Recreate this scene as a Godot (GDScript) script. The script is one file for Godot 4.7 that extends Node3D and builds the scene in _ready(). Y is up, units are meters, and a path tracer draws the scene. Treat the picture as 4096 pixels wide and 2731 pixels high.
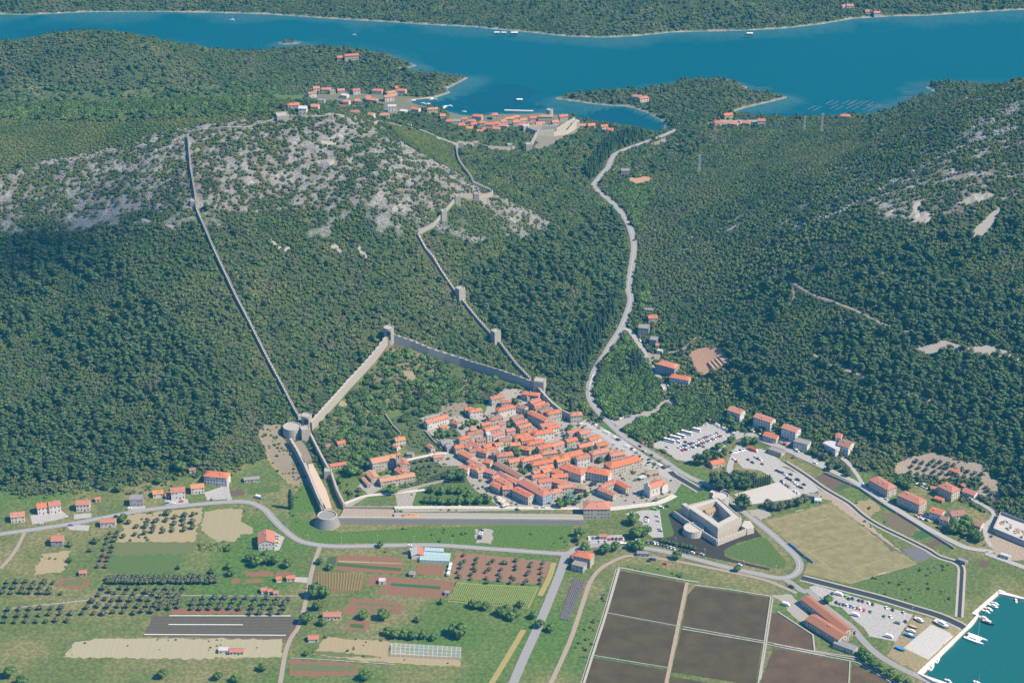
extends Node3D
# A walled salt town, its fort, salt pans and the hills behind, seen from the air. Metres, y up, the town near the origin.

const GX0 := -1100.0
const GZ0 := -2600.0
const GCELL := 50.0
const GNX := 45
const GNZ := 63
# hill heights in decimetres, one row of the 50 m grid per line
const GRID := [
949,935,923,912,901,890,879,869,859,848,836,824,812,800,789,779,769,762,755,751,747,744,742,741,740,741,742,746,751,757,765,774,784,794,804,814,823,833,842,851,861,871,882,894,906,
892,876,860,845,831,816,802,788,774,759,744,729,714,699,684,671,660,649,641,634,628,624,622,620,620,621,624,629,636,644,654,665,677,690,703,716,728,741,754,767,780,794,808,823,838,
837,818,799,781,763,744,726,708,690,672,653,634,616,597,580,564,549,536,525,516,509,504,501,499,499,501,506,512,520,531,543,556,571,586,602,618,635,651,667,684,701,718,735,753,771,
785,762,740,718,696,675,653,631,608,586,564,541,519,497,477,458,440,424,411,399,390,384,380,378,379,382,387,395,406,418,432,448,466,484,503,523,543,563,583,603,623,644,664,685,706,
735,709,684,658,633,607,582,556,530,503,477,451,425,400,375,353,332,313,297,284,273,265,260,259,260,264,271,280,292,307,324,342,363,384,407,430,453,477,501,524,548,572,596,620,644,
687,659,630,601,572,543,514,484,454,424,394,363,334,305,277,251,227,205,186,170,158,149,144,142,143,148,156,168,182,199,218,240,263,288,313,340,367,394,422,449,477,504,531,558,584,
642,611,579,548,515,483,450,416,382,348,314,280,247,214,182,152,125,100,78,60,46,36,30,28,30,36,45,59,75,94,116,141,167,195,224,254,285,316,347,378,409,439,469,499,528,
601,567,532,497,462,426,390,353,316,278,240,202,164,128,92,58,27,-1,-25,-46,-50,-50,-50,-50,-50,-50,-50,-46,-27,-5,19,47,76,107,140,174,208,243,277,312,346,379,412,444,476,
563,526,489,451,413,374,335,295,254,213,171,130,88,47,8,-30,-50,-50,-50,-50,-50,-50,-50,-50,-50,-50,-50,-50,-50,-50,-50,-42,-9,26,62,99,137,175,213,251,288,324,359,394,428,
529,490,450,410,369,327,285,242,199,154,110,64,19,-26,-50,-50,-50,-50,-50,-50,-50,-50,-50,-50,-50,-50,-50,-50,-50,-50,-50,-50,-50,-50,-10,31,72,114,155,196,235,274,312,348,384,
499,458,416,373,329,285,241,196,150,103,55,6,-43,-50,-50,-50,-50,-50,-50,-50,-50,-50,-50,-50,-50,-50,-50,-50,-50,-50,-50,-50,-50,-50,-50,-30,15,60,104,147,189,230,270,308,345,
473,430,386,341,295,249,203,156,109,60,9,-42,-50,-50,-50,-50,-50,-50,-50,-50,-50,-50,-50,-50,-50,-50,-50,-50,-50,-50,-50,-50,-50,-50,-50,-50,-34,13,60,106,150,193,234,273,311,
451,407,361,314,266,219,172,124,76,26,-27,-50,-50,-50,-50,-50,-50,-50,-50,-50,-50,-50,-50,-50,-50,-50,-50,-50,-50,-50,-50,-50,-50,-50,-50,-50,-50,-24,25,73,119,162,204,244,283,
435,388,340,292,243,195,147,100,52,1,-50,-50,-50,-50,-50,-50,-50,-50,-50,-50,-50,-50,-50,-50,-50,-50,-50,-50,-50,-50,-50,-50,-50,-50,-50,-50,-50,-50,0,49,95,139,181,222,260,
423,375,325,275,225,176,129,83,37,-12,-50,-50,-50,-50,-50,-50,-50,-50,-50,-50,-50,-50,-50,-50,-50,-50,-50,-50,-50,-50,-50,-50,-50,-50,-50,-50,-50,-50,-16,34,80,124,165,205,243,
416,366,315,262,211,163,118,75,32,-14,-50,-50,-50,-50,-50,-50,-50,-50,-50,-50,-50,-50,-50,-50,-50,-50,-50,-50,-50,-50,-50,-50,-50,-50,-50,-50,-50,-50,-21,28,74,116,156,194,231,
414,363,310,255,202,154,111,74,38,-2,-50,-50,-50,-50,-50,-50,-50,-50,-50,-50,-50,-50,-50,-50,-50,-50,-50,-50,-50,-50,-50,-50,-50,-50,-50,-50,-50,-50,-15,33,76,116,153,189,224,
418,366,311,253,197,148,110,81,55,24,-18,-50,-50,-50,-50,-50,-50,-50,-50,-50,-50,-50,-50,-50,-50,-50,-50,-50,-50,-50,-50,-50,-50,-50,-50,-50,-50,-47,4,48,87,122,156,189,221,
426,376,318,255,194,144,111,93,83,66,32,-23,-50,-50,-50,-50,-50,-50,-50,-50,-50,-50,-50,-50,-50,-50,-50,-50,-50,-50,-50,-50,-50,-50,-50,-50,-50,-12,34,72,104,134,163,193,223,
440,392,333,265,196,140,112,111,122,125,102,48,-33,-50,-50,-50,-50,-50,-50,-50,-50,-50,-50,-50,-50,-50,-50,-50,-50,-50,-50,-50,-50,-50,-50,-50,-14,37,75,103,128,151,174,200,227,
457,414,357,285,203,135,111,132,173,200,191,137,48,-50,-50,-50,-50,-50,-50,-50,-50,-50,-50,-50,-50,-50,-50,-50,-50,-50,-50,-50,-50,-50,-50,-6,60,101,124,140,154,169,187,208,233,
472,439,392,320,222,133,109,161,233,286,292,237,138,26,-50,-50,-50,-50,-50,-50,-50,-50,-50,-50,-50,-50,-50,-50,-42,-50,-50,-50,-50,-50,-3,97,153,173,177,176,179,187,200,218,240,
476,455,427,371,268,153,129,215,293,361,384,325,223,119,40,14,-26,-50,-50,-50,-50,-50,-50,-50,-50,-50,11,119,169,153,81,-23,-50,-13,122,224,253,244,224,208,201,202,211,227,249,
462,445,432,410,328,265,301,299,306,366,418,347,272,239,222,242,198,126,39,-2,-50,-50,-50,-50,-50,37,199,335,400,385,322,222,90,166,272,339,330,295,257,229,215,212,219,235,258,
428,396,365,331,287,306,349,261,206,230,262,230,231,323,464,448,391,372,385,351,247,114,-20,-22,76,202,364,526,598,578,551,547,535,431,408,397,362,313,268,235,218,215,224,243,268,
387,332,261,177,135,158,148,96,58,68,57,60,113,264,399,434,423,467,579,582,516,464,368,346,328,340,448,600,656,632,643,666,646,557,473,409,351,296,252,223,210,213,227,251,280,
362,296,212,114,68,89,70,65,82,95,82,61,90,199,279,300,290,313,414,519,612,735,881,774,558,434,439,473,486,547,594,617,596,528,443,366,302,250,214,196,194,207,231,262,297,
363,309,252,205,194,204,205,226,272,308,308,276,243,221,193,159,114,76,163,321,513,706,834,781,607,460,395,378,391,436,480,496,475,419,347,280,226,186,164,162,177,205,240,279,321,
387,354,334,341,378,395,392,432,509,574,588,540,437,292,161,71,8,-37,-9,123,319,504,614,599,493,382,318,298,307,332,354,357,332,283,225,178,144,121,117,136,170,213,260,308,356,
419,401,401,429,483,497,484,537,642,738,756,696,525,325,171,69,-6,-50,-50,13,139,281,370,372,309,241,213,217,228,236,239,229,203,161,114,92,88,78,91,132,185,242,298,353,406,
448,434,430,437,445,430,419,452,541,619,627,580,403,253,165,102,32,-18,-34,-16,37,118,175,179,137,97,113,148,161,155,145,133,115,87,58,62,85,84,112,169,233,298,360,418,471,
475,455,436,412,372,318,297,287,317,339,299,307,230,168,148,119,72,40,25,12,8,31,59,66,45,29,58,96,101,92,83,79,82,83,87,108,138,162,200,257,322,386,447,503,554,
504,479,449,407,351,291,254,232,228,220,200,205,195,183,182,167,131,110,93,60,23,13,24,40,34,28,42,56,52,59,65,81,114,147,178,214,252,291,335,389,447,505,560,610,654,
541,516,484,443,394,347,314,297,290,282,276,278,280,282,283,272,245,217,185,142,98,74,77,82,67,51,49,66,67,89,121,159,215,270,320,369,416,460,506,554,603,650,694,734,768,
588,570,546,516,484,457,440,436,441,439,440,441,440,440,436,422,396,360,318,270,225,198,192,169,123,89,69,110,140,187,239,299,369,436,502,561,615,661,704,743,780,814,845,871,894,
646,637,627,615,604,598,599,609,621,629,634,637,636,634,626,608,577,535,483,428,376,333,300,255,198,158,137,162,217,290,356,435,532,626,710,781,839,884,920,949,972,991,1006,1018,1026,
709,714,719,727,738,753,773,795,816,830,840,846,848,846,837,816,781,731,669,602,535,468,396,331,276,236,210,227,288,369,453,559,700,830,937,1019,1078,1120,1146,1162,1170,1173,1171,1167,1160,
772,791,813,840,871,907,946,982,1010,1030,1044,1054,1061,1063,1056,1036,999,941,866,782,698,614,513,413,338,292,279,306,372,463,573,719,895,1054,1177,1265,1324,1359,1374,1375,1366,1351,1333,1312,1291,
831,863,900,944,994,1049,1105,1156,1192,1214,1230,1245,1259,1269,1269,1256,1220,1158,1068,962,852,757,650,515,391,335,343,390,470,576,707,887,1106,1285,1419,1511,1567,1592,1593,1578,1552,1520,1485,1449,1413,
880,922,971,1028,1093,1164,1238,1303,1346,1366,1381,1403,1427,1447,1460,1460,1436,1377,1275,1146,1005,845,739,609,422,363,401,476,584,706,838,1029,1288,1499,1649,1745,1795,1808,1794,1762,1719,1670,1620,1570,1521,
915,964,1021,1086,1160,1241,1325,1404,1452,1465,1481,1512,1548,1581,1610,1631,1631,1591,1492,1346,1207,941,793,669,472,390,443,552,694,841,988,1193,1463,1698,1861,1957,1997,1995,1965,1917,1858,1795,1732,1670,1611,
933,985,1045,1113,1189,1270,1354,1431,1481,1503,1523,1557,1602,1647,1701,1748,1779,1773,1696,1541,1293,958,806,682,500,410,479,610,774,950,1144,1383,1653,1886,2045,2131,2158,2141,2095,2033,1962,1889,1816,1745,1678,
934,986,1044,1108,1178,1252,1326,1392,1442,1474,1500,1522,1557,1631,1724,1794,1837,1867,1797,1657,1392,1094,888,722,513,404,491,644,832,1035,1260,1523,1804,2027,2172,2245,2259,2229,2172,2101,2023,1944,1867,1792,1721,
918,966,1018,1074,1134,1194,1252,1303,1344,1370,1399,1411,1449,1554,1683,1767,1793,1780,1715,1617,1446,1197,947,695,470,348,461,657,878,1099,1324,1584,1842,2049,2191,2265,2280,2245,2186,2115,2038,1960,1883,1808,1738,
887,928,972,1018,1063,1106,1144,1173,1192,1199,1201,1232,1312,1443,1592,1679,1670,1606,1567,1534,1417,1147,849,618,397,308,454,672,919,1155,1373,1599,1793,1936,2066,2167,2202,2182,2135,2074,2006,1935,1864,1795,1728,
844,877,911,944,975,1001,1020,1028,1026,1019,1028,1078,1172,1314,1477,1570,1520,1412,1383,1395,1253,970,699,545,332,284,461,661,923,1190,1416,1588,1713,1783,1887,1991,2044,2050,2026,1984,1932,1874,1813,1753,1693,
791,816,840,862,879,891,894,888,874,863,887,951,1035,1162,1316,1407,1352,1223,1150,1107,957,704,490,382,228,225,377,588,877,1165,1388,1497,1574,1638,1711,1791,1849,1876,1875,1855,1822,1781,1735,1686,1636,
732,749,764,775,782,783,776,764,749,744,769,820,885,983,1112,1192,1172,1063,936,835,692,489,339,293,164,172,306,522,796,1050,1234,1332,1400,1464,1519,1580,1640,1681,1701,1702,1688,1664,1633,1598,1560,
669,679,686,689,688,681,670,657,645,643,660,692,735,806,911,990,979,863,708,597,478,328,237,173,91,120,252,459,695,895,1043,1143,1219,1278,1319,1370,1432,1483,1517,1535,1539,1531,1516,1495,1469,
605,608,609,605,598,587,574,560,550,549,557,573,590,627,725,813,794,664,475,341,252,179,159,99,26,81,179,366,580,747,870,960,1044,1104,1139,1183,1238,1290,1332,1363,1381,1389,1388,1381,1367,
541,539,534,526,515,500,485,471,461,457,457,457,458,485,564,633,581,449,286,162,115,105,86,61,28,45,95,245,455,599,711,804,877,929,967,1006,1053,1104,1151,1191,1222,1243,1255,1260,1259,
479,473,464,452,437,420,402,385,372,364,359,344,332,360,412,433,347,236,151,77,76,70,53,47,39,25,17,94,257,387,499,620,688,741,785,824,871,923,976,1024,1065,1097,1121,1137,1147,
420,410,398,383,365,345,324,303,284,268,255,229,201,221,245,255,198,109,58,45,55,44,32,34,37,24,-2,14,72,123,214,365,471,536,587,634,688,748,808,865,914,956,990,1016,1035,
364,352,337,319,299,277,253,228,201,172,138,101,89,87,68,84,62,35,33,39,34,26,23,25,28,20,3,-2,3,6,42,160,279,333,381,444,514,584,653,716,773,823,864,898,925,
312,298,282,263,241,218,192,164,133,98,59,27,27,26,16,23,22,18,21,25,21,20,20,21,21,20,17,14,14,13,10,36,150,160,206,282,362,440,514,583,645,700,747,787,821,
264,249,232,213,191,168,142,115,85,55,28,13,14,15,14,17,18,18,18,19,18,19,19,20,20,21,23,24,25,22,6,-3,43,63,101,169,245,323,397,467,531,589,640,684,722,
220,205,188,169,148,126,103,79,55,34,19,15,19,20,19,20,20,20,20,20,20,20,20,20,20,20,20,21,21,21,18,17,15,24,50,100,164,234,303,370,433,491,544,590,631,
180,165,149,131,113,93,73,54,37,23,16,16,20,22,21,21,21,20,20,20,20,20,20,20,20,20,19,19,19,21,22,20,11,10,26,61,110,168,230,291,351,407,459,505,547,
144,130,115,99,83,66,50,36,24,16,14,16,19,21,20,20,20,20,20,20,20,20,20,20,20,20,20,20,20,20,21,17,8,5,13,37,74,121,173,228,282,334,384,430,472,
111,98,85,71,57,44,32,21,14,10,11,14,18,21,21,20,20,20,20,20,20,20,20,20,21,21,21,21,21,21,21,15,6,1,5,21,49,86,129,176,225,273,319,363,403,
81,70,58,46,35,25,16,9,5,4,6,11,16,21,21,20,20,20,20,20,20,20,20,20,20,20,20,20,20,21,20,13,3,-3,-2,9,30,59,94,134,177,220,262,303,342,
53,43,33,24,15,7,1,-3,-5,-4,0,5,11,15,17,17,17,17,18,18,18,18,17,17,17,17,17,17,16,16,13,6,-3,-9,-9,-2,14,36,66,99,136,174,213,251,287,
28,19,11,3,-4,-10,-14,-16,-16,-13,-9,-4,2,6,9,10,11,11,12,12,12,12,12,11,11,11,10,9,8,6,2,-4,-12,-17,-18,-13,-1,17,41,69,101,135,169,204,238]
const SEA := [-963.5,-1335.4,-789.9,-1339.8,-657.9,-1353,-519.4,-1326.7,-435,-1292.2,-388.1,-1288,-373.4,-1295.9,-348.2,-1305.5,-310.4,-1316.5,-255,-1306.9,-231.5,-1294.5,-201.3,-1282.1,-184.1,-1276.3,-174.4,-1261.9,-160.1,-1245.5,-142.7,-1228.5,-155.5,-1215.8,-171.9,-1210.2,-155,-1205.4,-141.4,-1196.4,-112.5,-1188.1,-74.8,-1177.8,-64.8,-1170.2,-80.6,-1143.8,-95.2,-1120.5,-89.4,-1104,-109.2,-1083.1,-144.9,-1069.5,-145,-1060.5,-133.5,-1049,-118.4,-1042.7,-99,-1028.8,-75.4,-1008.8,-58.6,-1003.8,-41.9,-1003.8,-29.4,-1011.3,-12.7,-1011.3,18.7,-1011.3,39.7,-1016.3,58.5,-1011.3,74.9,-995.8,83.3,-1000.1,97.3,-988.5,107.7,-980.6,135.9,-972.8,153.2,-965,168.8,-957.2,185.9,-946.9,201,-936.2,210.6,-948,212.9,-971.2,206.1,-989.6,189.9,-1018.8,172.8,-1037.6,162.3,-1044.7,140.7,-1047.4,120.9,-1052.9,101.2,-1061.1,81.4,-1069.3,65.1,-1076,61.5,-1079.9,68.9,-1086.5,85.7,-1095.5,130.2,-1106.7,167.4,-1113.5,205,-1123.7,233.8,-1138,244.3,-1155.3,263.2,-1158.2,300.7,-1159.4,328,-1151.3,340.9,-1129.4,342,-1112.4,360.5,-1103.9,386.9,-1092.7,397.2,-1083.2,375,-1067.7,345.7,-1048.5,326.3,-1034.9,312.4,-1021.5,315.2,-1013.4,332.9,-1010.8,349.8,-1000.1,376.5,-999.1,360.5,-998.9,389.1,-993.3,421,-998.9,439.9,-1000.1,456.5,-999.5,463.4,-1003.8,490.3,-1002,510.5,-1011.3,532,-1028.8,555.9,-1059.3,583.6,-1085,614.5,-1102.7,603.4,-1125.8,603,-1135.8,610.9,-1143.8,639.5,-1145.9,671.4,-1141.8,713,-1132.5,745,-1129.1,839.9,-1119.2,1041,-1530.9,826.9,-1514.1,738.7,-1497.3,664.4,-1480.7,615.9,-1478.4,542.9,-1464.3,492.1,-1436.4,430.2,-1413.5,370.9,-1402.1,253.5,-1393.1,192.5,-1372.9,136.6,-1365.2,78.6,-1372.9,32.7,-1390.9,-14.4,-1404.4,-61.1,-1420.4,-132.2,-1431.8,-190.7,-1445.7,-257.8,-1457.3,-391.8,-1487.8,-487.3,-1497.3,-584.6,-1502.1,-690.1,-1499.7,-773.4,-1485.5,-821.4,-1487.8,-1001.1,-1480.7]
const HARBOUR := [340.5,377.1,390.8,309.2,396.6,302.7,404.9,288.3,405.8,280.6,429.6,251.7,450.1,261.2,496.9,279.8,452.7,466.4,368.1,422.9]
const ISLET := [-361.7,-1338.8,-354.3,-1346.3,-338.4,-1348.6,-326.5,-1343.3,-328.1,-1335.8,-345.9,-1329.9,-357.6,-1332.9]
const PASS_ROAD := [159.2,23.5,153.5,13.8,140.1,-5.9,125.2,-24.3,110.3,-46.1,95.6,-79,84.7,-109.8,80.8,-130.9,82.1,-157.8,86.9,-176.9,81.1,-150.4,88.4,-184.1,106.1,-232.5,119.1,-267.8,128.9,-305.6,133,-329.2,131.2,-353.8,139.2,-418.2,142.8,-460.4,139.6,-501.9,131.1,-543.1,118.9,-578.7,106.5,-604.6,101.5,-629.9,110.7,-672.8,122.3,-713.8,134.2,-781.7,158.7,-834.3,187.9,-885.9,210.4,-913.9,224.8,-932.9]
const VEG := [
["open", [-514.3,74.1,-490.1,70.5,-463.1,80.8,-419.4,70.3,-354.2,59.2,-293.5,41.9,-261.5,26.2,-230,0.9,-204.6,-2.4,-175.3,45.5,-135.6,3.1,-94.2,-38.1,-77.9,-72.9,-42.9,-98.7,10.8,-122.1,55.6,-106.7,107.4,-58.5,164.4,9.2,202.4,-36.2,263.5,-40.3,310,6.6,353,35.7,388.2,52.9,458.7,119.6,501.4,146.8,438,430.7,-434.4,433.5]],
["scrub", [-92.4,273.9,-63.3,268.5,0.4,272.1,0.4,324.9,-14.1,321.5,-42.5,326.6,-109.3,321.5,-115.8,307.6,-96.3,293.5]],
["scrub", [-443.8,358.7,-355.6,361.9,-275.9,358.7,-203,357.4,-195,409.2,-432.7,409.2]],
["scrub", [-285.1,165.7,-240,149.6,-235.4,181.5,-240.1,212.5,-264.8,216.8,-303.1,188.2]],
["scrub", [147.2,187.5,192.2,207.7,232.4,225.7,237,241.4,190.5,227.6,139.7,205.7]],
["scrub", [14.6,305.5,44.3,227.6,51.7,242.2,42.7,305.5,23,389.3,5,389.3]],
["scrub", [405.8,221.7,460.7,210.8,453,246.6,430.1,243.1,407.3,228.9]],
["pine", [-593.1,-321.8,-515,-320.5,-440,-274.6,-389.6,-216.6,-338.6,-135.8,-289.2,-83.3,-268.2,-41.7,-295.4,25.2,-389.5,48,-516.4,64]],
["pine", [-12.6,-333.9,57.7,-454.8,120.2,-547.9,135.2,-473.5,127.7,-353.3,106.2,-253.1,75.7,-181.1,38.4,-155,-12.2,-230.7,-55.2,-283.3]],
["cypress", [89.6,-666.9,131.5,-877.1,163.2,-920.7,179.3,-889.8,153.1,-838.4,130.7,-792.6,120.4,-723.1,100.7,-639.4]],
["cypress", [41,-175.9,77.7,-251.8,108.6,-315,121.1,-325.4,96.1,-234.2,78.1,-181.8]],
["pine", [223.1,-187,271.4,-268.7,381.9,-240.5,474.2,-248.5,546.1,-262.5,576.5,-257.9,510.6,100.7,463.4,94.5,433.9,24.5,354.5,-9.6,294.1,-46.1,241.4,-85]],
["wood", [125.1,-249.7,150.5,-197.1,156.5,-141.9,136.2,-101.5,97.2,-77.9,84.3,-131.9,92.3,-192.9,115,-236.6]],
["wood", [111.8,-58.7,145.6,-109.3,182.4,-123.6,228.4,-86.7,214.1,-71.4,168.2,-45.5,128,-31.4]],
["wood", [117.6,-612.6,156.8,-693.4,179.7,-617.5,161.2,-480.5,160.1,-371,152.2,-314.4,141.7,-298.5,147.9,-461.2,141,-542.2]],
["leafy", [-130.8,-170.5,-80.6,-170.9,24.5,-135.9,-25.2,-119.7,-78.1,-81.5,-94.5,-46.6,-139.4,11.6,-165.6,2.9,-201.3,-43.7,-168.8,-117.5]],
["leafy", [-762.4,-1048.7,-539.5,-1042.6,-338.6,-1121.4,-264,-538.8,-290,-495.1,-647,-588.7]],
["low", [-644.9,-579.8,-377.4,-504.6,-268.7,-483.7,-239.3,-491.9,-267.1,-466.4,-372.6,-468.9,-479,-466.5,-556.3,-446.4,-615.1,-439.9]],
["low", [-151.1,-522.7,-73.8,-664.5,-59.1,-496.5,-37.9,-432.5,-58.4,-464,-113.8,-477.7]],
["rock", [-610.5,-414.3,-569.9,-438.2,-479,-466.5,-373.3,-474,-258.8,-485.3,-171.2,-521.5,-113.4,-469.8,-58.3,-459.5,-33,-438.1,-75.9,-371.7,-103.8,-336.9,-156.3,-338.9,-204,-334.3,-292,-308.9,-348,-305.8,-415.9,-310.6,-494.6,-344.3,-603,-373.3]],
["rock", [-57.1,-401.4,-23.1,-447.3,7,-447.6,47.3,-440.2,36.9,-417.5,-12.9,-403]],
["thin", [-603,-373.3,-494.6,-344.3,-347.3,-299.3,-203.9,-331.3,-103.8,-336.9,-85.2,-358.4,-103.2,-314.7,-178.3,-298.4,-271.3,-285.8,-345.3,-280.7,-490.6,-320.2,-597.5,-344.5]],
["thin", [-101.3,-332.8,-56.8,-387.2,-12.8,-395.1,47.1,-425.7,11.8,-374.5,-56,-337]],
["rockR", [391.9,-354.6,462.1,-382.3,512.7,-405.2,571.5,-406.4,593.9,-397.8,572.7,-281.3,541.3,-282.1,525.2,-280.2,445.1,-271.9,400.5,-291.9]],
["thinR", [453.9,-627.5,500.6,-690.5,543.7,-639.2,583.6,-470.3,605.2,-456.6,593.4,-395.4,513.2,-408.2,462.7,-386,392.6,-359,346.6,-363.3,306.7,-353.1,269.1,-399.9,344,-471.4]],
["shrub", [134.5,-458.1,174.4,-619.4,243.1,-804.1,310.9,-911.5,464.7,-914.8,428.4,-557.7,368,-487.7,279.5,-354.1,226.7,-289.5,199.4,-237.1,179.2,-212.4,156.9,-312.8]]]
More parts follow.
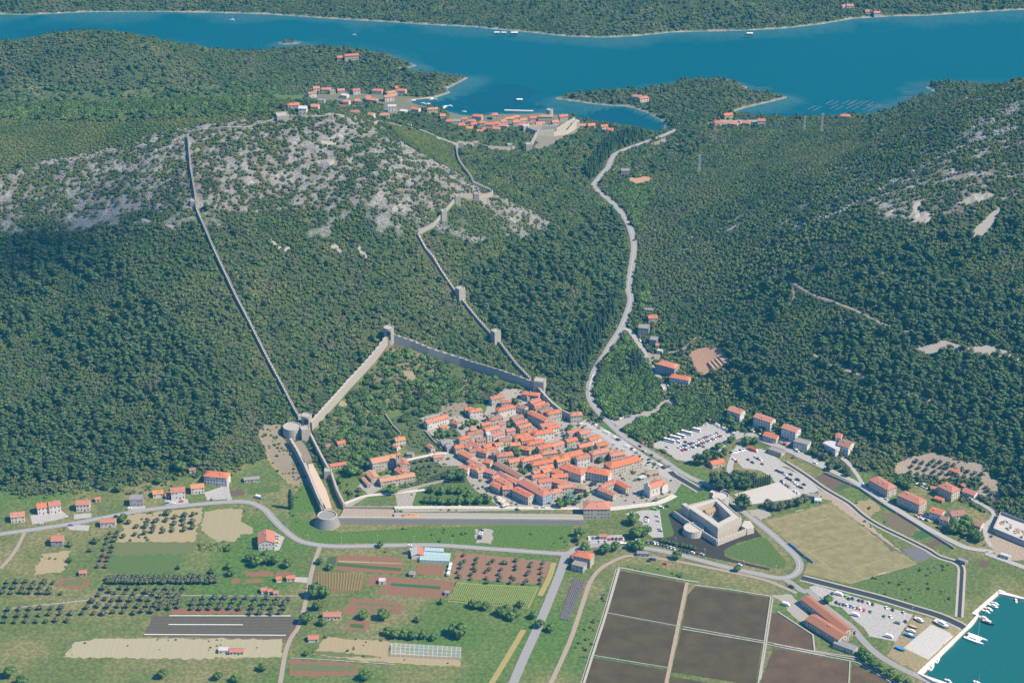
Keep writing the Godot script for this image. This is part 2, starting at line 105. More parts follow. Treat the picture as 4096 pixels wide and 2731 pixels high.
const SHEETS := [
["town_pavement", "paving", 6, [-157.6,103.6,-165.5,68.7,-110.7,30.1,-85.5,9.7,-79.9,-10.9,-93.9,-48.1,-92.7,-73.6,-67.2,-88.3,-43,-70.2,-28,-83.6,-23.9,-106,-8.6,-129.5,12.3,-131.6,26.7,-133.8,51.2,-84.4,71.6,-74.7,129.2,-0.1,158.4,34.2,164.4,51.1,156,72,108.6,102.5,68.4,102.9,-82,107.5,-107,108.5,-114.9,50.1]],
["park_lawn", "lawn", 12, [-94.6,93.4,-89.9,59.5,-80.2,41.3,-64.1,28.8,-45.2,40.6,-35.5,65.8,-11.9,97.5,-17.9,98.9,-92.3,100.1]],
["convent_garden", "grass2", 12, [-180.5,16.8,-162.2,9.3,-147.6,22.1,-147.5,64.2,-134.6,75.8,-161.7,87.9,-165.9,63.9]],
["monastery_garden", "garden", 12, [-102.1,8.3,-79.8,0.6,-69.2,19.4,-51.7,18.6,-44.9,50.7,-80.4,55.7,-110.5,68.2,-108.8,53.9,-94.5,41.7]],
["village_garden", "garden", 10, [-120.4,-59.1,-93.8,-71.9,-85.2,-46.5,-62.4,-10,-72.5,-7.1,-91.2,-1.5,-101.3,-3.9,-108.4,-21.5,-121.4,-27.2]],
["terrace_garden", "garden", 10, [-78.7,-44.1,-58.4,-54.5,-50.4,-40,-52.8,-30.1,-66.8,-32,-73.1,-29.3]],
["car_park", "asphalt_pale", 14, [68.7,-69.3,76,-78.7,88.5,-63.9,111,-37,130.6,-5.7,157.8,27.8,155.3,49,135,27.8,123.3,13,113.6,-1.6,93.8,-34,79.5,-51.8]],
["coach_park", "asphalt_pale", 16, [135.9,-23.7,157.2,-41.7,201.6,-76,222.4,-54.3,234.6,-48,231.7,-39.9,217.3,-32.7,208.1,-12.6,182.6,2.8,172.7,9.4,161.5,5,152.2,-12.6]],
["gravel_yard", "gravel", 14, [98.8,-75.5,118.9,-89.2,145.7,-99.9,157.7,-119.4,169.7,-117.4,168.9,-105.5,159,-104.7,147.1,-86.7,133.8,-82.9,124.4,-69.1,110.9,-55.5,104.8,-63.6]],
["lower_car_park", "asphalt_pale", 14, [214.2,-10.4,236.2,-19.2,248.6,-16.6,257.1,-7.8,269.8,19.6,262.8,18.7,283.4,38,295.4,65.3,284.9,75.6,269.7,83.8,260.7,65.3,253.3,48.6,252.3,41.2,242.4,27.1,225.8,22.4]],
["sports_court", "concrete", 20, [212.4,74.4,257,50.4,272.8,74.4,265.6,83.5,223.3,94.6]],
["fort_car_park", "asphalt_pale", 14, [106.2,111.2,124.1,104.6,139.6,104.6,140.3,154.2,130,155.3,122.1,141.5,121.8,126.4]],
["roadside_car_park", "asphalt_pale", 14, [69.7,152.1,102.2,150,103.6,166.8,81,166.8,70.3,166.8]],
["field_car_park", "gravel", 14, [-33.6,139.6,-18.2,139.2,-18,166.9,-32.9,164]],
["harbour_car_park", "asphalt_pale", 14, [263.6,240.5,270.5,237.8,348.5,285.6,338.5,304.9,327,328,305.6,319.8,303,306.6,296.4,294.9,288.2,274.5,277.7,269.3,271.8,257.2,266.7,253.7]],
["boat_slab", "concrete", 16, [361.5,301.3,378.7,317.6,349.5,355.3,332,337.3]],
["boatyard_grass", "dry_grass", 8, [350.3,286.4,364.8,293.2,388.7,308.2,337,373.6,315.6,349,327,328]],
["storehouse_yard", "gravel", 10, [227.3,253.7,245.1,253.7,253.7,267.6,258.2,291.5,250.6,301.6,244.1,286.4,239,274.5,235.7,262.4]],
["sea_road_verge", "gravel", 8, [222.3,104.6,238.2,100.2,243.4,113.4,232.4,124.3]],
["valley_yard", "earth_pale", 10, [144.3,-217.6,158.6,-209.2,162.4,-196.9,148.8,-194.8,146,-206.4]],
["quarry_floor", "earth_orange", 30, [188.2,-195.9,198.7,-202.8,221.3,-191,223.4,-176,230.6,-156.6,209.3,-150.1,199.3,-149.1,191.8,-167.8]],
["mali_ston_lot", "earth_orange", 30, [147.4,-678.4,176.7,-683,175.3,-660.9,164.7,-642.1,147.4,-645.5]],
["moat", "moat", 12, [146.8,112.3,153.4,103.5,159.7,101.3,166,104.6,190.3,143.6,224.8,135.1,228.9,147.9,231.1,152.5,206.8,164.7,193.9,177.2,193.5,187.5,199.8,193.6,233.1,209.7,230.7,212.5,176.9,188.9,141.1,167.2,129.8,158,130,155.3,139.7,155.7,148.5,153.1,150.3,145.7]],
["moat_lawn", "lawn", 18, [139.4,106.8,160.2,93.5,159.6,102.4,153.1,104.2,147,112.7,150,145.7,148.3,152.5,140,154.6]],
["triangle_lawn", "lawn", 20, [230.8,152.9,236.2,160.5,248.3,198,245.2,210.1,234.4,207.7,200.1,190.5,193.7,181.7,195,176.5]],
["football_pitch", "pitch", 10, [302.9,89.5,366.3,202,300.5,236,261.6,218.1,268.8,198,253.2,162.6,235.7,124.3]],
["reed_meadow", "reeds", 7, [300.5,236,366.2,202.6,382.5,191.5,400.6,198,402.6,210.8,385.9,288.1,350.2,270.2,300.3,241.3]],
["gravel_track", "earth_pale", 10, [292.6,63.2,305.8,71.5,320.4,98,331.4,125.9,344.5,157,357.6,184.9,348,177.8,335.5,151.2,321,122,302.6,87.9,292.5,79.7]],
["gravel_heap_ground", "gravel_dark", 14, [357.1,175.6,369.4,171.9,378.5,181.3,384,188.7,369.9,198,362.3,191.5]],
["garden_plot", "soil", 10, [293.2,42.2,305.1,29.5,325.9,59.1,311.9,71.5]],
["garden_plot", "crop", 14, [310.6,62.2,319.3,54.5,324.5,58,314.5,67.4]],
["garden_plot", "dry_grass", 10, [323,94,340.9,81.8,349.3,100,334.5,118]],
["garden_plot", "soil2", 10, [348.3,106.1,363.4,112,379.4,135.7,366.7,153.1,349.3,131.8]],
["garden_plot", "crop", 14, [368.6,153.1,381.7,139.6,388.9,149.3,377.5,158.9]],
["garden_plot", "soil", 10, [380.1,166.5,391.5,157,396,164.6,385.3,175.9]],
["garden_plot", "soil", 10, [420.8,203.5,427.5,193.4,434.9,199.8,427,210.8]],
["orchard_ground", "earth_pale", 40, [371.6,34.3,374.2,23.1,391.5,16.7,409.9,16.2,430.2,30.3,454,45.1,457.4,55.3,463.3,67.9,463.3,84.9,462.7,93.6,442.6,78.1,450,64.1,420.7,53,395.6,45.1]],
["building_site_ground", "earth_pale", 10, [442.2,133.7,454,114,478.1,127.5,490.6,137.7,478.4,194.6,444.6,194.6,434.9,160.8]],
["meadow", "straw", 6, [-361.4,113.2,-292.5,98.8,-292,121.5,-292.6,162.3,-364.6,162.9,-362.2,145]],
["hay_meadow", "straw2", 6, [-290.2,107.2,-266.9,101.2,-255.9,102.4,-253,112,-254.4,126.3,-240.3,135.7,-239.2,146.1,-250.6,149.6,-253.9,162.3,-271.5,162.3,-289.2,142.7]],
["crop_field", "dull_green", 6, [-364.4,163.9,-294.9,162.3,-287.4,166.1,-294.5,182.6,-364.8,186.4]],
["grass_field", "grass3", 6, [-364.9,187.3,-303.1,188.2,-300.5,214.7,-365.3,217.9]],
["scrub_plot", "straw", 6, [-428.6,183.7,-403.2,179.3,-401.6,203.7,-402.5,214.7,-428.3,220.1]],
["soil_strip", "red_soil", 6, [-372.6,178.1,-370.5,178.8,-370.3,203.7,-372.1,205.9]],
["soil_ring", "red_soil", 6, [-403.7,226.6,-378.9,225.1,-375.9,227.7,-377.7,238.4,-385.6,244.7,-403.4,240.1]],
["crop_oval", "dull_green", 10, [-399.9,228.3,-380.3,226.8,-381.3,237.3,-400.3,238.4]],
["soil_strip", "red_soil", 6, [-298,277.1,-234.7,276.5,-233.1,283.8,-297.4,285]],
["mulched_field", "soil", 6, [-311.7,285.9,-189.8,286.5,-185.1,296.4,-187.5,324.3,-316.5,319.5]],
["straw_field", "straw3", 6, [-378.6,352.2,-372.4,329.8,-356.9,323.1,-196,323.7,-194.5,350.9,-276.5,354.1]],
["vegetable_field", "red_soil", 6, [-158.2,185.6,-105.2,188.9,-98.3,195.3,-98.8,218.8,-125,215.9,-159.5,212.1,-159.4,197.3]],
["vegetable_bed", "crop", 10, [-158.7,199.2,-99.7,208.8,-100,213.8,-158.3,204.8]],
["vegetable_bed", "straw", 10, [-157.5,195.3,-99.6,200.2,-99.6,201.7,-156.8,198.1]],
["crop_field", "crop2", 6, [-166.8,189.5,-159.3,188.5,-159.5,206,-168.1,201.5]],
["vine_field", "red_soil", 6, [-175.9,214.6,-132.6,218.4,-133.9,248.7,-163.5,249.3,-175.9,227.8]],
["vegetable_field", "red_soil", 6, [-127.2,220.3,-110.6,222.5,-60.4,230.6,-50,231.6,-53.9,252.4,-60.6,259.7,-117.9,252.4,-113.7,239.1,-129.6,238.5]],
["vegetable_bed", "crop3", 10, [-107.5,233.8,-63.7,239.4,-63.7,244.6,-108,238.5]],
["greenhouse_plot", "red_soil", 6, [-85.5,201.1,-60.7,203.1,-62.5,221.4,-86.8,218.8]],
["olive_plot", "red_soil2", 6, [-50.8,180.3,36.2,197.8,26.7,237.1,-53.7,224.7]],
["vineyard", "vine_green", 6, [-50.8,232.7,23.9,240.7,14.8,275.7,-56.5,264.4]],
["vegetable_field", "red_soil", 6, [-143.2,257.5,-100.6,264.8,-94,275.7,-96.7,285,-121.1,283.2,-144.1,286.8,-147.2,277.5,-141.2,272.1]],
["vegetable_bed", "dull_green", 10, [-136.2,266.3,-101.8,269.9,-102.2,273,-136.5,269.9]],
["vegetable_bed", "dull_green", 10, [-136.7,274.8,-101.9,278.4,-101.8,280.7,-136.5,277.1]],
["vegetable_field", "red_soil", 6, [-140.7,293.5,-125.2,294.4,-123.7,300.6,-126.1,311.4,-141.7,311.1]],
["vegetable_bed", "crop", 10, [-139.4,299.7,-127.7,301.5,-127.8,307.6,-140,305.1]],
["stubble_field", "straw", 6, [-160.8,321.5,-104.3,326.6,-102,330,-105.8,343.6,-42.9,352,-43.6,365.6,-126.2,357,-168.2,347,-165.3,336.8]],
["grass_strip", "dull_green", 10, [-165.8,341.9,-149.7,342.8,-109.7,350.3,-109.5,352.8,-135.9,351.2,-167.2,347.8]],
["vegetable_field", "red_soil", 6, [-186.3,355,-129.6,361.1,-127.8,365.3,-131.3,378.7,-185,378.7]],
["vegetable_bed", "dull_green", 10, [-183.9,360.3,-130.3,365.3,-131.7,372.8,-182.9,371.9]],
["vegetable_plot", "red_soil", 6, [-238.8,213.8,-214.6,214.7,-213.8,222.9,-238.8,222.1]],
["vegetable_plot", "red_soil", 6, [-211.2,214.7,-198.6,214.7,-198,221.2,-211,222.3]],
["vegetable_plot", "red_soil", 6, [-249.9,226.6,-241.9,227.2,-242.2,234.5,-250.1,234.5]],
["vegetable_plot", "red_soil", 6, [-236.8,226.6,-223.7,226.6,-222.9,234.1,-237.6,234.5]],
["hillside_plot", "lawn", 6, [-252.9,63.2,-224.2,56.2,-222.9,69.4,-252.5,73.1]],
["hillside_plot", "soil", 8, [-270.9,67,-259.5,64.5,-256.6,76.8,-268.8,79.3]],
["dry_terrace", "dry_grass", 6, [-245.7,-0.4,-236.5,4,-229.7,24.1,-205.8,39.2,-203.2,68.2,-224.5,39.5,-239.3,14.6]],
["dry_hillside", "dry_rocky", 8, [-249.2,-38.9,-231.6,-40.8,-231,-26.2,-220.4,-12.5,-203.5,24.7,-193.9,51.2,-181.1,87.9,-195.8,58.3,-217.1,39.4,-231.1,22.1,-246.4,-8,-252.8,-23.6]],
["wall_meadow", "wild_green", 6, [-209.9,78.1,-200,51.1,-190.8,73.1,-176,107.2,-210.7,109.2,-174.3,139.7,-159.8,145.2,-111.6,139.7,58.6,127.7,49.4,174.9,-30.3,171.1,-118.5,163.3,-182.2,167.2,-204.7,139.7,-210,103.3]],
["garden_rows", "soil", 8, [53.7,227.6,66.4,229.6,49.2,296.8,40.2,292.7]],
["pan_verge", "grass2", 6, [96.6,202.7,108.3,201.7,149.5,215.7,166.5,227.6,166.1,232.6,97.4,207.7,67.3,353.4,49.6,353.4,67.3,292.7]],
["slope_garden", "dry_grass", 12, [-177.5,-88.2,-166.2,-93.6,-164.5,-86.3,-175.7,-80]],
["slope_garden", "dry_grass", 12, [-114.9,-143.5,-104.4,-148.8,-98.5,-130.1,-107.9,-134.2]],
["slope_garden", "dry_rocky", 12, [-75.2,-98.9,-46.5,-104.3,-41,-90.2,-64.1,-74.6,-72.1,-84.6]],
["slope_garden", "garden", 12, [-191.5,-48.7,-176.6,-54.3,-172.9,-36.2,-185.1,-29.8]],
["slope_garden", "garden", 12, [-151.7,-114,-138.9,-120.3,-137.3,-113.4,-151.3,-105.1]],
["slope_garden", "grass2", 12, [-126.9,-87,-116.6,-90.1,-112.2,-78.7,-123.6,-71.2]],
["slope_garden", "grass2", 12, [-162.9,-128.3,-152.7,-134.3,-149.7,-125,-158.5,-119.3]],
["house_yard", "asphalt_pale", 9, [-452.9,114.4,-425.3,104.8,-415.9,116.8,-428.9,123.9,-447.8,131]],
["house_yard", "asphalt_pale", 9, [-412,112,-396.1,110.1,-394.7,118,-410.8,121.5]],
["house_yard", "asphalt_pale", 9, [-363.9,97.6,-347.2,96.4,-346.2,102.9,-362.7,104.8]],
["house_yard", "asphalt_pale", 9, [-330.5,85.9,-309.1,83.2,-306.6,92.8,-329.2,95.2]],
["house_yard", "asphalt_pale", 9, [-294.7,71.5,-274.4,57.3,-270.2,83,-290.6,85.4]],
["house_yard", "asphalt_pale", 9, [-220.4,145,-210,154.2,-212.6,177,-217,179.3]],
["house_yard", "asphalt_pale", 9, [-415.4,132.2,-403.8,131,-393.8,133.3,-393.4,142.7,-411.5,140.8]],
["house_yard", "asphalt_pale", 9, [-194.4,223.5,-182.1,224.4,-181.5,233.8,-193.8,232]],
["house_yard", "asphalt_pale", 9, [381.1,108.1,390.8,110.1,392,125.9,382.7,122]],
["house_yard", "asphalt_pale", 9, [262.5,-30.1,275.8,-27.4,280.3,-20.2,272.6,-16.2]],
["village_field", "red_soil", 15, [-253.6,-1044.3,-231.6,-1046,-230.9,-1021.7,-254.7,-1018]],
["village_field", "red_soil", 15, [-226.8,-1038.5,-208.2,-1043.7,-209.3,-1027.5,-226.7,-1022.2]],
["village_green", "grass3", 15, [-342.2,-1067,-295.3,-1086.3,-287.7,-1072.2,-308.3,-1043.4,-333.5,-1042.7]],
["village_ground", "village_ground", 14, [-240.7,-1101.5,-149.7,-1081.9,-113.4,-1081.1,-120.1,-1030.7,-158.2,-992.7,-181.9,-972.2,-182.1,-1049.7,-267.6,-1060.5,-289,-1063,-286.9,-1088.3]],
["village_ground", "village_ground", 14, [-88.1,-1013,-8.5,-1017.5,79.4,-1011.3,79.8,-942,28.3,-921.3,-52.5,-893,-90.6,-953.5]],
["fort_rubble", "rubble", 30, [27.7,-856.9,55.9,-870.2,89.5,-926.1,89,-907.3,71.6,-858,44.4,-775.1,26.8,-752.5,33.2,-808.3]],
["roadside_bay", "earth_pale", 16, [180.3,-853.5,209.3,-903.5,208.2,-874.8,197.5,-855.2]],
["village_lane", "paving", 14, [265.6,-956.5,294,-978.1,348.4,-972,354.1,-959.6,309,-949.3,282.5,-947.4]]]
const PANS := [
[97.6,213.3,154.8,233.9,141.9,302.5,83.6,282.1],
[162.9,239.8,227.3,258.2,213.9,327,146.1,305.2,155,253.4],
[82.2,284.7,140.7,305,130.6,366.1,68.5,346.9],
[145.3,309.6,212.5,331.1,200.9,393.3,132.8,373],
[67.8,352.2,129.6,370.4,120.8,426.4,54.9,410],
[226.4,283.7,231.2,283.7,257.2,318.7,255.2,341.2,217.5,328.8],
[221.9,337.3,282.4,358.9,274.1,409.4,201.1,400.4],
[284.8,360.9,319.1,394.3,307.3,424.4,276.2,412.4],
[131.4,379.8,199.2,400,189.5,450.5,120.3,434.5]]
const ROADS := [
["pass_road", "asphalt", 7.5, [159.2,23.5,153.5,13.8,140.1,-5.9,125.2,-24.3,110.3,-46.1,95.6,-79,84.7,-109.8,80.8,-130.9,82.1,-157.8,86.9,-176.9,81.1,-150.4,88.4,-184.1,106.1,-232.5,119.1,-267.8,128.9,-305.6,133,-329.2,131.2,-353.8,139.2,-418.2,142.8,-460.4,139.6,-501.9,131.1,-543.1,118.9,-578.7,106.5,-604.6,101.5,-629.9,110.7,-672.8,122.3,-713.8,134.2,-781.7,158.7,-834.3,187.9,-885.9,210.4,-913.9,224.8,-932.9]],
["valley_road", "asphalt", 7, [-481.4,150.8,-439.4,138.9,-405,127.7,-347.5,104.9,-287.5,91.7,-261.1,88.4,-246.2,91.7,-232.5,104.9,-217.6,131.7,-199,157.8,-182.2,167.2,-157.9,171.1,-118.1,169.5,-70.3,168.7,-10.3,176.5,49.2,184.1,60.5,173.4,77.7,169.3,99.1,171.4,125.6,175.1,151.6,185.4,192.3,206.7,222.6,219.7,237.7,225.7,249.4,223.3,257.4,213.7,260.1,199.7,256.2,183.3,240.7,148.9,227.1,123.2,213.1,96.9,202.9,74.4,186.7,53.9,172.9,41.2,159.2,23.5]],
["south_road", "asphalt", 8, [-2.1,403,8.8,357.4,24.1,298.6,42.5,220.2,49.1,185.7]],
["salt_pan_track", "track", 4, [28.2,403,49.7,325.7,68,238.6,77.9,212.8,92.3,196.3,108.5,187.2,151.3,197.8,223.1,227.6,251.4,250.9]],
["harbour_road", "asphalt", 6.5, [242.9,225.7,251.7,239.4,258.8,249.1,262.8,246.6,272.1,269.3,285.6,293.2,292.9,306.6,298.5,324.7,306.5,344.2,317.4,360.1,334.2,377.3,356,394.4]],
["east_road", "asphalt_worn", 6, [202.1,71,210.7,50.4,213.7,18,224.3,-17,233.5,-35.9,238.4,-43.5,244.2,-36.9,263.4,-18.5,282.6,-1.5,306.5,17.7,279.9,-3.9,293.9,10.4,317,33.8,334.6,54.9,351,81.8,363,102,377.4,123.9,390.9,143.5,415.1,172.2,438,179.7,432.4,183.1,461.4,207.2,473.2,218.1]],
["valley_lane", "asphalt_worn", 5, [122,-268.9,128.2,-264.3,133.3,-249.6,141.2,-222.5,148.4,-188.3,155.7,-159.8,160.4,-135.4]],
["hill_lane", "asphalt_worn", 4, [338,52.8,336,38,332.7,24.5,328.7,14.9,324.3,8.6]],
["villa_lane", "asphalt_worn", 4, [439.5,172.2,437.6,157,441.2,133.7,450.8,120,453.2,108.3,444.9,93.7,437,87.7]],
["farm_track", "track", 4, [-191.3,403,-191.4,345.6,-188.7,322.4,-183.9,305.5,-181.3,270.8,-180.3,227.6,-178.9,197.8,-175.8,171.8]],
["olive_track", "track", 3.5, [-452.1,145,-452.6,165.7,-455.6,190.4,-460.9,209.2]],
["house_lane", "asphalt_worn", 4.5, [-268.7,85.4,-273.2,68.3,-276.3,51.1]],
["promenade", "paving_white", 5, [-121.8,100,-72.5,99.2,-10.7,100,63.3,101.7]],
["town_lane", "paving_white", 4, [-159,92.8,-140.5,78.2,-116.4,73.2,-83.7,65.7]],
["convent_lane", "paving_white", 4, [-104.5,10.7,-82.3,0.7,-63.6,-5.1]],
["fort_street", "paving_white", 7, [68.5,101.5,90.5,102.5,119,96.4,139.5,90.4,155.7,76.1]],
["walk", "paving_white", 2, [-52.3,90.4,-47.1,100.5]],
["quarry_track", "earth_pale", 4, [167.7,-208.9,178.8,-207,188.2,-212.9,199.2,-224.1]],
["hill_path", "earth_pale", 2.2, [300.5,-248.6,300.7,-225.2,294.3,-214.7]],
["hill_path", "earth_pale", 2.4, [302.9,-246.6,319.1,-215.5,345.4,-185.1,363.9,-164.7,382,-143.9,407,-124.5]],
["hill_path", "earth_pale", 2.6, [306.4,-129.9,324,-103.3,342.8,-88.5,369.1,-67.9,392.2,-50.9,430.8,-28.1]],
["hill_path", "gravel", 3, [435,-105.9,456.7,-92,480,-78.8,511.4,-63.1]]]
const STREAMS := [
["pan_channel", 2.2, 3.8, [95.6,208.7,81.1,283.4,66.1,353.4,54.3,410]],
["flood_channel", 3.2, 7.5, [267.9,10.1,284.7,35.9,300.6,64.3,319.4,90.9,330,115,343,134.7,363.9,157.9,380.2,176.9,388.7,189.6,399.9,197.1,404.7,204.4,404.3,214.4,387.9,289.8]],
["sea_channel", 7, 11, [259,225.3,297.8,245.2,324,258.9,349.5,274.5,371.2,288.1,389.2,305.6]],
["town_channel", 6, 10, [154.4,29.4,157.4,36.5,169.8,52.7,181.1,67.6]]]
const ALGAE := [[37.8,199.3,33.5,223.9,24.6,255.2], [10.1,309.6,-4,352.2,-19.3,396.8]]
const SCREE := [[424.3,-281.1,432.4,-293.9,440.1,-313.8,446,-309,439.9,-290.8,457.3,-285.5,443.2,-269.6], [480.3,-296.4,506.3,-309.6,527.1,-301,511.7,-294.1,495,-288.9], [486.5,-249.3,522.5,-282.9,523.7,-275.9,509.5,-251.5,496.5,-238.3], [243.5,-430.1,266.4,-441.2,267.4,-434.5,251.2,-422.1], [347.8,-461.9,356.8,-454,354.4,-442.3,348,-450.2], [250.6,-453.2,278.9,-465.2,279.4,-461.3,260.6,-450.9], [-376.3,-286.9,-368.1,-285.9,-355.6,-275.9,-363.7,-276.2], [-404.8,-304.5,-397.2,-303.1,-388.7,-294.9,-393.3,-292], [-201.6,-288.8,-191.8,-286.7,-181.1,-278.8,-185.8,-277.3,-195.7,-282.7], [-169.7,-285.7,-165.7,-288.6,-161.3,-282.9,-154.1,-276.4,-156.8,-274.3,-163.8,-277.8], [-264.9,-278.4,-259.6,-280.3,-250.7,-270.9,-238,-273.7,-243.3,-264.1,-250.4,-266.9], [401.5,-299.7,414.9,-305.1,414.9,-293.8,403.8,-293], [-217.4,-440.4,-203.2,-442.1,-196.3,-439.4,-212.7,-433.3], [-209.6,-410.8,-199.7,-413.4,-200.3,-396.9,-205.6,-401.4], [-186.5,-416.3,-178,-414.6,-179.1,-403.6,-184.4,-408.5], [407.1,-100.6,438.3,-105.2,458,-89.4,482.1,-92.1,511.8,-65.7,511.1,-61.5,456,-87.5,422.6,-90.2]]
const SEAGRASS := [[83.5,-1005.4,109.7,-1043.1,163.7,-1034.9,189.4,-1010.8,211.5,-963.4,201.3,-940.3,143.1,-975.4,97.4,-992.2], [-121.5,-1068.2,-98.2,-1074.7,-56.2,-1113.9,-30.7,-1154,8.6,-1157.3,41,-1127.1,19.1,-1087.6,50.8,-1061.8,-12.8,-1030.1,-75.9,-1030.1,-107.9,-1042.7], [346.6,-1025.7,408.5,-1033.8,449,-1021.3,459.2,-1003.8,373.2,-1000.1], [434.2,-1054.1,455.9,-1057.3,458.4,-1044.6,435.2,-1044.6], [-785.4,-1429.3,-669.2,-1437.1,-605.3,-1405.9,-633.7,-1146.8], [-440.8,-1300.3,-396.2,-1307.7,-375,-1242.1,-408.9,-1227.9]]
const BANDS := [[306.7,-353.1,328.9,-350.1,364.4,-340.5,391.9,-354.6,424.5,-368.2,462.1,-382.3,490.1,-395.6,513.7,-401.3,543.9,-407.6,571.5,-406.4], [478.5,-697.9,507.4,-707.2,518.7,-637.2,531.2,-596.1,540.3,-502.8], [517.3,-432.2,534.8,-430,555.4,-436.5,569.9,-444.7], [438.9,-601.3,455.2,-604.5,460.9,-569.2], [-159,-337.3,-141,-336,-124.7,-335.7,-108.3,-332.5,-100.2,-332.2], [-85.6,-336.7,-71,-340.9,-54.6,-339.9,-33.3,-351.5], [-164.6,-475.6,-147.2,-468.1,-130.3,-470.1,-112.9,-460.4,-96,-460.8,-87.2,-450.9,-70,-444.3,-56.2,-430.9], [-27.2,-416.6,-10.3,-406.7,6.7,-404,20.3,-408.6], [-13.8,-439.7,6.7,-435.8,23.9,-435.2,44.5,-430.7], [-548.9,-447.7,-518.6,-450.5,-491,-450.8,-467.6,-456.4,-432,-450.7,-414.4,-448.5,-399.4,-465.1]]
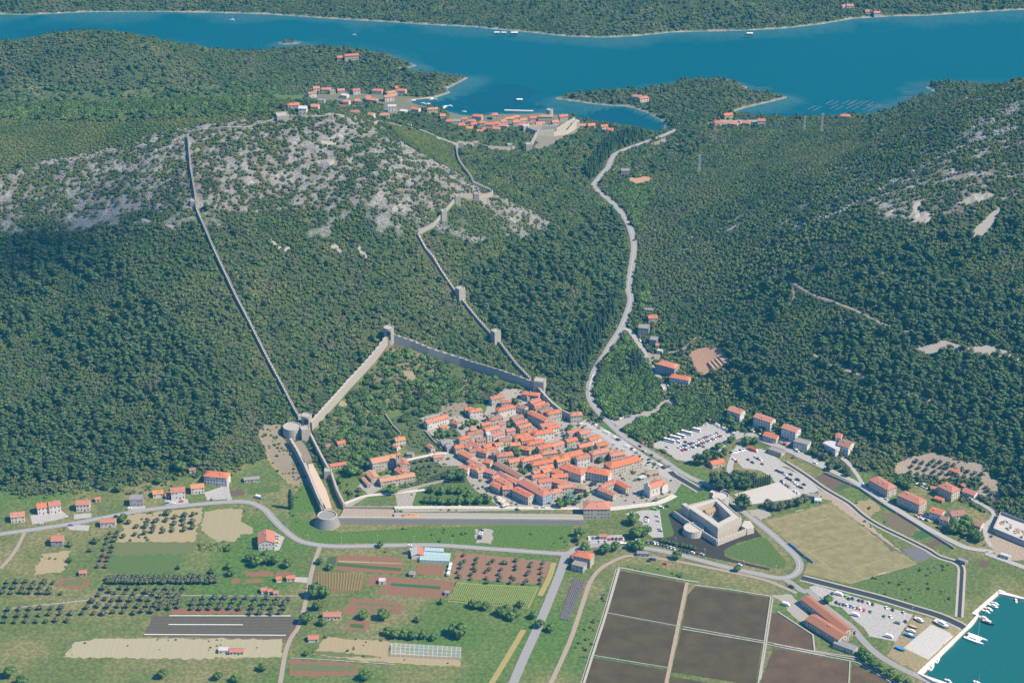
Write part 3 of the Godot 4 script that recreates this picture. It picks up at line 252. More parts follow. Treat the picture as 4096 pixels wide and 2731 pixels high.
const HOUSES := [
["town", 13.3, -114.2, 25.4, -111.1, 6.9, 7.4, "h", "stone", "red", ""],
["town", 15, -110.1, 19.9, -112.2, 4.3, 5.4, "g", "stone", "orange", ""],
["town", -22.2, -100.2, -9.1, -106.6, 6.9, 7.4, "g", "stone", "red", ""],
["town", -9.1, -96.9, -3.6, -98.3, 5.2, 6.4, "h", "stone", "red", ""],
["town", -12.3, -80.3, -0.7, -86, 7.7, 7.4, "h", "white", "red", ""],
["town", -48, -81.6, -41, -84, 6, 5.4, "g", "stone", "red", ""],
["town", -40.8, -75.7, -33.9, -78.2, 6.9, 7.4, "h", "white", "red", ""],
["town", -59.4, -59.1, -53.4, -54.1, 5.2, 4.4, "g", "stone", "red", ""],
["town", 5.1, -91.6, 14.8, -85.6, 6.9, 6.4, "g", "white", "brown", ""],
["town", 18.2, -97, 28, -104.6, 7.7, 6.4, "g", "stone", "red", ""],
["town", 21.9, -91.3, 32.9, -98.5, 6.9, 6.4, "g", "stone", "red", ""],
["town", 23, -88.1, 30.1, -91.8, 6, 5.4, "g", "stone", "brown", ""],
["town", 31.2, -94.3, 37.8, -97.4, 5.2, 5.4, "g", "stone", "brown", ""],
["town", 28.3, -81.3, 40.4, -89, 6.9, 5.4, "g", "pink", "brown", ""],
["town", 38.5, -76.6, 46.2, -79.8, 7.7, 7.4, "h", "stone", "red", ""],
["town", 18.5, -76.1, 35.6, -57.8, 7.7, 8.4, "g", "stone", "red", ""],
["town", -24.6, -65.2, -18.7, -69.2, 6.9, 6.4, "g", "stone", "brown", ""],
["town", -20.2, -63.5, -13.8, -66.9, 8.6, 6.4, "h", "stone", "brown", ""],
["town", -30.8, -50.5, -22.3, -54.8, 6, 6.4, "g", "ochre", "red", ""],
["town", -0.7, -63.6, 10.1, -70.9, 6.9, 6.4, "g", "stone", "brown", ""],
["town", 2.9, -55.3, 14.7, -61.7, 6.9, 6.4, "g", "stone", "red", ""],
["town", 6.6, -47.1, 18.4, -54.1, 6.9, 6.4, "g", "ochre", "red", ""],
["town", -13.7, -54.7, -6.8, -57.6, 5.2, 5.4, "g", "stone", "red", ""],
["town", -27.3, -39.8, -13.7, -48, 7.7, 6.4, "g", "pink", "red", ""],
["town", -42, -43.8, -36.3, -46.6, 5.2, 4.4, "g", "stone", "red", ""],
["town", -44.6, -31.7, -30.7, -40.3, 7.7, 5.4, "g", "stone", "brown", ""],
["town", -20.5, -29.7, -8.9, -37.6, 7.7, 6.4, "g", "white", "red2", ""],
["town", -35.7, -19.6, -27.1, -23, 6.9, 6.4, "g", "stone", "brown", ""],
["town", -6, -42.4, 2.5, -45.6, 6, 5.4, "g", "pink", "red", ""],
["town", 28.5, -50.7, 42.5, -57.5, 8.6, 6.4, "g", "stone", "red", ""],
["town", 35.4, -46.4, 46.2, -51.1, 6, 6.4, "g", "white", "red", ""],
["town", 24.6, -33.1, 36.9, -37.6, 8.6, 8.4, "h", "white", "red", ""],
["town", 15.6, -40.5, 24.9, -44.8, 6, 5.4, "g", "stone", "red", ""],
["town", 4.6, -27.4, 14.2, -31.1, 7.7, 7.4, "h", "ochre", "red", ""],
["town", 8.6, -22.6, 21.4, -27.9, 6.9, 6.4, "g", "stone", "red", ""],
["town", 18.1, -15.1, 27.6, -18.8, 8.6, 7.4, "h", "stone", "red", ""],
["town", -13, -22, -2.5, -27.1, 8.6, 5.4, "g", "stone", "brown", ""],
["town", -50.8, -25.1, -44.1, -28.3, 6.9, 5.4, "h", "stone", "red", ""],
["town", -42.1, -18.9, -31.9, -8, 6.9, 5.4, "g", "stone", "red", ""],
["town", -28.7, -9.1, -17.8, -16.7, 7.7, 5.4, "g", "stone", "red", ""],
["town", -17.2, -10.7, -9.8, -14.3, 6.9, 7.4, "g", "white", "red", ""],
["town", -24.8, -4.2, -16.1, -9.1, 6, 5.4, "g", "stone", "red", ""],
["town", -1.9, -13.4, 7.8, -15.7, 6.9, 6.4, "g", "ochre", "red", ""],
["town", 9.1, -8.6, 15.7, -5.7, 6.9, 6.4, "h", "ochre", "red", ""],
["town", -57, -5.4, -49.2, -8.8, 7.7, 6.4, "g", "stone", "red", ""],
["town", -48.8, -12.9, -40.8, -7.1, 6.9, 5.4, "g", "stone", "red", ""],
["town", -50.6, 1.4, -38.4, 14.2, 7.7, 6.4, "g", "stone", "red", ""],
["town", -42.3, -0.9, -34.8, -3.3, 6.9, 5.4, "g", "stone", "brown", ""],
["town", -33.4, -3.3, -23.7, 2.4, 6.9, 6.4, "g", "stone", "red", ""],
["town", -70.5, -15.6, -62.1, -20.1, 6.9, 5.4, "g", "stone", "grey", ""],
["town", -65.5, -8.7, -59.3, -12, 6.9, 5.4, "g", "stone", "grey", ""],
["town", -77.5, 10.2, -68.8, 7.6, 6, 4.4, "g", "stone", "red", ""],
["town", 25.4, -4.8, 38.1, -11.4, 7.7, 7.4, "g", "ochre", "red", ""],
["town", 39.1, -10.6, 49.8, -18.4, 7.7, 6.4, "g", "pink", "red", ""],
["town", 53.5, -20.5, 64.2, -25.4, 7.7, 6.4, "g", "stone", "red", ""],
["town", 55.5, -38.4, 68, -46.5, 6.9, 5.4, "g", "stone", "red", ""],
["town", 67.1, -34.6, 76.8, -39.8, 8.6, 7.4, "g", "stone", "red", ""],
["town", 76.3, -21.8, 87.1, -28.4, 7.7, 7.4, "g", "white", "red", ""],
["town", 65.9, -9.5, 78.7, -14.9, 7.7, 6.4, "g", "ochre", "red", ""],
["town", 83.4, -14.1, 94.1, -18.1, 7.7, 5.4, "g", "stone", "red", ""],
["town", 80.6, 6.7, 91.7, 1.2, 8.6, 8.4, "h", "pink", "red", ""],
["town", 96.2, 8.4, 110, 3.4, 7.7, 6.4, "g", "stone", "red", ""],
["town", 97, 1.4, 106.1, -2, 6.9, 5.4, "g", "stone", "red", ""],
["town", -11.8, 6.6, -3, 4.7, 8.6, 6.4, "h", "stone", "red", ""],
["town", -18.7, 4.2, -13.2, 0.7, 6, 5.4, "g", "stone", "brown", ""],
["town", -3.5, 20.1, 9, 15.3, 7.7, 6.4, "g", "ochre", "red", ""],
["town", 12.1, 17.9, 25.7, 11.6, 8.6, 7.4, "h", "stone", "red", ""],
["town", 31.5, 4.7, 41.2, 1.9, 6.9, 7.4, "h", "ochre", "red", ""],
["town", -41.4, 16.6, -28.3, 29.7, 7.7, 5.4, "g", "stone", "red", ""],
["town", -27.4, 18.2, -20.1, 21.2, 7.7, 6.4, "g", "stone", "red", ""],
["town", -14.4, 22.2, 9.4, 49.9, 7.7, 5.4, "g", "stone", "brown", ""],
["town", -49.9, 32.6, -42.1, 36.9, 6.9, 7.4, "g", "white", "red", ""],
["town", -41.7, 28.8, -33.9, 34.7, 6.9, 6.4, "g", "stone", "red", ""],
["town", -34.3, 41.3, -25.1, 35.5, 6.9, 6.4, "g", "stone", "red", ""],
["town", -25.1, 37.7, -16.3, 43.4, 6.9, 6.4, "g", "stone", "red", ""],
["town", -19.3, 52.6, -13.2, 49.4, 6, 6.4, "g", "stone", "red", ""],
["town", -13.2, 43, -3.9, 54.6, 6.9, 6.4, "g", "stone", "brown", ""],
["town", -8.6, 47.2, 5.3, 61.3, 6.9, 6.4, "g", "stone", "red", ""],
["town", -13.1, 55, -1.9, 66.3, 6.9, 6.4, "g", "stone", "red", ""],
["town", -18.7, 63.3, -10, 72.6, 7.7, 6.4, "g", "stone", "red", ""],
["town", -9, 73.8, 0.7, 73.4, 7.7, 7.4, "g", "stone", "red", ""],
["town", 3.4, 77.5, 18.3, 92.3, 8.6, 8.4, "g", "stone", "red", "tall stone house with arched ground floor beside the pale blue palace"],
["town", 12.4, 68.1, 30.4, 88.8, 12, 10, "h", "blue", "red", "large pale blue palace with hipped red roof facing the sea wall"],
["town", 8.3, 64.8, 16.9, 73.1, 6.9, 7.4, "g", "stone", "red", ""],
["town", 21.9, 25.5, 35.5, 20.3, 8.6, 7.4, "h", "ochre", "red", ""],
["town", 26.5, 35.9, 39.5, 30.8, 7.7, 7.4, "g", "stone", "red", ""],
["town", 29.5, 43.8, 36.7, 39.6, 6.9, 8.4, "g", "pink", "red", ""],
["town", 20.2, 44.2, 28, 40.3, 6.9, 7.4, "g", "stone", "red", ""],
["town", 37.6, 17.3, 45.5, 13.1, 6.9, 7.4, "g", "stone", "red", ""],
["town", 43.3, 20.9, 55.3, 15.4, 7.7, 7.4, "g", "stone", "orange", "stone house with a square hole open in its orange roof"],
["town", 51.3, 11, 65, 4, 9.5, 7.4, "h", "pink", "red", ""],
["town", 62.5, 17.6, 75.2, 12.6, 7.7, 8.4, "g", "white", "red", ""],
["town", 53.3, 35.3, 65.9, 44.7, 12, 9, "h", "white", "red", "broad white three storey house with hipped roof beside the market street"],
["town", 38.3, 39.9, 48.5, 44.2, 6.9, 7.4, "g", "stone", "red", ""],
["town", 38.6, 51.8, 53.5, 49.3, 7.7, 7.4, "g", "stone", "red", ""],
["town", 19.6, 54.4, 31.9, 51, 6.9, 8.4, "g", "white", "red", ""],
["town", 25.1, 63.9, 36.9, 60.3, 6.9, 8.4, "g", "white", "red", ""],
["town", 38, 57.7, 51.1, 65.5, 7.7, 7.4, "g", "ochre", "red", ""],
["town", 43.8, 72.7, 58.1, 69.2, 7.7, 7.4, "g", "stone", "red", ""],
["town", 37.1, 81.3, 46.3, 76.1, 7.7, 6.4, "g", "stone", "red", ""],
["town", 31.2, 72.7, 36, 70.4, 6, 5.4, "g", "stone", "brown", ""],
["town", 60.5, 65.7, 69.4, 68.2, 6.9, 4.4, "h", "stone", "tan", ""],
["town", 77.8, 41.7, 90, 46.4, 12, 9, "h", "white", "red", "square pale stone house with hipped roof above the black cafe awnings"],
["town", 97.3, 31.6, 119, 19.9, 13, 9, "h", "stone", "red", "long stone palace with many small windows beside the parking road"],
["town", 85, 70.7, 99.1, 59.2, 6.9, 6.4, "g", "stone", "red", ""],
["town", 83.9, 74, 98.1, 86.1, 6.9, 6.4, "g", "stone", "red", ""],
["town", 101.1, 59.8, 111.4, 73, 6.9, 6.4, "g", "stone", "red", ""],
["town", 62.2, -73.1, 67.6, -74, 7.7, 8.4, "h", "stone", "red", "square gate house with red roof at the end of the east wall"],
["town", 132.3, 36.5, 139.6, 35.4, 6.9, 3.4, "h", "stone", "tan", ""],
["convent", -137.5, 28.9, -112.6, 18.4, 11, 10, "g", "stone", "tile", "tall convent church with orange tiled gable roof"],
["convent", -127.4, 58.2, -94.8, 46.4, 8, 6, "g", "stone", "tile", "south wing of the convent along the cloister"],
["convent", -138.2, 41.7, -131.2, 55.8, 9, 6, "g", "stone", "tile", "short west wing of the convent cloister"],
["convent", -110.7, 34.9, -102.8, 45.5, 9, 6, "g", "stone", "red", "east wing of the convent cloister"],
["convent", -108.1, 23.1, -103.8, 35.1, 9, 9, "g", "stone", "red", "convent choir with steep red roof beside the bell tower"],
["convent", -144.1, 47.8, -137.1, 62.2, 4, 3, "g", "stone", "tile", "low lean-to with orange tiles beside the convent"],
["convent", -87.1, -52.2, -65.7, -65.9, 8, 7, "g", "white", "red", "long white house with red roof above the western gardens"],
["convent", -116.4, -19.9, -107.1, -23.2, 8, 6, "g", "white", "orange", "white cottage with sandy orange roof among the garden trees"],
["convent", -117.4, -13.7, -112.2, -9.1, 5, 4, "g", "white", "orange", ""],
["convent", -174, -18.3, -166.7, -21.3, 7, 3, "g", "stone", "red", ""],
["convent", -185, -12.3, -180.7, -13.8, 5, 3, "g", "stone", "brown", ""],
["convent", -177.9, 24.1, -163.3, 19.2, 6, 3, "g", "stone", "red", ""],
["convent", -72.3, -48.6, -66.7, -52.4, 5, 3, "g", "stone", "red", ""],
["convent", -82.7, -12.9, -78, -5.6, 5, 4, "g", "stone", "red", ""],
["convent", -103.6, 1.3, -97.2, 2.5, 6, 3, "f", "stone", "grey", ""],
["road", -468.7, 124, -456.3, 121.6, 10, 6, "g", "white", "red", "white house with terrace, westernmost beside the valley road"],
["road", -447.3, 109, -437.3, 105.6, 10, 7, "g", "white", "red", "left half of the white double house with dormers"],
["road", -436.7, 106.9, -426.3, 103.5, 10, 8, "g", "white", "red", "right half of the white double house with dormers"],
["road", -411.1, 102.4, -398.7, 101.2, 10, 7, "g", "white", "red2", "white house with balconies and solar panel behind its roof"],
["road", -342.6, 79, -333.2, 77.3, 8, 4, "g", "white", "orange", "small cottage with bright orange roof and chimney beside the road"],
["road", -325.1, 81.1, -312.1, 78.5, 10, 8, "g", "white", "red2", "three storey house with two dormers and a red car in front"],
["road", -307.5, 71.2, -295.4, 68.5, 9, 6, "g", "white", "orange", "house with bright orange roof above a small brown garden"],
["road", -290.8, 52.7, -277.4, 55.3, 11, 9, "h", "white", "red", "tall white house with balconies at the lane top"],
["road", -259, 50.1, -244.5, 47.6, 6, 3, "g", "stone", "grey", "grey roofed hillside shed with red end wall"],
["road", -383.3, 132.9, -369.2, 132, 8, 5, "g", "white", "red2", "low white house with faded red roof below the road"],
["road", -422.4, 166.2, -411.8, 165.8, 11, 6, "g", "concrete", "red", "grey unplastered house with red roof in the green field"],
["road", -226.4, 156.9, -224.1, 177, 15, 7, "g", "white", "red2", "large white house with red gable roof at the road bend"],
["road", -210.3, 230.6, -205.9, 229.7, 6, 3, "g", "white", "red", ""],
["road", -201.1, 229.1, -193.8, 228, 6, 3, "g", "white", "red", ""],
["road", -221.9, 249.3, -216.5, 248.3, 6, 3, "g", "white", "red2", ""],
["road", -215.9, 250.7, -211.9, 249.9, 5, 3, "g", "white", "red2", ""],
["road", -210.3, 253.9, -205.9, 253.5, 5, 3, "g", "white", "red2", ""],
["road", -387.5, 219.8, -381.3, 219.3, 6, 3, "g", "stone", "red", ""],
["road", -312.9, 40.8, -306.9, 39.4, 5, 3, "g", "stone", "brown", ""],
["road", -396.4, 87.6, -391.5, 86.1, 5, 3, "g", "stone", "red", ""],
["road", -330.9, 81.2, -326.8, 80.3, 5, 3, "g", "stone", "red", ""],
["farm", -163.4, 291.3, -148.3, 290.9, 8, 4, "g", "white", "red2", "white farmhouse with dormer porch and faded red roof"],
["farm", -173.4, 325.8, -164.7, 325.1, 7, 3, "g", "white", "red", "small cottage with red roof and porch by the stubble field"],
["farm", -118.4, 233.6, -112.4, 233.6, 6, 3, "f", "white", "white", "white flat roofed shed between the red vegetable fields"],
["farm", -59.3, 252.9, -54.4, 252.9, 5, 2.6, "f", "stone", "grey", ""],
["farm", -91.6, 221, -87.1, 221.8, 6, 3, "g", "stone", "grey", ""],
["farm", -93, 182.8, -91.2, 182.8, 3, 4, "f", "white", "white", ""],
["farm", -247.6, 343.6, -239.2, 343.6, 6, 3, "f", "white", "white", "white flat roofed half of the shed in the straw field"],
["farm", -238.2, 345.4, -226.1, 345.4, 6, 3, "g", "white", "red2", "red roofed half of the shed in the straw field"],
["valley", 149.7, -279.6, 159.3, -280.6, 9, 5, "g", "stone", "red", "red roofed house by the top of the valley lane"],
["valley", 146.9, -301.6, 156.1, -299, 6, 3, "f", "concrete", "grey", ""],
["valley", 169.9, -149.9, 182.2, -144.8, 9, 6, "h", "white", "red", "white house with red roof lowest on the valley lane"],
["valley", 159.6, -174.4, 169.8, -167.9, 11, 9, "h", "concrete", "red", "blue grey three storey house with red hipped roof on the valley lane"],
["valley", 154.9, -225, 158.3, -224.9, 6, 3, "g", "white", "red", ""],
["valley", 221.5, -75.8, 233.5, -66.2, 10, 9, "g", "white", "red", "white house with red roof nearest the coach park"],
["valley", 246.2, -57.7, 261.9, -45.3, 10, 9, "g", "white", "red", "white gabled house, second from the coach park on the east road"],
["valley", 271.6, -33.5, 284.5, -22.8, 10, 9, "g", "white", "red", "white house with balconies, third from the coach park on the east road"],
["valley", 253.1, -34.3, 265.4, -25.9, 9, 4, "g", "white", "red", "low garage with red roof between the white east road houses"],
["valley", 201.7, -72.8, 205.8, -70.3, 5, 3, "g", "stone", "red", ""],
["valley", 194.1, 20, 206.6, 13.5, 9, 4, "g", "stone", "red", "low red roofed restaurant under the dark pines"],
["valley", 256.2, -11.1, 267.8, -2, 8, 4, "f", "stone", "grey", ""],
["valley", 155.9, -213.2, 161.8, -211.1, 5, 3, "f", "white", "white", ""],
["east", 350.7, 61.9, 359.5, 74.2, 12, 9, "h", "stone", "red2", "stone apartment block with laundry balconies, nearer the hill lane"],
["east", 372.7, 92.4, 383.4, 103.6, 12, 10, "h", "stone", "red2", "apartment block with red balconies beside the east road"],
["east", 414.1, 75.7, 418.7, 81.3, 12, 10, "h", "cream", "red", "four storey cream villa with balconies beside the blue pool"],
["east", 393.7, 114.7, 403.7, 121.7, 10, 7, "g", "white", "red", "white house with bright red roof and skylights below the cream villa"],
["east", 409.6, 123, 423.1, 120, 11, 7, "g", "white", "brown", "white house with brown roof behind the dark trees"],
["east", 400.5, 127.8, 406.7, 131.7, 7, 6, "g", "white", "brown", ""],
["east", 422.4, 130.1, 436.8, 139.9, 10, 5, "g", "white", "brown", "long low hall with brown roof next to the building site"],
["east", 431.8, 74.9, 441.8, 83.1, 8, 3, "g", "white", "red2", "open red roofed carport on the villa terrace"],
["east", 426, 45.5, 431.8, 50.1, 6, 3, "g", "stone", "red", ""],
["east", 402.9, 84.7, 409.9, 89.8, 5, 3, "g", "ochre", "red", "ochre pergola house with red roof before the cream villa"],
["east", 402.2, 65.1, 407.9, 67.5, 5, 3, "g", "white", "red", ""],
["east", 321.3, -14.8, 326.3, -12.9, 9, 5, "g", "white", "red", ""],
["east", 431.1, 67.5, 433.8, 69, 4, 3, "g", "white", "red", ""],
["salt", 257, 267.3, 287.2, 320.6, 10, 6, "g", "stone", "tile2", "longer old salt storehouse with weathered orange tiles"],
["salt", 257.7, 299, 281.8, 330.5, 13, 6, "g", "stone", "tile2", "shorter broad salt storehouse with weathered orange tiles"],
["salt", 274.5, 333.3, 290, 344.6, 9, 4, "f", "stone", "grey", "flat roofed stone annex at the end of the salt storehouses"],
["salt", 404.5, 196.5, 410.7, 202, 5, 3, "f", "concrete", "grey", ""],
["salt", 444.7, 188.1, 451.5, 192.8, 5, 3, "f", "white", "white", ""],
["shore", 61.1, 200.2, 68.4, 203.3, 10, 10, "h", "stone", "red", "stone tower house with red roof at the road junction"],
["shore", 73.4, 114, 85.4, 114, 15, 11, "h", "stone", "red", "grey three storey customs house with hipped red roof"],
["shore", 287.6, 88.7, 294.4, 89.9, 7, 3, "f", "white", "white", "white box shed behind the football pitch"],
["shore", 80.8, 156.1, 87.5, 156.1, 5, 3, "g", "white", "red2", ""],
["shore", 283.1, 79.7, 291.8, 82, 7, 3, "f", "stone", "grey", ""],
["shore", 55.2, 208.5, 65.6, 213.5, 9, 6, "f", "stone", "grey", "flat roofed lower part of the stone house at the junction"],
["shore", 113.7, 186.3, 124.8, 187.3, 5, 3, "f", "concrete", "grey", ""],
["shore", 127.6, 193.7, 131.3, 194.8, 4, 3, "g", "stone", "grey", ""],
["shore", -99.3, 125.2, -90.4, 125.2, 7, 5.5, "h", "stone", "orange", "small house with hipped orange roof standing on the sea wall terrace"],
["road", -362.3, 92.9, -349.8, 91.6, 10, 7, "f", "concrete", "grey", "unfinished grey concrete house shell beside the valley road"],
["valley", 138.2, -259.4, 149.7, -257.2, 11, 7, "f", "concrete", "grey", "unfinished concrete house, upper of two on the valley lane"],
["valley", 149.4, -234.3, 157.3, -232, 10, 6, "f", "concrete", "grey", "unfinished concrete house, lower of two on the valley lane"],
["valley", 281.1, -15.3, 293.8, -7.8, 10, 6, "f", "white", "grey", "flat roofed white house below the garage on the east road"],
["town", -25.5, -28.4, -20.8, -29.5, 8, 9, "f", "white", "white", "white flat topped house with roof terrace amid brown roofs"],
["east", 311.6, -10.5, 322.6, 3, 12, 5, "f", "white", "white", "white flat roofed school wing with glass front on the east bank"],
["east", 324.4, -6.3, 334.5, 1.1, 14, 6, "g", "white", "brown", "brown roofed hall of the school on the east bank"],
["village", -286.478, -1096.99, -277.522, -1098.61, 9, 8, "g", "white", "red", ""],
["village", -292.147, -1077.53, -281.653, -1081.47, 9, 6, "g", "white", "red", ""],
["village", -256.986, -511.349, -251.414, -511.851, 9, 5, "h", "white", "red", ""],
["village", -233.285, -512.987, -224.715, -512.213, 9, 5, "g", "white", "red", ""],
["village", -274.88, -1041.74, -265.12, -1040.86, 9, 6, "f", "white", "grey", ""],
["village", -271.352, -1102.16, -265.648, -1101.64, 9, 5, "h", "white", "red", ""],
["village", -263.275, -1095.14, -254.925, -1097.46, 9, 4, "f", "stone", "grey", ""],
["village", -251.804, -1098.71, -241.996, -1100.49, 9, 4, "g", "stone", "red", ""],
["village", -229.3, -1092.32, -219.3, -1095.08, 9, 6, "g", "white", "red", ""],
["village", -197.599, -1094.37, -190.201, -1093.03, 9, 6, "h", "white", "red", ""],
["village", -176.811, -1086.78, -169.789, -1089.42, 9, 5, "h", "white", "orange", ""],
["village", -162.156, -1091.36, -156.044, -1090.24, 9, 7, "h", "white", "red", ""],
["village", -169.493, -1110.92, -165.307, -1112.08, 9, 4, "g", "stone", "red", ""],
["village", -182.294, -1061.73, -169.506, -1065.27, 9, 7, "g", "white", "red", ""],
["village", -206.7, -1058.93, -192.7, -1053.67, 9, 5, "g", "stone", "red", ""],
["village", -208.851, -1066, -201.349, -1066, 9, 5, "g", "stone", "red", ""],
["village", -238.608, -1046.14, -230.392, -1043.86, 9, 5, "g", "white", "red", ""],
["village", -223.633, -1054.7, -216.367, -1054.7, 9, 4, "g", "white", "red", ""],
["village", -245.835, -494.5, -236.965, -493.7, 9, 7, "g", "white", "white", "white gabled house with sandy roof on the hill edge"],
["village", -244.233, -1079.01, -235.167, -1075.59, 9, 4, "f", "white", "white", ""],
["village", -174.073, -1005.95, -161.927, -1007.05, 9, 9, "f", "white", "white", "tall white unfinished block in the far village"],
["village", -140.114, -1009.9, -129.486, -1005.9, 9, 7, "g", "white", "red", ""],
["village", -115.65, -1013.17, -108.35, -1013.83, 9, 6, "h", "white", "orange", ""],
["village", -181.296, -944.3, -168.504, -944.3, 9, 7, "g", "white", "red", ""],
["village", -169.617, -548.718, -162.983, -546.882, 9, 5, "g", "white", "red", ""],
["village", -156.855, -1003.46, -147.745, -1000.94, 9, 4, "f", "white", "white", ""],
["village", -189.134, -529.655, -179.266, -530.545, 9, 4, "g", "stone", "brown", ""],
["village", -100.445, -987.362, -92.9545, -988.038, 9, 5, "g", "white", "red", ""],
["village", -138.238, -729.984, -128.962, -727.416, 9, 4, "g", "white", "red", ""],
["village", -90.3268, -947.8, -82.0732, -947.8, 9, 5, "g", "stone", "red", ""],
["village", -80.9512, -947.8, -71.0488, -947.8, 9, 6, "g", "white", "grey", ""],
["village", -69.8216, -970.573, -62.5784, -971.227, 9, 5, "g", "stone", "red", ""],
["village", -60.5868, -959.089, -50.8132, -957.311, 9, 5, "g", "stone", "red", ""],
["village", -51.2127, -982.234, -45.1873, -980.566, 9, 7, "h", "stone", "red", ""],
["village", -44.5017, -950.366, -37.0983, -951.034, 9, 4, "g", "stone", "red", ""],
["village", -27.9493, -986.044, -20.0507, -986.756, 9, 7, "g", "stone", "red", ""],
["village", -36.6195, -927.834, -24.7805, -926.766, 9, 5, "g", "white", "red", ""],
["village", -23.9889, -935.749, -16.2111, -936.451, 9, 5, "g", "stone", "red", ""],
["village", -16.9106, -908.521, -5.6894, -906.479, 9, 5, "g", "stone", "red", ""],
["village", -25.9675, -880.468, -16.4325, -878.732, 9, 4, "g", "stone", "red", ""],
["village", -39.7566, -868.956, -31.4434, -867.444, 9, 4, "g", "stone", "red", ""],
["village", -48.5092, -843.693, -38.6908, -841.907, 9, 3, "g", "stone", "red", ""],
["village", -61.5276, -882.582, -53.0724, -881.818, 9, 3, "g", "stone", "orange", ""],
["village", -73.4336, -916.301, -64.7664, -918.699, 9, 4, "g", "stone", "red", ""],
["village", -16.1751, -952.917, -8.82487, -955.683, 9, 5, "g", "stone", "red", ""],
["village", -7.02483, -963.954, -1.57517, -964.446, 9, 7, "h", "stone", "orange", ""],
["village", 2.11333, -976.567, 6.68667, -977.833, 9, 6, "h", "stone", "red", ""],
["village", 1.12875, -947.614, 10.8713, -949.386, 9, 5, "g", "stone", "red", ""],
["village", 10.841, -959.922, 19.759, -963.278, 9, 5, "g", "stone", "red", ""],
["village", 9.87573, -919.041, 19.1243, -917.359, 9, 5, "g", "stone", "red", ""],
["village", 24.284, -968.696, 35.316, -970.704, 9, 6, "g", "stone", "red", ""],
["village", 40.5707, -969.1, 52.0293, -969.1, 9, 8, "h", "stone", "tan", "broad sandy roofed palace in the far harbour village"],
["village", 21.0123, -939.428, 31.7877, -935.372, 9, 5, "g", "stone", "brown", ""],
["village", 32.9703, -934.683, 44.4297, -935.717, 9, 5, "g", "stone", "red", ""],
["village", 54.8596, -945.929, 63.7404, -949.271, 9, 5, "g", "stone", "red", ""],
["village", 65.2035, -964.396, 76.7965, -967.604, 9, 9, "g", "stone", "red", "tall red roofed church house above the far fort"],
["village", -56.764, -933.314, -49.636, -935.286, 9, 4, "g", "stone", "red", ""],
["village", -247.868, -1241.99, -234.532, -1244.41, 9, 7, "h", "stone", "red", "long red roofed mansion alone on the wooded far headland"],
["village", -262.443, -1243.4, -254.757, -1243.4, 9, 4, "g", "stone", "red", ""],
["village", 93.1685, -937.1, 101.632, -937.1, 9, 4, "g", "stone", "red", ""],
["village", 104.337, -939.615, 114.063, -941.385, 9, 4, "g", "stone", "red", ""],
["village", 121.719, -928.189, 130.281, -931.411, 9, 6, "g", "white", "red", ""],
["village", 131.882, -925.09, 138.318, -923.31, 9, 3, "g", "stone", "red", ""],
["village", 175.046, -1059.96, 180.554, -1058.44, 9, 7, "h", "white", "red", "left pavilion of the white villa on the wooded headland"],
["village", 184.123, -1053.52, 189.877, -1055.68, 9, 6, "h", "white", "red", "right pavilion of the white villa on the wooded headland"],
["village", 294.817, -981.086, 306.583, -985.514, 9, 6, "g", "ochre", "red", ""],
["village", 278.604, -949.441, 290.596, -952.759, 9, 5, "g", "white", "red", ""],
["village", 297.657, -946.101, 310.943, -941.099, 9, 5, "g", "stone", "red", ""],
["village", 318.606, -950.18, 328.594, -946.42, 9, 4, "g", "stone", "red", ""],
["village", 338.145, -945.3, 348.455, -945.3, 9, 7, "g", "white", "red", ""],
["village", 138.197, -691.3, 149.603, -691.3, 9, 6, "f", "concrete", "grey", "flat grey concrete block beside the pass road"],
["village", 454.509, -938.081, 460.891, -936.919, 9, 6, "h", "stone", "red", ""],
["village", 540.211, -1514.91, 550.989, -1515.89, 9, 5, "g", "white", "red", ""],
["village", 532.078, -1514.29, 538.522, -1516.71, 9, 4, "g", "white", "red", ""],
["village", 565.485, -1480.4, 572.315, -1480.4, 9, 4, "g", "stone", "red", ""],
["village", 578.325, -1475.3, 588.075, -1475.3, 9, 6, "g", "white", "red", ""]]
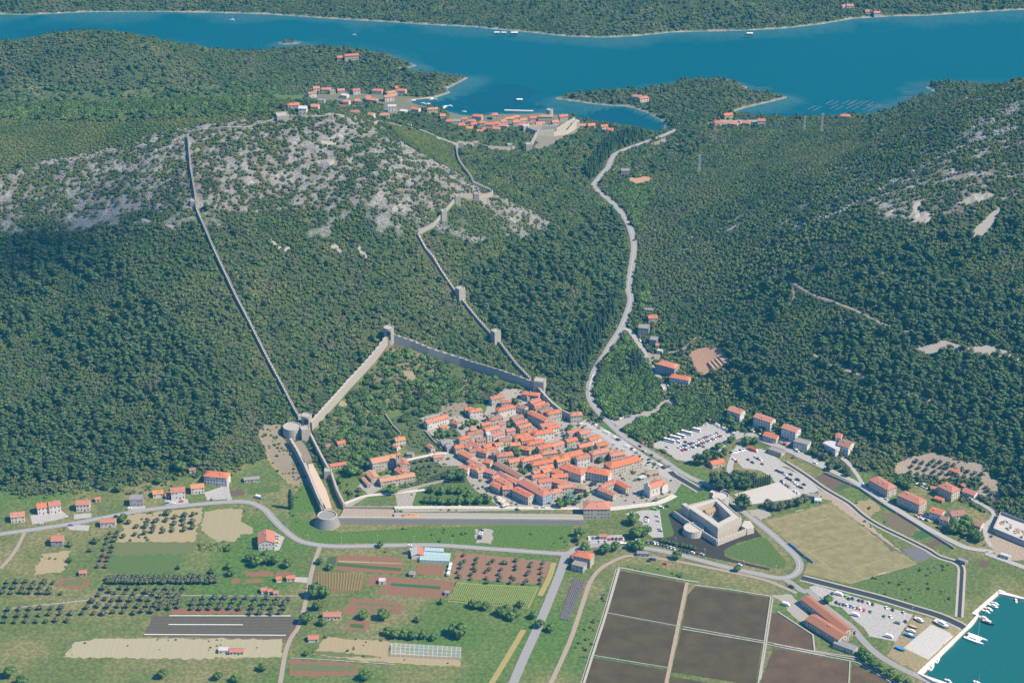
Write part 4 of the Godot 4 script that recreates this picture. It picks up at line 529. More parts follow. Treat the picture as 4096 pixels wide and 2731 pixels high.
const WALLS := [
["long straight stone wall climbing the left hillside to the summit", 4.5, 1.7, 1, [-212.1,-53.5,-214.5,-51.4,-232.4,-85.7,-250,-114.5,-265.1,-141.2,-288.5,-183.9,-315.3,-240.5,-331.2,-276.9,-341.5,-300.1,-346.8,-327.2,-357.2,-375.3,-369.2,-448.8]],
["steep town wall from the hill tower down to the western bastion", 9, 2.6, 0, [-131.5,-175.6,-145.4,-150.6,-158.7,-127.6,-169.4,-108.1,-183,-78.3,-194.1,-53.5,-201.2,-38.4]],
["town wall sloping from the hill tower to the eastern square tower", 9, 2.6, 0, [-125.3,-179.4,-106.5,-176.3,-87.7,-171.8,-71.6,-169.2,-54.1,-165.4,-31.3,-157.5,-7.2,-146.6,8.7,-138.5,23.3,-131.5]],
["town wall running down beside the eastern houses to the gate house", 7, 3, 0, [27.2,-127,34.2,-111.4,41.6,-97,50.1,-83.8,60.7,-74]],
["crenellated wall climbing from the eastern tower up the middle slope", 4, 1.7, 1, [19.2,-146.2,4.6,-170.7,-11.7,-204.1,-19.9,-214.7,-29.6,-227.9,-50.5,-254.1,-59.6,-263.9,-73,-279.5,-85.8,-294.9,-94.3,-303.1,-103.2,-315.8]],
["pale wall zigzagging along the rocky spur on the middle hill", 4.2, 1.6, 1, [-103.3,-317.5,-86.7,-334.2,-76.2,-356.7,-62.1,-391.5,-58.6,-400.3,-42.3,-411.4,-22.3,-437.8,-27.4,-440.9,-44.5,-444,-55.8,-496.9,-65.2,-561.5,-67.8,-594,-64.2,-648.2]],
["pale wall with two towers running down towards the far fort", 4.2, 1.6, 1, [-64.2,-648.2,-44.7,-671.4,-29.8,-664.6,-3.9,-680.5,2.7,-698]],
["sloping wall joining the lone tower to the far fort", 5, 2.4, 1, [20.9,-736.3,27.2,-800.2,34.9,-873.3]],
["low pale wall along the rocky summit ridge", 1.6, 1.4, 0, [-371,-461.2,-351.3,-459.8,-306.2,-459,-268.1,-478.2,-264.1,-486.1,-250.2,-484.3,-236.8,-486.4,-209.9,-492.4]],
["low pale wall descending behind the summit towards the sea", 3, 1.8, 0, [-160.7,-499.5,-153.2,-531.8,-141.4,-552.6,-119.1,-601.6,-92,-595.4,-72.2,-623.3,-64.4,-653.6]],
["inner wall stepping down from the western bastion to the sea wall", 6, 2.2, 1, [-203,-31.5,-191.8,-3.2,-180.7,27.3,-174.4,45.1,-167.4,74,-158.3,103.2]],
["outer terrace wall with sloping face below the western bastion", 7, 3, 0, [-219.6,-13.9,-211.3,3.5,-202.4,26.9,-194.8,51.2,-182.9,92.9,-175.1,115.8]],
["high grey sea wall in front of the promenade", 6, 4, 0, [-162.8,128.3,-110,129.1,-30.8,129.9,66.5,131.6]],
["inner parapet wall between promenade and sea wall terrace", 3, 1, 0, [-158.6,102.8,-111.3,102.8,-108.9,110.1]],
["grey garden retaining wall along the east road", 2.2, 0.8, 0, [304.5,33.5,333.3,63,353.5,97.8,376,131.6,404.5,175.8]],
["white garden wall across the olive fields", 1.2, 0.8, 0, [-443.9,278.3,-424.7,274.2,-401.1,269.7,-372,263.9,-368.5,258.2]],
["long white field wall beside the olive rows", 1.2, 0.8, 0, [-363.1,256.8,-327.2,256.3,-282.3,256.3,-248.6,256.8,-187.9,257.2]],
["white field wall before the lowest red field", 1, 0.7, 0, [-186.4,353.5,-154.3,356.5,-125.9,360.2,-97.7,363.5]],
["stone wall around the convent gardens", 2.5, 0.8, 0, [-110.3,72.6,-82.8,57.7,-60.9,47.6]],
["garden wall beside the western lane", 2.2, 0.7, 0, [-129,-76.8,-120.2,-55.4,-111.8,-40.4]],
["lane wall climbing past the long white house", 2.2, 0.7, 0, [-87.6,-45.2,-78,-25.4,-68.7,-8.4]]]
const TOWERS := [
["round", "round open backed tower at the top corner of the town wall", -129.6, -179.9, 10.5, 15, 0],
["round", "round tower with battlements above the western bastion", -205.6, -42.8, 10.5, 13, 0],
["drum", "broad half round bastion below the western round tower", -219, -30, 18, 8, 0],
["square", "square tower joining the western bastion to the inner wall", -205.8, -24.8, 9, 12, 20],
["square", "plain square tower at the eastern corner of the town wall", 28.8, -130.1, 11, 13, -15],
["square", "tall broken topped tower, lower of two on the middle slope wall", -17.4, -210.4, 8, 13, 35],
["square", "tall broken topped tower, upper of two on the middle slope wall", -56.1, -261.4, 8, 13, 35],
["square", "small square tower on the rocky zigzag, lowest", -76, -351.6, 6, 9, 20],
["square", "small square tower on the rocky zigzag at its bend", -61.1, -386.6, 6, 9, 10],
["square", "small square tower beside the eastern zigzag corner", -40.3, -411.7, 6, 7, 0],
["square", "square tower at the upper corner behind the spur", -62.8, -613.9, 6, 8, 0],
["square", "square tower midway along the far wall", -44.5, -657.7, 6, 8, 0],
["square", "square tower at the broken end of the far wall", -2.7, -686.2, 6, 8, 0],
["square", "lone square tower below the far fort", 21.2, -705.7, 8, 12, 10],
["cone", "huge sloping round bastion at the corner of the sea wall", -172.2, 130.4, 18, 9, 0],
["round", "round harbour tower behind the far village", 52.9, -995.7, 9, 9, 0],
["square", "small square turret halfway down the inner western wall", -178.2, 42.3, 7, 8, 0],
["square", "ruined stone keep on the rocky hill summit", -264.3, -480.1, 14, 5, 15],
["square", "small ruined turret east of the hill summit", -209.6, -489.9, 6, 4, 0],
["square", "low stone post at the elbow of the long left wall", -345.8, -314.1, 8, 4, 0]]
const FORT := {"outer": [162.4,119.8,194.2,104.1,212.7,141.6,189.1,160.3], "court": [172.5,122.1,191.5,109.9,203.5,137.2,190.2,150.3], "west": [158.9,115.8,164.9,126.1,168.6,123.4,166.4,120.7,163,114.5], "south": [183,152.1,189.1,161.2,193.8,157.3,188.2,148.6], "apron": [152,115.8,163.1,132.7,175,151,188.1,169.1,203.1,158.4,217.2,148.4], "roundb": [168.3,146.7], "eastb": [216.3,134.4,221.7,134.4,223.8,144,224,146.7,217.5,150.1,212.7,144], "north": [196.8,100], "barr": [180.2,120,193.2,112.4], "turret": [189.4,96.2]}
const FAR_FORT := [17.9,-873.9,34.7,-857,55.6,-862,72.1,-881.9,88.6,-933.3,85.9,-946,60.5,-902.8,40.2,-900.9,22,-895.3]
const PAN_WALLS := [[1.6, [96.9,208.7,155.8,230.6,165.2,233.1]], [1.6, [96.4,207.7,81.8,283.4,66.8,353.4,54.9,410]], [0.8, [82.9,283.4,141.5,303.8]], [0.8, [68.4,349.5,130.7,367.8]], [3.2, [155.7,234.5,142.9,304.7,131.1,369.5,119.3,434.5]], [1.2, [162.5,238.4,189,244.3,228,256.8]], [1.2, [227.9,257.8,214.8,329.1,202.8,393.3,188.7,458.4]], [1, [147.4,305.6,215.4,328.2]], [1, [146.1,309.2,214.1,330.9]], [1.2, [229.2,260.7,216.1,330.9,205.6,384.9]], [1, [217.3,329.5,255.3,343.4]], [1, [215.9,332.7,263.6,349.5]], [1.4, [231.5,281.9,244.6,300.1,257.5,318,255.8,343.4]], [1.2, [222.5,332.1,252.7,343.4,291.2,357,317.2,389.4]], [1, [222.2,335.3,252.3,346.6,289.8,360.1,314.4,390.5]], [0.9, [283.5,358.5,277.9,391.2]], [1.2, [256,342.6,264.1,345.8,291.7,353]]]
const QUAY := [[336.8,375.1,390,306.4,396.3,297.1,403.4,286.8,399.7,283.9,431.8,244.9,436.5,248.4,430,251.2,406.1,279.9,405.3,287,396.9,301.8,391,308.5,340.7,376.8], [430.4,246.2,450.7,258.3,461.4,264.4,460.9,267,450.2,260.7,429,251.2], [336.8,375.1,340.7,376.8,360.3,389.8,380.5,403.5,378.2,406.6,348.6,386.8]]
const TREES := [
["leafy", "park", [-76.6,71,8.5,-66.9,74.1,8.5,-57.8,72,8.5,-49.6,73,8.5,-80.5,91,8,-74.9,91.5,8.5,-67.8,93.5,8.5,-57.7,94.5,8.5,-49.2,92.5,8.5,-40.6,92.4,9.5,-31.6,92.5,8.5,-22.5,90.4,8.5,-40.3,80.2,8.5,-26.1,82.9,7]],
["leafy", "parkbig", [-59.4,46.1,12,-49.2,44.5,12.5]],
["leafy", "convent", [-115.1,72.7,11,-155,40,13,-160.3,34.4,10,-149,37.6,8,-166.4,54.7,8,-146.2,22.3,8]],
["leafy", "yards", [-10.4,-20,7,-13.6,-24.9,6,-27.1,-0.4,5,-20.9,-11,5,-40.7,-61.6,7,-44.9,-58.1,6,-36.4,-60.7,6,-49.1,-51.7,6,0.2,-63,6,-4.1,-58.6,6,-12.8,-67.4,5,53.3,-33,5,70.3,-30.9,5,35.8,5,5,17.8,28.5,5,12.6,33.8,6,8.5,30.7,5,90.8,-12.5,6,93.3,3.8,5,-26.7,38.2,4,-55.2,-38,5,-75.3,-34.3,6,-68.9,-34.5,6,-62.6,-36.8,6,-71.4,-45.8,5,51.2,-83.9,5,59.2,-56.2,6,57,-52.7,5]],
["leafy", "towntree", [45.4,99,9,51.5,96,9,60.6,94.1,6,65.4,83.9,6,71.1,78.8,6,86.7,12.1,7,71.7,-9.4,7,78.1,-9.4,7,15.3,-79.9,8,3.3,-5,10,-1.9,-8.9,8,5.4,-0.8,9,20.3,-21.5,6,45.3,-4.4,6,3.5,-102.7,8]],
["leafy", "fortree", [113.3,130.1,13,114.1,155.8,13,123.5,151.6,12,115.7,177.9,12,84.6,183.1,11,94.4,178.1,10,66.1,179.2,9,62.6,152.9,10,60.7,161.6,8,149.3,193.6,9,202.5,214,7,108.5,174.2,8]],
["pine", "court", [216.6,102.4,15,221,104,12,195.6,64.2,14,201.6,59.6,14,220.6,60.6,15,216.9,52.7,14,208.5,71.7,10,226.7,56.3,13,231.3,55.3,12,194.1,56.3,13,197.8,65.7,12,205.5,54,13,208.1,63.4,12,213.2,56.3,13,222.7,63.4,12,227.2,63.1,11,216,62.1,13,201.7,66,10,218.1,65,9]],
["leafy", "courtree", [242.3,100.9,10,246.4,104.4,9,254.1,104.4,9,262.3,100,9,271.7,95.4,10,278,88.8,9]],
["cypress", "hedge", [232.4,61.3,11,234.8,60.6,11,237.1,59.7,11,239.4,58.7,11,241.8,57.8,11,244.2,56.7,11,246.5,55.7,11,248.3,54.8,11]],
["cypress", "lane", [133.8,-194.4,20,130.1,-188.3,18,126.1,-174,16,136.9,-188,17,134.1,-177.5,15,129.2,-204,15]],
["leafy", "coach", [219.5,-30.2,9,205.5,-15.6,9,233.4,-25.8,10,243.1,-27.3,8,192.2,-1.2,9,198.9,-0,8]],
["pine", "coachpine", [180.5,13.9,11,191.5,12.8,12,197.8,6.4,10,210,-1.2,9,186.6,16.1,11,201.8,8.6,10]],
["leafy", "eastree", [220.9,-65.5,10,225.1,-51.8,9,261.7,-46.3,6,293.8,-0.7,5]],
["cypress", "lonecyp", [-209,101.8,22]],
["cypress", "wallcyp", [60.3,-94.1,18]],
["cypress", "gardencyp", [-94.9,-106.9,16,-93.1,-112,15,-96.2,-105.7,12,-80,-133.8,12,-81.3,-131.1,10]],
["leafy", "farmtree", [-363.8,125.3,9,-321.3,41,13,-306.9,33.5,10,-376.3,70.3,9,-339.9,59.5,8,-230.1,205.8,12,-222.8,199.1,12,-214.5,201.8,10,-237,196.4,9,-202.5,207.5,9,-255.1,210,7,-251.4,221.8,8,-382.6,165.3,7,-405,171.2,6,-299.8,210.4,5,-400.1,198.1,6,-269,217.9,6]],
["leafy", "gardentree", [-173.9,257,14,-166.5,257.9,13,-177.7,298.5,12,-169.8,278.1,9,-128.6,292.4,9,-111.6,293.2,11,-44.5,321.2,14,-49.3,317.7,12,-99.7,322.1,9,-92,322.1,9,-84.4,323.9,9,-75.8,323,8,-106.6,317.8,8,-81.6,296.9,6,-29,275.4,8,-4.6,283.5,9,-0.7,294.1,9,-31.9,276.3,7,-120.2,172.3,7,-174,201.7,7,-164.2,211.3,7,-172.6,348.6,6,-163.1,302.1,8,-7.5,289.7,8,-61.3,268.2,6,-67.2,325.6,7]],
["leafy", "lowertree", [23.9,306.3,9,18.5,291.7,8,33.2,312.3,8,7.2,273.3,7,-289.7,382,9,-121.6,384.7,10,-207.9,371.6,8,-416.7,380.5,11,-403.6,392.3,10,-243.3,384.4,8,-228.5,387.5,8,-34.6,274.2,8,-23.1,277.7,8,-9.8,285.6,9,3.4,289.1,9]],
["leafy", "roadtree", [297,357.2,10,300.9,366.7,10,307,373.8,9,313.7,381.5,9,319.7,388.4,8,325.7,394.6,8,294.7,349.2,8]],
["leafy", "barenear", [276.8,266.8,9]],
["leafy", "easttree", [410.9,139.2,12,423,137.2,14,415.2,148,11,425.7,154.7,12,429.2,162.4,10,407.6,147,10,376.6,59.5,9,380.9,64.8,8,365.8,56.5,8,373.5,53.2,9]],
["leafy", "olivebank", [307.3,9.7,8,314.6,18.2,8,301.6,5.3,7,310.4,26.8,8,320.1,23.4,8,325.4,31,8,298,0.3,7,326.4,38.6,7]]]
const OLIVES := {
"straw meadow": [[-315.6,120.6,5.3,-314.7,132.3,5.3], [-307.3,117.5,5.9,-307.2,125.6,5.1,-306.2,133.2,5,-303.7,143.5,6], [-299.3,116.1,5.2,-298.1,129.2,6.1,-296.6,139.4,5.7], [-340.2,127.5,5,-340.4,137.7,6.2,-339.5,149.8,5.2], [-324.4,114.6,6.1,-322.9,126.3,5.4], [-333.6,128.5,4.9,-333.2,138.2,4.7,-332.9,146.5,5.1], [-348.9,138,5.2], [-357.7,130.3,5.4,-358.3,155.7,5.1], [-323,146.8,5.2,-314.7,144.8,4.8], [-323.1,111.4,5.9,-331.4,126.8,5.2], [-348.4,151.9,4.7]],
"long western orchard": [[-361.2,245.7,6.3,-364.1,256.4,4.7,-367.7,266.9,6,-370.5,277.2,5.7,-373,286.1,5], [-355.1,250.5,5.3,-357,262.8,4.7,-361,274.2,6,-363.1,286.1,4.8], [-346.3,244.7,5,-349.5,254.5,5,-350.4,265.2,4.7,-352.4,275.7,6.3,-354.5,286.6,6], [-339,245.9,5.5,-341.2,254.7,4.7,-342.8,264.3,6.1,-343.9,274.7,4.7,-346.5,283.9,5], [-330.8,245.7,4.9,-332.9,255.8,5.6,-333.6,264.7,6.2,-335.7,275.3,5.9,-337.9,283.6,5], [-322.2,252.1,6.2,-325,263.1,6,-326.5,274.8,5.5,-328.5,285.9,5.1], [-314.1,245.9,4.8,-315.6,255.4,5.8,-318.4,264.7,4.9,-318.7,273.5,4.8,-321.3,282.7,5.6], [-305.9,245.8,5,-308.2,253.4,4.7,-308.7,259.3,6,-309.9,268.3,5.6,-311.4,274.4,5.8,-313.2,283.2,6], [-299.3,247.1,4.7,-301.2,253.6,5.5,-301.4,259.9,4.9,-303.4,266.5,5.5,-305.2,272.8,6,-306.5,278.4,5.3], [-290.2,244.5,5.1,-292,252.7,4.8,-294.1,258.6,6.1,-295.2,264.9,6.1,-296.4,270.8,6.1,-298.7,277.9,6.1], [-292.7,262.4,5,-291.3,268.3,4.9,-290.8,275.9,5.6], [-278.4,264.3,4.7,-279.4,271.2,5.5,-279,278.3,4.8], [-270.6,262.5,5.3,-270.4,271.1,5.7,-271.3,278.5,5.2], [-260.8,261.7,6.2,-262.7,270.8,6,-263.6,278.2,4.9], [-252.1,261.4,5.8,-254.2,269.2,4.9,-254.5,277.6,6.2], [-242.5,261.9,5.3,-244.1,269.2,5.3,-245.5,277.6,5.8], [-233.6,261.3,4.7,-235.8,271,6,-236.6,278.9,6.2], [-224.6,264,5.5,-225,272.3,5.9,-225.7,278.2,5.8,-227,287,5.7], [-214.8,263.4,6.2,-216.4,271.6,6.2,-217.2,278.6,5.1,-218.7,286.7,6.3], [-205.8,263.6,5.3,-207,271,5.4,-209.2,278.3,5.6,-209.3,286.7,5.3], [-196.7,264.1,4.9,-199,272.4,6.3,-199,279.2,5.2,-201.3,286,5]],
"dense olive hedge": [[-359,230.1,6.5,-355.7,228.7,5.6,-350.1,228.4,6.5,-345.8,229.2,6.8,-341.9,229.1,5.4,-337.7,227.9,5.7,-333.2,227.9,6.9,-328.1,229.6,6.4,-323,229,6.8,-318.3,229.1,6.1,-314,229.1,6.1,-309.9,227.8,6.6,-305.4,227.5,5.4,-300.3,227.8,5.8,-295.8,229.1,5.7,-291.8,228,5.2,-286.7,227.1,6.8,-283.1,227.3,6.6,-277.7,227.4,6.1,-273.5,228.4,5.4,-268.4,228.9,6.4,-263.7,228.7,5.8], [-358.7,235.8,6.2,-355.6,235.3,6.7,-351.2,235.4,6.7,-346.8,234,6.2,-342.9,235.8,6.3,-338.6,235.8,6.2,-334.4,235.7,6.7,-329.5,235.8,6.3,-325.7,235.2,6,-321.2,234.6,5.2,-317.4,234.9,6.1,-313.5,234.3,5.5,-309.8,235.5,6.7,-305,234,6.9,-300.6,234.8,5.1,-296.4,235.1,6.2,-293.3,235.3,5.2,-288.7,234,5.7,-283.8,235.3,6.6,-280.5,234.5,6.2,-276.7,234.5,6.9,-271.4,235.5,5.6,-267.4,235.3,6.4,-263.7,234,5.1]],
"lower left grove": [[-448.8,234.9,4.7,-440.7,234.4,5.2,-432.3,234.6,5.2,-424.4,235.2,4.3,-416.1,235.2,5.6,-407.7,236.2,4.4], [-448.9,242.5,4.4,-441.3,244.2,5.3,-432.7,244,4.4,-425.2,244.4,5.7,-417.4,244.5,5.5,-409.2,246.2,4.7], [-449.8,252,5.6,-441.9,252.6,4.5,-433.2,251.6,5.4,-425.3,252.2,4.3,-416.8,252.7,5.7,-408.2,253.1,5.7], [-438,290.1,5.7,-428,290,5.7,-419.7,289.6,5.3,-410,288.8,4.4,-401.6,286.9,5,-392,286.8,4.8,-382.6,286.5,5.4], [-437.9,299.1,4.6,-428.7,299.4,4.5,-419.5,298.6,4.8,-410.4,299.2,4.5,-401.9,298.8,4.6,-393.6,297.3,5.5,-383.8,298,5], [-438.5,280.3,5.3,-429.2,279.4,4.8,-420,279.1,4.9,-411.4,278,5.4,-401.6,278,4.4,-393,277.6,5.6]],
"young left grove": [[-432.6,240.5,4,-424.3,238.6,4.1,-414.9,237.8,3.4], [-429,252.8,3.6,-413.9,252.5,3.7,-397.4,253.9,4.2]],
"red soil plot": [[-43.5,188.6,4.2,-43.1,200.3,4.5,-45.9,202.7,4,-46,210,4.4,-49,217.8,3.5,-47.2,225.7,4.6], [-31.7,195.1,4.1,-33.1,203.2,4.4,-34.1,211.3,4.3,-32.7,215.5,3.7,-36.3,222.1,4.4,-36.7,229.2,3.7], [-17.2,199.3,4.5,-20.3,202.6,3.4,-20.2,213.2,4.4,-23.5,217.4,3.5,-22.9,228.1,3.7,-22,235.6,4.4], [-7.7,202,4.5,-5.1,202.4,3.4,-9.6,213.4,3.9,-11.6,221.4,4.2,-10.3,227.5,4.1,-11.1,231.3,3.9], [3.8,198.1,4.3,3.5,207.1,3.7,3.5,212.6,4.2,-0.1,226,3.6,2,230,3.9,-1.3,235.7,4.3], [17.4,202.9,3.7,16.7,207.4,4,15.5,217.3,4.1,14,221.8,4.5,13.3,232.8,4.5,11,236.9,3.8], [28.2,202.6,3.8,26.4,211.2,3.8,25.9,219.7,3.8,26.9,227.7,3.8,25.6,230.2,3.5,25.1,236.2,3.4]],
"terraced villa orchard": [[394.8,24.5,4.7,400.2,27.6,4.2,406.4,30.9,4.2,411.5,34.4,4.2,416.7,37.7,4,422.5,40,5.2,428.4,44.5,4.6,434.6,47.6,4.3,440,50.4,4.3,445.5,54.4,4.5,451.4,57.5,4.8], [389.3,30.3,4.3,395.8,33.3,4.2,402.3,37.2,4.8,409.5,41.5,4.3,415.9,45.2,4.4,422.8,48.1,5.1,429,53.1,4.9,435.3,56.2,4.8,441.9,60.1,4.7,448.4,63.3,4.3], [386.7,38.2,4.7,393.5,40.4,4.1,399,44.4,4.3,404.8,47.1,5,410.1,51.2,3.8,416.4,55,4.5], [424.7,53.7,4,430.3,57.8,4.8,436.4,62.5,5.1,442.6,66.8,5.1], [410.6,28.1,4.3,416.4,31.6,4.9,423,35.4,4.7,428.4,38.8,4.1], [450.1,69.2,3.8,452.8,75.1,4.2,454.2,79.7,4.9,456.8,84.8,5], [386.6,43.2,3.9,392.3,45.9,4.8,399.2,48.3,4.9]],
"narrow garden strip": [[-371.4,149.1,4.1,-372,158.1,4.9,-372,167.6,4.5,-371.9,178.7,4.6,-371.6,189.2,4.3,-372.3,197,4.2,-373,208.2,4.3], [-364.9,147.4,4.3,-365.9,154.8,4.5,-365.8,163.3,5,-365.2,173.9,5,-365.1,182.4,4.8,-365.6,191.1,5.1,-366.3,198.1,4.1,-365.6,208.2,4.5], [-384.9,180.5,4.6,-384.1,162.9,4.2]],
"convent garden": [[-156.2,72.4,4.6,-146.5,69.8,5.1], [-153.5,76.5,4.9,-145.9,78.4,4.8], [-100.5,19.5,4.7,-94,16.1,5,-88,13.3,4.2,-82.5,11.6,4], [-98.6,30.8,4.9,-91.7,28,4.9,-85.4,25.7,5.1,-79.7,23.4,4.6], [-96.2,40.7,5,-88.6,38.7,4.1,-80.3,36.6,4,-73.3,32.5,3.9]]}
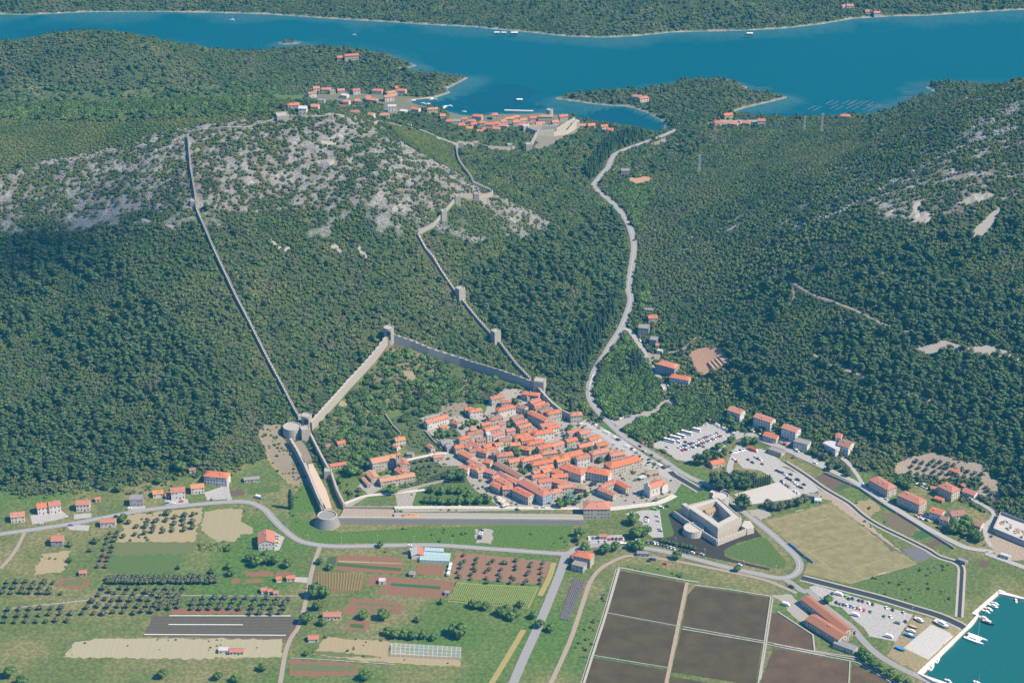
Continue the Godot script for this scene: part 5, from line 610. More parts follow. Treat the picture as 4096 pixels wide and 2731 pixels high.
const CARS := {
"wall car park": ["car",70.3,-66.7,0.68,"white", "car",73.9,-62.3,0.66,"grey", "car",77.5,-73.8,0.64,"black", "car",80.1,-71.6,0.72,"grey", "car",82.6,-67.5,0.62,"navy", "car",85.3,-65.5,0.68,"white", "car",87.8,-60.1,0.73,"grey", "car",90.1,-57.9,0.63,"silver", "car",80.4,-55.8,0.69,"silver", "car",93.7,-51.4,0.69,"white", "car",95.7,-49.4,0.62,"white", "car",97.6,-47.4,0.67,"white", "car",102.3,-40.2,0.7,"white", "car",104.2,-37.3,0.67,"white", "car",105.6,-35.4,0.71,"black", "car",107.3,-33.6,0.64,"black", "car",102.2,-24.5,0.65,"silver", "car",113.4,-21.6,0.63,"white", "car",115.9,-20,0.68,"white", "car",119,-15.5,0.73,"black", "car",121,-12.7,0.69,"white", "car",123.3,-8,0.71,"grey", "car",125.9,-5.7,0.67,"silver"],
"square beside the road": ["car",145.9,7.5,0.64,"grey", "car",135.2,5.7,0.56,"black", "car",134.5,12.3,0.58,"black", "car",139.5,13.1,0.63,"grey", "car",144.6,16.6,0.64,"white", "car",146.2,18.8,0.6,"white", "car",147.9,20.9,0.56,"black", "car",149.4,23.3,0.58,"black", "car",154,19.4,0.58,"grey"],
"main road": ["car",127.7,-20.9,-0.95,"black", "car",131.1,-11.9,-0.88,"silver", "car",138.4,-3,-0.96,"black", "car",129.7,-29.1,-0.87,"red"],
"sea wall promenade": ["car",23.5,100.3,-0,"silver", "car",29.8,100.3,-0.1,"silver", "car",34.8,92.2,-0.06,"navy", "car",135.9,87.5,-0.05,"navy"],
"little car park in the meadow": ["car",-28.4,143.3,-0.06,"navy", "car",-28.8,146.8,-0.01,"white", "car",-29.3,150.1,0.05,"white", "car",-29.8,154.7,-0.05,"black", "car",-29.9,157.8,0.01,"black"],
"roadside car park": ["car",71.1,157.1,-1.53,"white", "car",75.2,156.9,-1.47,"grey", "car",78.4,156.9,-1.43,"navy", "car",80.9,162.9,-1.52,"silver", "car",86.3,162.9,-1.54,"silver", "car",89.7,159.2,-1.53,"red", "car",92.9,158.5,-1.48,"black", "car",96.4,158.5,-1.54,"black", "car",99.9,158.5,-1.53,"red2", "car",102.8,158.1,-1.48,"white", "car",114.2,158.5,-1.43,"white", "car",116.7,160.6,-1.49,"silver"],
"fort car park": ["car",126.4,119,-0.41,"black", "car",125.9,123.3,-0.38,"white", "car",125.6,126.8,-0.45,"white", "car",136.3,116.8,-0.39,"silver", "car",136.9,125.7,-0.44,"silver", "car",137.3,140.5,-0.39,"silver", "car",137.8,143.9,-0.35,"grey", "van",134.9,104.1,-0.45,"green", "van",141.1,100.5,-0.39,"white", "car",146.9,98.3,-0.39,"black"],
"moat side row": ["car",125.1,164.8,-1.44,"grey", "car",128.1,165.2,-1.43,"black", "car",131.1,165.9,-1.34,"white", "car",133.9,166.9,-1.34,"silver", "car",136.2,168.6,-1.45,"black", "car",139,170.5,-1.38,"black", "car",142.4,171.7,-1.35,"grey", "car",145.5,173.8,-1.43,"silver", "car",148.4,175.9,-1.39,"silver", "car",154.3,179,-1.45,"black", "car",157.4,180,-1.42,"black", "car",160.5,181.6,-1.38,"black", "car",164.8,182.9,-0.55,"white", "car",169,184.3,-0.53,"red2", "car",173,185.9,-0.61,"silver", "car",205.7,204,-0.58,"white", "car",124.3,197.2,-0.52,"navy", "car",138.6,202.2,-0.55,"red"],
"junction": ["car",54.4,190,-1.45,"red", "car",60.3,168.4,-1.45,"black"],
"fort bend": ["van",248.3,241.9,-0.82,"black"],
"coach park front rows": ["car",166.1,-18.8,-0.69,"white", "car",168.8,-20.6,-0.71,"silver", "car",171.5,-22.4,-0.72,"black", "car",174.3,-24.2,-0.75,"silver", "car",177,-26,-0.71,"black", "car",179.7,-27.8,-0.66,"grey", "car",182.5,-29.6,-0.68,"white", "car",185.2,-31.4,-0.7,"white", "car",169.3,-13.1,-0.76,"red", "car",171.7,-14.6,-0.69,"black", "car",174.2,-16.1,-0.7,"white", "car",176.7,-17.6,-0.67,"silver", "car",179.1,-19.2,-0.67,"black", "car",181.6,-20.7,-0.68,"white", "car",184.1,-22.2,-0.64,"black", "car",186.6,-23.8,-0.7,"navy"],
"coach park middle rows": ["car",187.9,-35.4,-0.69,"silver", "car",190.2,-37.2,-0.68,"silver", "car",192.5,-39,-0.68,"grey", "car",194.8,-40.7,-0.76,"red", "car",197.1,-42.5,-0.74,"silver", "car",199.5,-44.2,-0.64,"silver", "car",201.8,-46,-0.74,"white", "car",204.1,-47.8,-0.75,"silver", "car",206.4,-49.5,-0.67,"grey", "car",190,-27.8,-0.69,"red", "car",192.6,-29.8,-0.72,"silver", "car",195.2,-31.8,-0.7,"grey", "car",197.8,-33.8,-0.74,"white", "car",200.4,-35.8,-0.67,"grey", "car",203,-37.8,-0.68,"white", "car",205.6,-39.8,-0.71,"silver", "car",208.2,-41.8,-0.68,"red", "car",210.8,-43.8,-0.66,"silver"],
"coach park edge": ["car",207.3,-66.8,0.9,"white", "car",209.2,-63.7,0.81,"white", "car",210.8,-61.6,0.88,"white", "car",213.5,-59.4,0.88,"silver", "car",214.9,-57.7,0.85,"white", "car",216.3,-56,0.9,"grey", "car",217.8,-54.3,0.85,"silver", "car",219.2,-52.6,0.89,"navy", "car",223.1,-48.7,0.8,"white", "car",225,-46.4,0.88,"silver", "car",232.4,-50.1,0.82,"black", "car",197.8,-68.5,0.79,"silver", "car",194.5,-67.5,0.81,"white", "car",191.1,-65.5,0.84,"white", "car",187.9,-66.4,0.86,"silver"],
"coach park lanes": ["car",173.5,-30.3,-0.74,"black", "van",167.1,-30,-0.77,"white", "car",154.7,-20,-0.73,"silver", "car",190.8,-20.6,-0.68,"grey", "car",200.1,-17.9,-0.73,"black", "car",198.1,-14.4,-0.68,"black", "car",211.5,-28,-0.79,"black", "car",214.1,-26.9,-0.67,"grey"],
"gravel yard": ["car",105.9,-78.1,0.82,"black", "car",108.1,-78.9,0.78,"black", "car",110.9,-80.9,0.77,"white", "car",114,-83.6,0.77,"silver", "car",116.6,-84.3,0.82,"grey", "car",120,-85.5,0.72,"blue", "car",127.9,-83.2,0.79,"blue", "car",106.7,-66.9,0.78,"silver", "car",110.9,-57,0.75,"black"],
"valley lane": ["car",139.2,-248,-1.01,"black", "car",141.2,-245.9,-1.01,"navy", "car",139,-241.5,-1.09,"white", "van",129.7,-270.9,-1.02,"white", "car",127.5,-273.9,-1.05,"black", "car",153.9,-187.2,-1.04,"silver", "car",163.5,-141.7,-1.02,"white", "car",157.5,-140.7,-1.09,"white", "car",140.2,-216.2,-1.03,"silver"],
"east road houses": ["car",234,-59.5,-0.87,"silver", "car",236.4,-57.5,-0.8,"black", "van",241.8,-46.7,-0.88,"white", "car",249.1,-38.9,-0.81,"white", "car",250.6,-36.6,-0.82,"black", "car",270.1,-27.4,-0.84,"grey", "car",273.4,-24.1,-0.8,"grey", "car",271.2,-18.4,-0.91,"red", "van",282,-6.1,-0.84,"white", "car",297.4,14.5,-0.84,"white"],
"lower car park north row": ["car",217.1,-8,-1.05,"black", "car",219.4,-9.1,-1.06,"white", "car",221.6,-10.2,-1.11,"silver", "car",223.8,-11.3,-1.04,"white", "car",226.1,-12.4,-1.12,"black", "car",228.3,-13.5,-1.06,"white", "car",230.6,-14.6,-1.07,"white"],
"lower car park": ["car",240.5,0.6,-0.83,"white", "car",232.8,6.3,-0.9,"red2", "car",236.4,12,-0.9,"black", "car",242.4,4.1,-0.87,"black", "car",244.6,6.3,-0.85,"white", "car",245.8,15,-0.86,"grey", "car",220.7,9.6,-0.89,"red", "car",218.5,5.2,-0.86,"white"],
"lower car park south rows": ["car",258.5,28.6,-0.59,"black", "car",261.3,31.8,-0.63,"black", "car",264.1,33.1,-0.54,"navy", "car",265.4,36.7,-0.57,"white", "car",271,36.1,-0.6,"black", "car",266.8,43.5,-0.63,"black", "car",268.6,46,-0.53,"black", "car",270.4,47.9,-0.64,"black", "car",272.1,50.5,-0.64,"white", "car",273.8,55.1,-0.64,"white", "van",276.6,47.3,-0.57,"black", "car",276.1,60.3,-0.64,"grey", "car",278.3,62.6,-0.64,"black", "car",281.6,56.3,-0.65,"black"],
"lower car park west row": ["car",260.8,49.8,-1.35,"black", "car",262.5,53.4,-1.41,"white", "car",264.3,56.8,-1.33,"grey", "car",266.3,60.3,-1.42,"grey", "car",271.4,69.6,-1.43,"white", "car",273.6,72.7,-1.34,"white"],
"east road": ["car",297.6,14.6,-0.83,"white", "car",339,56.5,-0.91,"white", "car",356.6,84.6,-0.88,"silver", "car",380.1,116.8,-0.84,"silver", "car",382.6,114.5,-0.79,"red", "car",385.3,113.3,-0.85,"silver", "car",384,121.8,-0.86,"white", "car",387.8,124.4,-0.8,"black", "car",396.4,137.9,-0.85,"black", "car",399.3,140.8,-0.87,"black", "car",429.2,81,-0.81,"black", "car",436.1,85.5,-0.83,"silver", "car",271.9,-18.4,-0.83,"red"],
"harbour car park front row": ["car",284.5,267.3,-1.44,"black", "car",287.4,269.7,-1.46,"grey", "car",290.1,270.9,-1.44,"navy", "car",293.1,272,-1.42,"white", "car",295.9,273.2,-1.34,"blue", "car",298.7,274.9,-1.41,"silver", "car",301.4,276.4,-1.46,"red", "car",304,278.1,-1.34,"white", "car",306.7,279.5,-1.42,"red", "car",312.2,282.2,-1.36,"grey"],
"harbour car park back row": ["car",282.9,252.7,-1.42,"navy", "car",294.2,257.4,-1.37,"green", "car",296.1,261.1,-1.37,"black", "car",299.6,260.9,-1.38,"navy", "car",304.8,264,-1.35,"navy", "car",307.7,265.4,-1.31,"black", "car",312.8,268,-1.31,"white", "car",315.8,270.1,-1.37,"black", "car",327,275.6,-1.41,"white", "car",332,279.2,-1.38,"black", "car",340.7,283.3,-1.36,"silver", "car",323,289.4,-1.31,"grey", "car",328.4,290.2,-1.37,"white", "car",340.2,297.8,-1.37,"black"],
"harbour car park": ["van",332.8,300.2,-0.56,"grey", "van",248.1,241.9,-0.59,"black"],
"harbour road": ["car",293.9,315.5,-1.18,"black"],
"valley road": ["car",-361.3,102,0.25,"white", "car",-439.3,131.2,0.21,"silver", "car",-411.2,133.4,0.24,"blue", "car",-321.4,92.8,0.25,"white", "car",-314.2,88.6,0.32,"red", "car",-327.3,92.3,0.32,"blue", "car",-371.7,117.1,0.22,"black"],
"yard of the large white house": ["car",-217,154.5,-0.13,"red", "car",-216.5,157.3,-0.13,"silver", "car",-216,164.8,-0.18,"yellow", "car",-216.4,169.6,-0.14,"silver"],
"greenhouse": ["car",-93.8,170.2,0.02,"white", "van",-96.8,184,-0.01,"navy"],
"pass road": ["car",201.6,-918.6,0.92,"black", "car",129.2,-703.8,0.93,"white", "car",132.8,-713.4,0.85,"blue", "car",143.9,-468.1,0.92,"black"]}
const BOATS := [
["motor", 352.2, 296.4, 10, -0.86, "white motorboat standing ashore at the car park corner", 1],
["motor", 370.3, 303.1, 15, -0.85, "large white boat with blue deck standing ashore beside the channel", 1],
["motor", 342.6, 313.4, 8.5, -0.61, "white motorboat ashore, middle of three beside the concrete slab", 1],
["fish", 339.9, 320.5, 10, -0.7, "blue and white fishing boat ashore beside the concrete slab", 1],
["row", 345.4, 306.8, 8, -0.73, "tan wooden hull lying ashore behind the white motorboat", 1],
["row2", 328.3, 340.6, 9, -0.75, "bright blue upturned boat on the dry grass", 1],
["motor", 443.5, 260.6, 6.5, 1.52, "white motorboat moored alone along the upper quay", 0],
["motor", 424.2, 266.1, 8, -0.81, "white motorboat moored farthest up the quay side", 0],
["motor", 421.8, 270.1, 10, -0.75, "white motorboat with long bow, second from the quay corner", 0],
["motor", 416.8, 275.2, 9, -0.87, "white motorboat, third from the quay corner", 0],
["motor", 413.7, 279, 8.5, -0.81, "white cabin boat, fourth from the quay corner", 0],
["sail", 409.1, 289.4, 10, -0.66, "white sailing boat moored at the bend of the quay", 0],
["fish2", 411.5, 296.1, 12, -0.72, "dark hulled boat moored at the bend of the quay", 0],
["cat", 396.2, 322.2, 19, -0.68, "large white catamaran with tall mast moored at the quay", 0],
["motor", 351.1, 364.7, 11, 1.13, "white cabin cruiser moored low on the quay", 0],
["motor", 357.9, 354.7, 8, 1.13, "white motorboat with dark canopy moored low on the quay", 0],
["row", 345.1, 376.4, 3, -1.13, "tiny white dinghy floating below the quay", 0],
["motor", 361.6, 384.9, 8, -0.95, "white boat cut by the lower picture edge", 0],
["sail", 385.1, 388, 9, -0.95, "sailing boat at the lower picture edge with bare mast", 0],
["motor", -87.9, -1045, 8, -0.4, "white motorboat off the far village mole", 0],
["motor", -116.3, -1073.8, 6, 0.27, "small white boat at the end of the curved far mole", 0],
["motor", -126.3, -1056.5, 7, -0.4, "white boat inside the far village harbour, left", 0],
["motor", -119.9, -1053.9, 7, 0.27, "white boat inside the far village harbour, right", 0],
["motor", -95.2, -1043.1, 7, -0.4, "white boat beside the short far jetty", 0],
["motor", -140.6, -1068.7, 6, 0.27, "small boat near the far harbour ramp", 0],
["motor", -67.3, -1021.1, 7, -0.4, "white boat along the far village pier", 0],
["motor", -14.8, -1004.8, 6, 0.27, "small boat before the far village houses", 0],
["motor", -108.9, -1074.5, 5, -0.4, "tiny boat off the curved far mole", 0],
["raft", -23.4, -1383.3, 9, 0, "mussel barge with dark hull near the far shore, leftmost", 0],
["raft", -12.7, -1382.6, 8, 0, "low mussel barge near the far shore, middle", 0],
["raft", 3.8, -1382.6, 11, 0, "largest mussel barge near the far shore, rightmost", 0],
["raft", 10.9, -1066.7, 9, 0, "white roofed mussel barge moored off the far village", 0],
["raft", 370.9, -1378.7, 10, 0, "white roofed barge alone beneath the wooded far shore", 0],
["sail", -445.4, -1456.3, 8, -0.3, "lone white sailing boat out on the far channel", 0],
["sail", -245.6, -1378.7, 6, -0.3, "small boat with mast out in the channel beyond the headland", 0]]
const MISC := {
"church": [129.9,75.6,145.2,65.6,136.9,60.3,146.6,71.5,129,77.5],
"bell_tower": [-110.7,28.7],
"terrace": [-198.7,27.2,-194.5,25.8,-185.5,52.9,-176.7,79.7,-169.5,111.3,-178.5,115.6,-186,84.6,-194.9,50.3],
"upper_terrace": [-218.4,-13.8,-209.3,-18.7,-203.3,-5.6,-195.5,21,-201.9,26.1,-208.2,10.1],
"sea_terrace": [-110.6,116.9,-31,117.7,66.8,120.1,66.6,129,-30.9,128.2,-110.1,127.4],
"sea_terrace2": [-158.4,105.2,-111.1,106.9,-110.4,123.2,-162.1,123.2],
"coaches": [157.6,-31.7,163.8,-37.8,176,-48.5,184.9,-55.6,168.4,-42.3,104.9,170.8],
"coach_dir": [-0.53,-0.13],
"glasshouse": [-83,185.1,-56,188.2,-56.6,201.8,-83.3,199.5],
"glasshouse2": [-79.4,177.2,-62.3,179.2,-62.7,184.7,-79.8,183.1],
"frame_house": [-102.1,334.2,-43.2,340.5,-43.3,355.7,-101.9,350.3],
"shed2": [-86.7,179.2,-85.5,192.9],
"pylons": [272.3,-866.9,235.8,-676.9,389.6,-848.9,408.6,-821.1],
"lamps": [-187,162.5,-156.4,168.2,-123.3,164.9,-90,164.9,-54.9,166.8,-208.4,140.7,59.9,163.7,121.8,162.6,150.4,168.9,175.6,187.5,209.1,207.7,237.2,215.7,92.3,153.1,76,-132,83.5,-75.7,104.7,-38.9,120.2,-19.5,133.4,-18,154.1,-36,109.8,98.5,325.9,59.1,341.3,82.8,360.9,115,298.5,15.8,414.9,168.4,319.5,294,287.4,270.2,347.8,284.7,305.5,349,87.5,-191.6,76.5,-135.7,198.4,-72.2,105,-43.6,134.1,-29.3,155.2,-46.3],
"pitch_lines": [300.1,95.6,364.4,202,300.7,234.6,240.9,126.4],
"goals": [270.8,109.1,331.4,221.7],
"boards": [253.8,166.8,260,178.2,266,189.9,272.3,200.9],
"site": [445.4,147.3,458.4,117.1,476.9,133.4,494.8,146,484.7,183.4,469.2,170.3],
"pool": [393.3,50.2,403.5,59.6,398.5,65.3,389,54.9],
"parasols": [-13,84.6,-10.7,86.6,-8.4,89.1,-11.9,89.7,-9.4,92.7,-6.9,95.8,-4.9,97.2,-7.7,99.2,6.7,103.8],
"awnings": [57.6,-11.2,54.1,80.3,57.8,83.4,79,56.5,63.2,72.1,126.2,44.9,135.4,37.5,69.5,64.9],
"pontoon": [-10.2,-1027.6,29.3,-1024.4],
"mole": [-143.9,-1071.2,-136.6,-1076.4,-126.1,-1079.4,-116.6,-1081.6,-113.6,-1076.6],
"mole2": [-99.1,-1032.6,-93.2,-1045.9],
"rafts": [428.8,-1036.4,457.3,-1060.5,461,-1040.2,480.7,-1060.5,484.2,-1040.2,491.5,-1061.8,506.8,-1057.3,506,-1035.1,516.8,-1046.5,528.2,-1044.6,565.6,-1079.9,575.8,-1102.7,366.8,-1122.5],
"mulch": [-309.4,287.9,-190.7,288.3,-191,318.7,-314.7,317.4],
"vines": [-50,234.9,23.2,242.2,14.4,274.3,-55.4,263],
"vinedots": [-175.6,215.5,-133,219.1,-134.4,248,-172.6,245.6],
"garden_rows": [54.8,228.6,65.7,230.6,49,295.5,41.5,292.3],
"quarry": [205.2,-169.3,223.2,-174.2,229,-157.5,209.5,-152.8],
"people": [109.2,29.1,111,31.1,112.4,34.2,114.3,36.4,116.6,33.2,106.6,35.3,104.7,33.3,128.4,80.2,129.3,82.2,115.7,72,-28.1,46.9,-25,51.1,-23.4,54.3,107.3,88.3,127.5,12.8,130.1,4.1],
"moat_hedge": [137.6,163,140.7,164.3,143.9,165.7,147,167.2,150.1,168.9,155.8,171.4,159.5,173,163.1,174.7,166.6,177.2],
"campers": [298.3,288,322,321.7],
"wagons": [-55.4,206,-56.1,212.7,-56.9,220.7],
"trucks": [237.2,-14.7,240.6,-11.6,288.5,254.4,-241.7,81.8,239.8,271.2],
"crosswalk": [106,160.5,104.1,154.2,136.9,4,249.8,174.1]}

const FX := -1050.0
const FZ := -2550.0
const FC := 5.0
const FNX := 421
const FNZ := 601
const EC := 2.5
const ENX := 841
const ENZ := 1201
var hf := PackedFloat32Array()      # terrain heights
var coast := PackedFloat32Array()   # signed distance to the shore, land positive
var taken := PackedByteArray()      # ground that carries no wild growth
var zone := PackedByteArray()       # what grows where
var rng := RandomNumberGenerator.new()
var mats := {}
var used_names := {}
var n1 := FastNoiseLite.new()
var n2 := FastNoiseLite.new()
var n3 := FastNoiseLite.new()
var n4 := FastNoiseLite.new()

func _ready() -> void:
	rng.seed = 7
	set_view()
	noises()
	make_materials()
	shape_terrain()
	build_ground()
	build_town()
	build_things()
	grow_plants()
	build_cloud()

func set_view() -> void:
	var cam := Camera3D.new()
	cam.name = "camera"
	cam.fov = 17.817
	cam.near = 5.0
	cam.far = 9000.0
	cam.position = Vector3(0, 1030, 1890)
	cam.rotation_degrees = Vector3(-25.5, 0, 0)
	add_child(cam)
	cam.make_current()
	var sky_mat := ProceduralSkyMaterial.new()
	sky_mat.sky_top_color = Color(0.30, 0.48, 0.74)
	sky_mat.sky_horizon_color = Color(0.72, 0.80, 0.88)
	sky_mat.sky_curve = 0.12
	sky_mat.ground_bottom_color = Color(0.3, 0.36, 0.36)
	sky_mat.ground_horizon_color = Color(0.6, 0.7, 0.78)
	var sky := Sky.new()
	sky.sky_material = sky_mat
	var env := Environment.new()
	env.background_mode = Environment.BG_SKY
	env.sky = sky
	env.background_energy_multiplier = 0.85
	env.tonemap_mode = Environment.TONE_MAPPER_LINEAR
	env.tonemap_exposure = 1.9
	env.sdfgi_enabled = true
	env.ssao_enabled = true
	env.ssil_enabled = true
	env.fog_enabled = true
	env.fog_density = 0.000038
	env.fog_light_color = Color(0.24, 0.74, 0.96)
	var we := WorldEnvironment.new()
	we.name = "world_environment"
	we.environment = env
	add_child(we)
	var sun := DirectionalLight3D.new()
	sun.name = "sun"
	sun.light_energy = 1.6
	sun.light_color = Color(1.0, 0.94, 0.84)
	sun.light_angular_distance = 0.5
	sun.shadow_enabled = true
	add_child(sun)
	sun.look_at_from_position(Vector3(63.6, 74.3, 20.7), Vector3.ZERO, Vector3.UP)

func noises() -> void:
	n1.seed = 3
	n1.frequency = 0.012
	n1.fractal_octaves = 4
	n2.seed = 11
	n2.frequency = 0.05
	n2.fractal_octaves = 3
	n4.seed = 57
	n4.frequency = 0.11
	n4.fractal_octaves = 2
	n3.seed = 23
	n3.frequency = 0.0035
	n3.fractal_octaves = 3

# ---------------------------------------------------------------- materials
func noise_tex(lo: float, hi: float, freq: float, sd: int, size := 512, tint_lo := Color.WHITE, tint_hi := Color.WHITE) -> Texture2D:
	var f := FastNoiseLite.new()
	f.seed = sd
	f.frequency = freq
	f.fractal_octaves = 5
	f.fractal_gain = 0.62
	var t := NoiseTexture2D.new()
	t.width = size
	t.height = size
	t.seamless = true
	t.noise = f
	var g := Gradient.new()
	g.set_color(0, Color(lo, lo, lo) * tint_lo)
	g.set_color(1, Color(hi, hi, hi) * tint_hi)
	g.add_point(0.5, Color((lo + hi) / 2, (lo + hi) / 2, (lo + hi) / 2) * tint_lo.lerp(tint_hi, 0.5))
	t.color_ramp = g
	return t

func lin(c: Color) -> Color:
	return c.linear_to_srgb()

func mat(key: String, c: Color, rough := 0.9, tex: Texture2D = null, metres := 20.0, vc := false) -> StandardMaterial3D:
	var m := StandardMaterial3D.new()
	m.resource_name = key
	m.albedo_color = lin(c)
	m.roughness = rough
	m.metallic_specular = 0.3
	if tex:
		m.albedo_texture = tex
		m.uv1_triplanar = true
		m.uv1_world_triplanar = true
		m.uv1_scale = Vector3.ONE / metres
	m.vertex_color_use_as_albedo = vc
	mats[key] = m
	return m

func make_materials() -> void:
	var patch := noise_tex(0.6, 1.0, 0.012, 5, 1024)
	var fine := noise_tex(0.55, 1.0, 0.03, 8, 512)
	var soft := noise_tex(0.8, 1.0, 0.02, 9, 512)
	var grassy := noise_tex(0.62, 1.0, 0.016, 12, 1024, Color(0.8, 1.0, 0.9), Color(1.0, 0.95, 0.75))
	var furrow := noise_tex(0.55, 1.0, 0.02, 14, 1024)
	var tex := {"patch": patch, "fine": fine, "soft": soft, "grassy": grassy}
	mat("terrain", Color(1, 1, 1), 0.95, patch, 60.0, true)
	var list := {
		"paving": [0.40, 0.365, 0.315, "patch", 22], "paving_white": [0.52, 0.485, 0.43, "soft", 25], "lawn": [0.125, 0.172, 0.058, "grassy", 40], "grass2": [0.16, 0.20, 0.07, "grassy", 30],
		"garden": [0.12, 0.15, 0.06, "patch", 25], "asphalt": [0.27, 0.262, 0.255, "soft", 14], "asphalt_pale": [0.36, 0.345, 0.325, "soft", 30], "asphalt_worn": [0.36, 0.34, 0.325, "soft", 20],
		"concrete": [0.45, 0.43, 0.395, "soft", 20], "gravel": [0.46, 0.42, 0.36, "fine", 15], "gravel_dark": [0.2, 0.2, 0.205, "fine", 15], "earth_pale": [0.47, 0.38, 0.28, "fine", 25],
		"earth_orange": [0.60, 0.36, 0.215, "fine", 20], "track": [0.45, 0.375, 0.29, "fine", 12], "moat": [0.05, 0.045, 0.035, "soft", 40], "pitch": [0.215, 0.19, 0.088, "soft", 120],
		"reeds": [0.135, 0.18, 0.065, "grassy", 60], "dry_grass": [0.34, 0.28, 0.15, "patch", 25], "dry_rocky": [0.33, 0.275, 0.195, "fine", 20], "soil": [0.17, 0.12, 0.08, "soft", 20],
		"soil2": [0.2, 0.16, 0.095, "patch", 25], "crop": [0.07, 0.15, 0.045, "soft", 10], "crop2": [0.08, 0.13, 0.05, "soft", 8], "crop3": [0.055, 0.16, 0.055, "soft", 10],
		"straw": [0.44, 0.36, 0.20, "patch", 35], "straw2": [0.42, 0.36, 0.215, "patch", 45], "straw3": [0.46, 0.42, 0.265, "patch", 30], "dull_green": [0.17, 0.195, 0.07, "grassy", 25],
		"grass3": [0.115, 0.185, 0.05, "grassy", 50], "red_soil": [0.30, 0.155, 0.085, "soft", 25], "red_soil2": [0.32, 0.185, 0.11, "patch", 20], "vine_green": [0.25, 0.235, 0.09, "soft", 14],
		"wild_green": [0.125, 0.195, 0.045, "grassy", 45], "rubble": [0.30, 0.265, 0.195, "fine", 12], "stone": [0.54, 0.50, 0.44, "fine", 16], "stone_dark": [0.35, 0.34, 0.325, "fine", 18],
		"stone_pale": [0.66, 0.61, 0.535, "fine", 20], "terracotta_floor": [0.54, 0.41, 0.30, "soft", 14], "village_ground": [0.20, 0.195, 0.12, "patch", 18], "tarmac_roof": [0.38, 0.36, 0.34, "fine", 12],
		"algae": [0.40, 0.33, 0.12, "patch", 12], "white_paint": [0.72, 0.71, 0.69, "soft", 10], "quay": [0.66, 0.63, 0.58, "soft", 12],
	}
	for k in list:
		var a: Array = list[k]
		mat(k, Color(a[0], a[1], a[2]), 0.92, tex[a[3]], a[4])
	for k in ["straw", "straw2", "straw3", "red_soil", "red_soil2", "soil", "soil2", "dull_green", "crop", "crop2", "crop3", "grass3", "stubble"]:
		if mats.has(k):
			mats[k].albedo_texture = furrow
			mats[k].uv1_scale = Vector3(1 / 45.0, 1 / 20.0, 1 / 5.5)
	mats["moat"].roughness = 0.3
	mats["moat"].metallic_specular = 0.12
	mat("line_paint", Color(0.55, 0.54, 0.5), 0.7)
	mat("pitch_paint", Color(0.42, 0.38, 0.27), 0.8)
	mat("pan_water", Color(0.082, 0.063, 0.031), 0.35, soft, 220.0)
	mat("pan_water_brown", Color(0.112, 0.074, 0.042), 0.35, soft, 220.0)
	for k in ["pan_water", "pan_water_brown"]:
		mats[k].metallic_specular = 0.1
	mat("channel_water", Color(0.035, 0.037, 0.03), 0.1)
	var sea := mat("sea_water", Color(0.0, 0.08, 0.115), 0.3)
	sea.transparency = BaseMaterial3D.TRANSPARENCY_ALPHA
	sea.albedo_color.a = 0.6
	sea.metallic_specular = 0.1
	var harbour := mat("harbour_water", Color(0.012, 0.105, 0.10), 0.3)
	harbour.transparency = BaseMaterial3D.TRANSPARENCY_ALPHA
	harbour.albedo_color.a = 0.75
	harbour.metallic_specular = 0.2
	var wave := noise_tex(0.0, 1.0, 0.04, 31, 512)
	wave.as_normal_map = true
	wave.color_ramp = null
	wave.bump_strength = 3.0
	for w in [sea, harbour]:
		w.normal_enabled = true
		w.normal_texture = wave
		w.normal_scale = 0.25
		w.uv1_triplanar = true
		w.uv1_world_triplanar = true
		w.uv1_scale = Vector3.ONE / 60.0
	mat("leaf", Color(1, 1, 1), 0.75, null, 1.0, true)
	mats["leaf"].metallic_specular = 0.2
	mat("bark", Color(0.12, 0.09, 0.065), 0.95)
	mat("rock", Color(0.44, 0.432, 0.42), 0.95, fine, 9.0, true)

# ---------------------------------------------------------------- terrain
func cat(t: float) -> Array:
	return [-0.5 * t + t * t - 0.5 * t * t * t, 1 - 2.5 * t * t + 1.5 * t * t * t, 0.5 * t + 2 * t * t - 1.5 * t * t * t, -0.5 * t * t + 0.5 * t * t * t]

func pts_of(a: Array) -> PackedVector2Array:
	var p := PackedVector2Array()
	for i in range(0, a.size(), 2):
		p.append(Vector2(a[i], a[i + 1]))
	return p

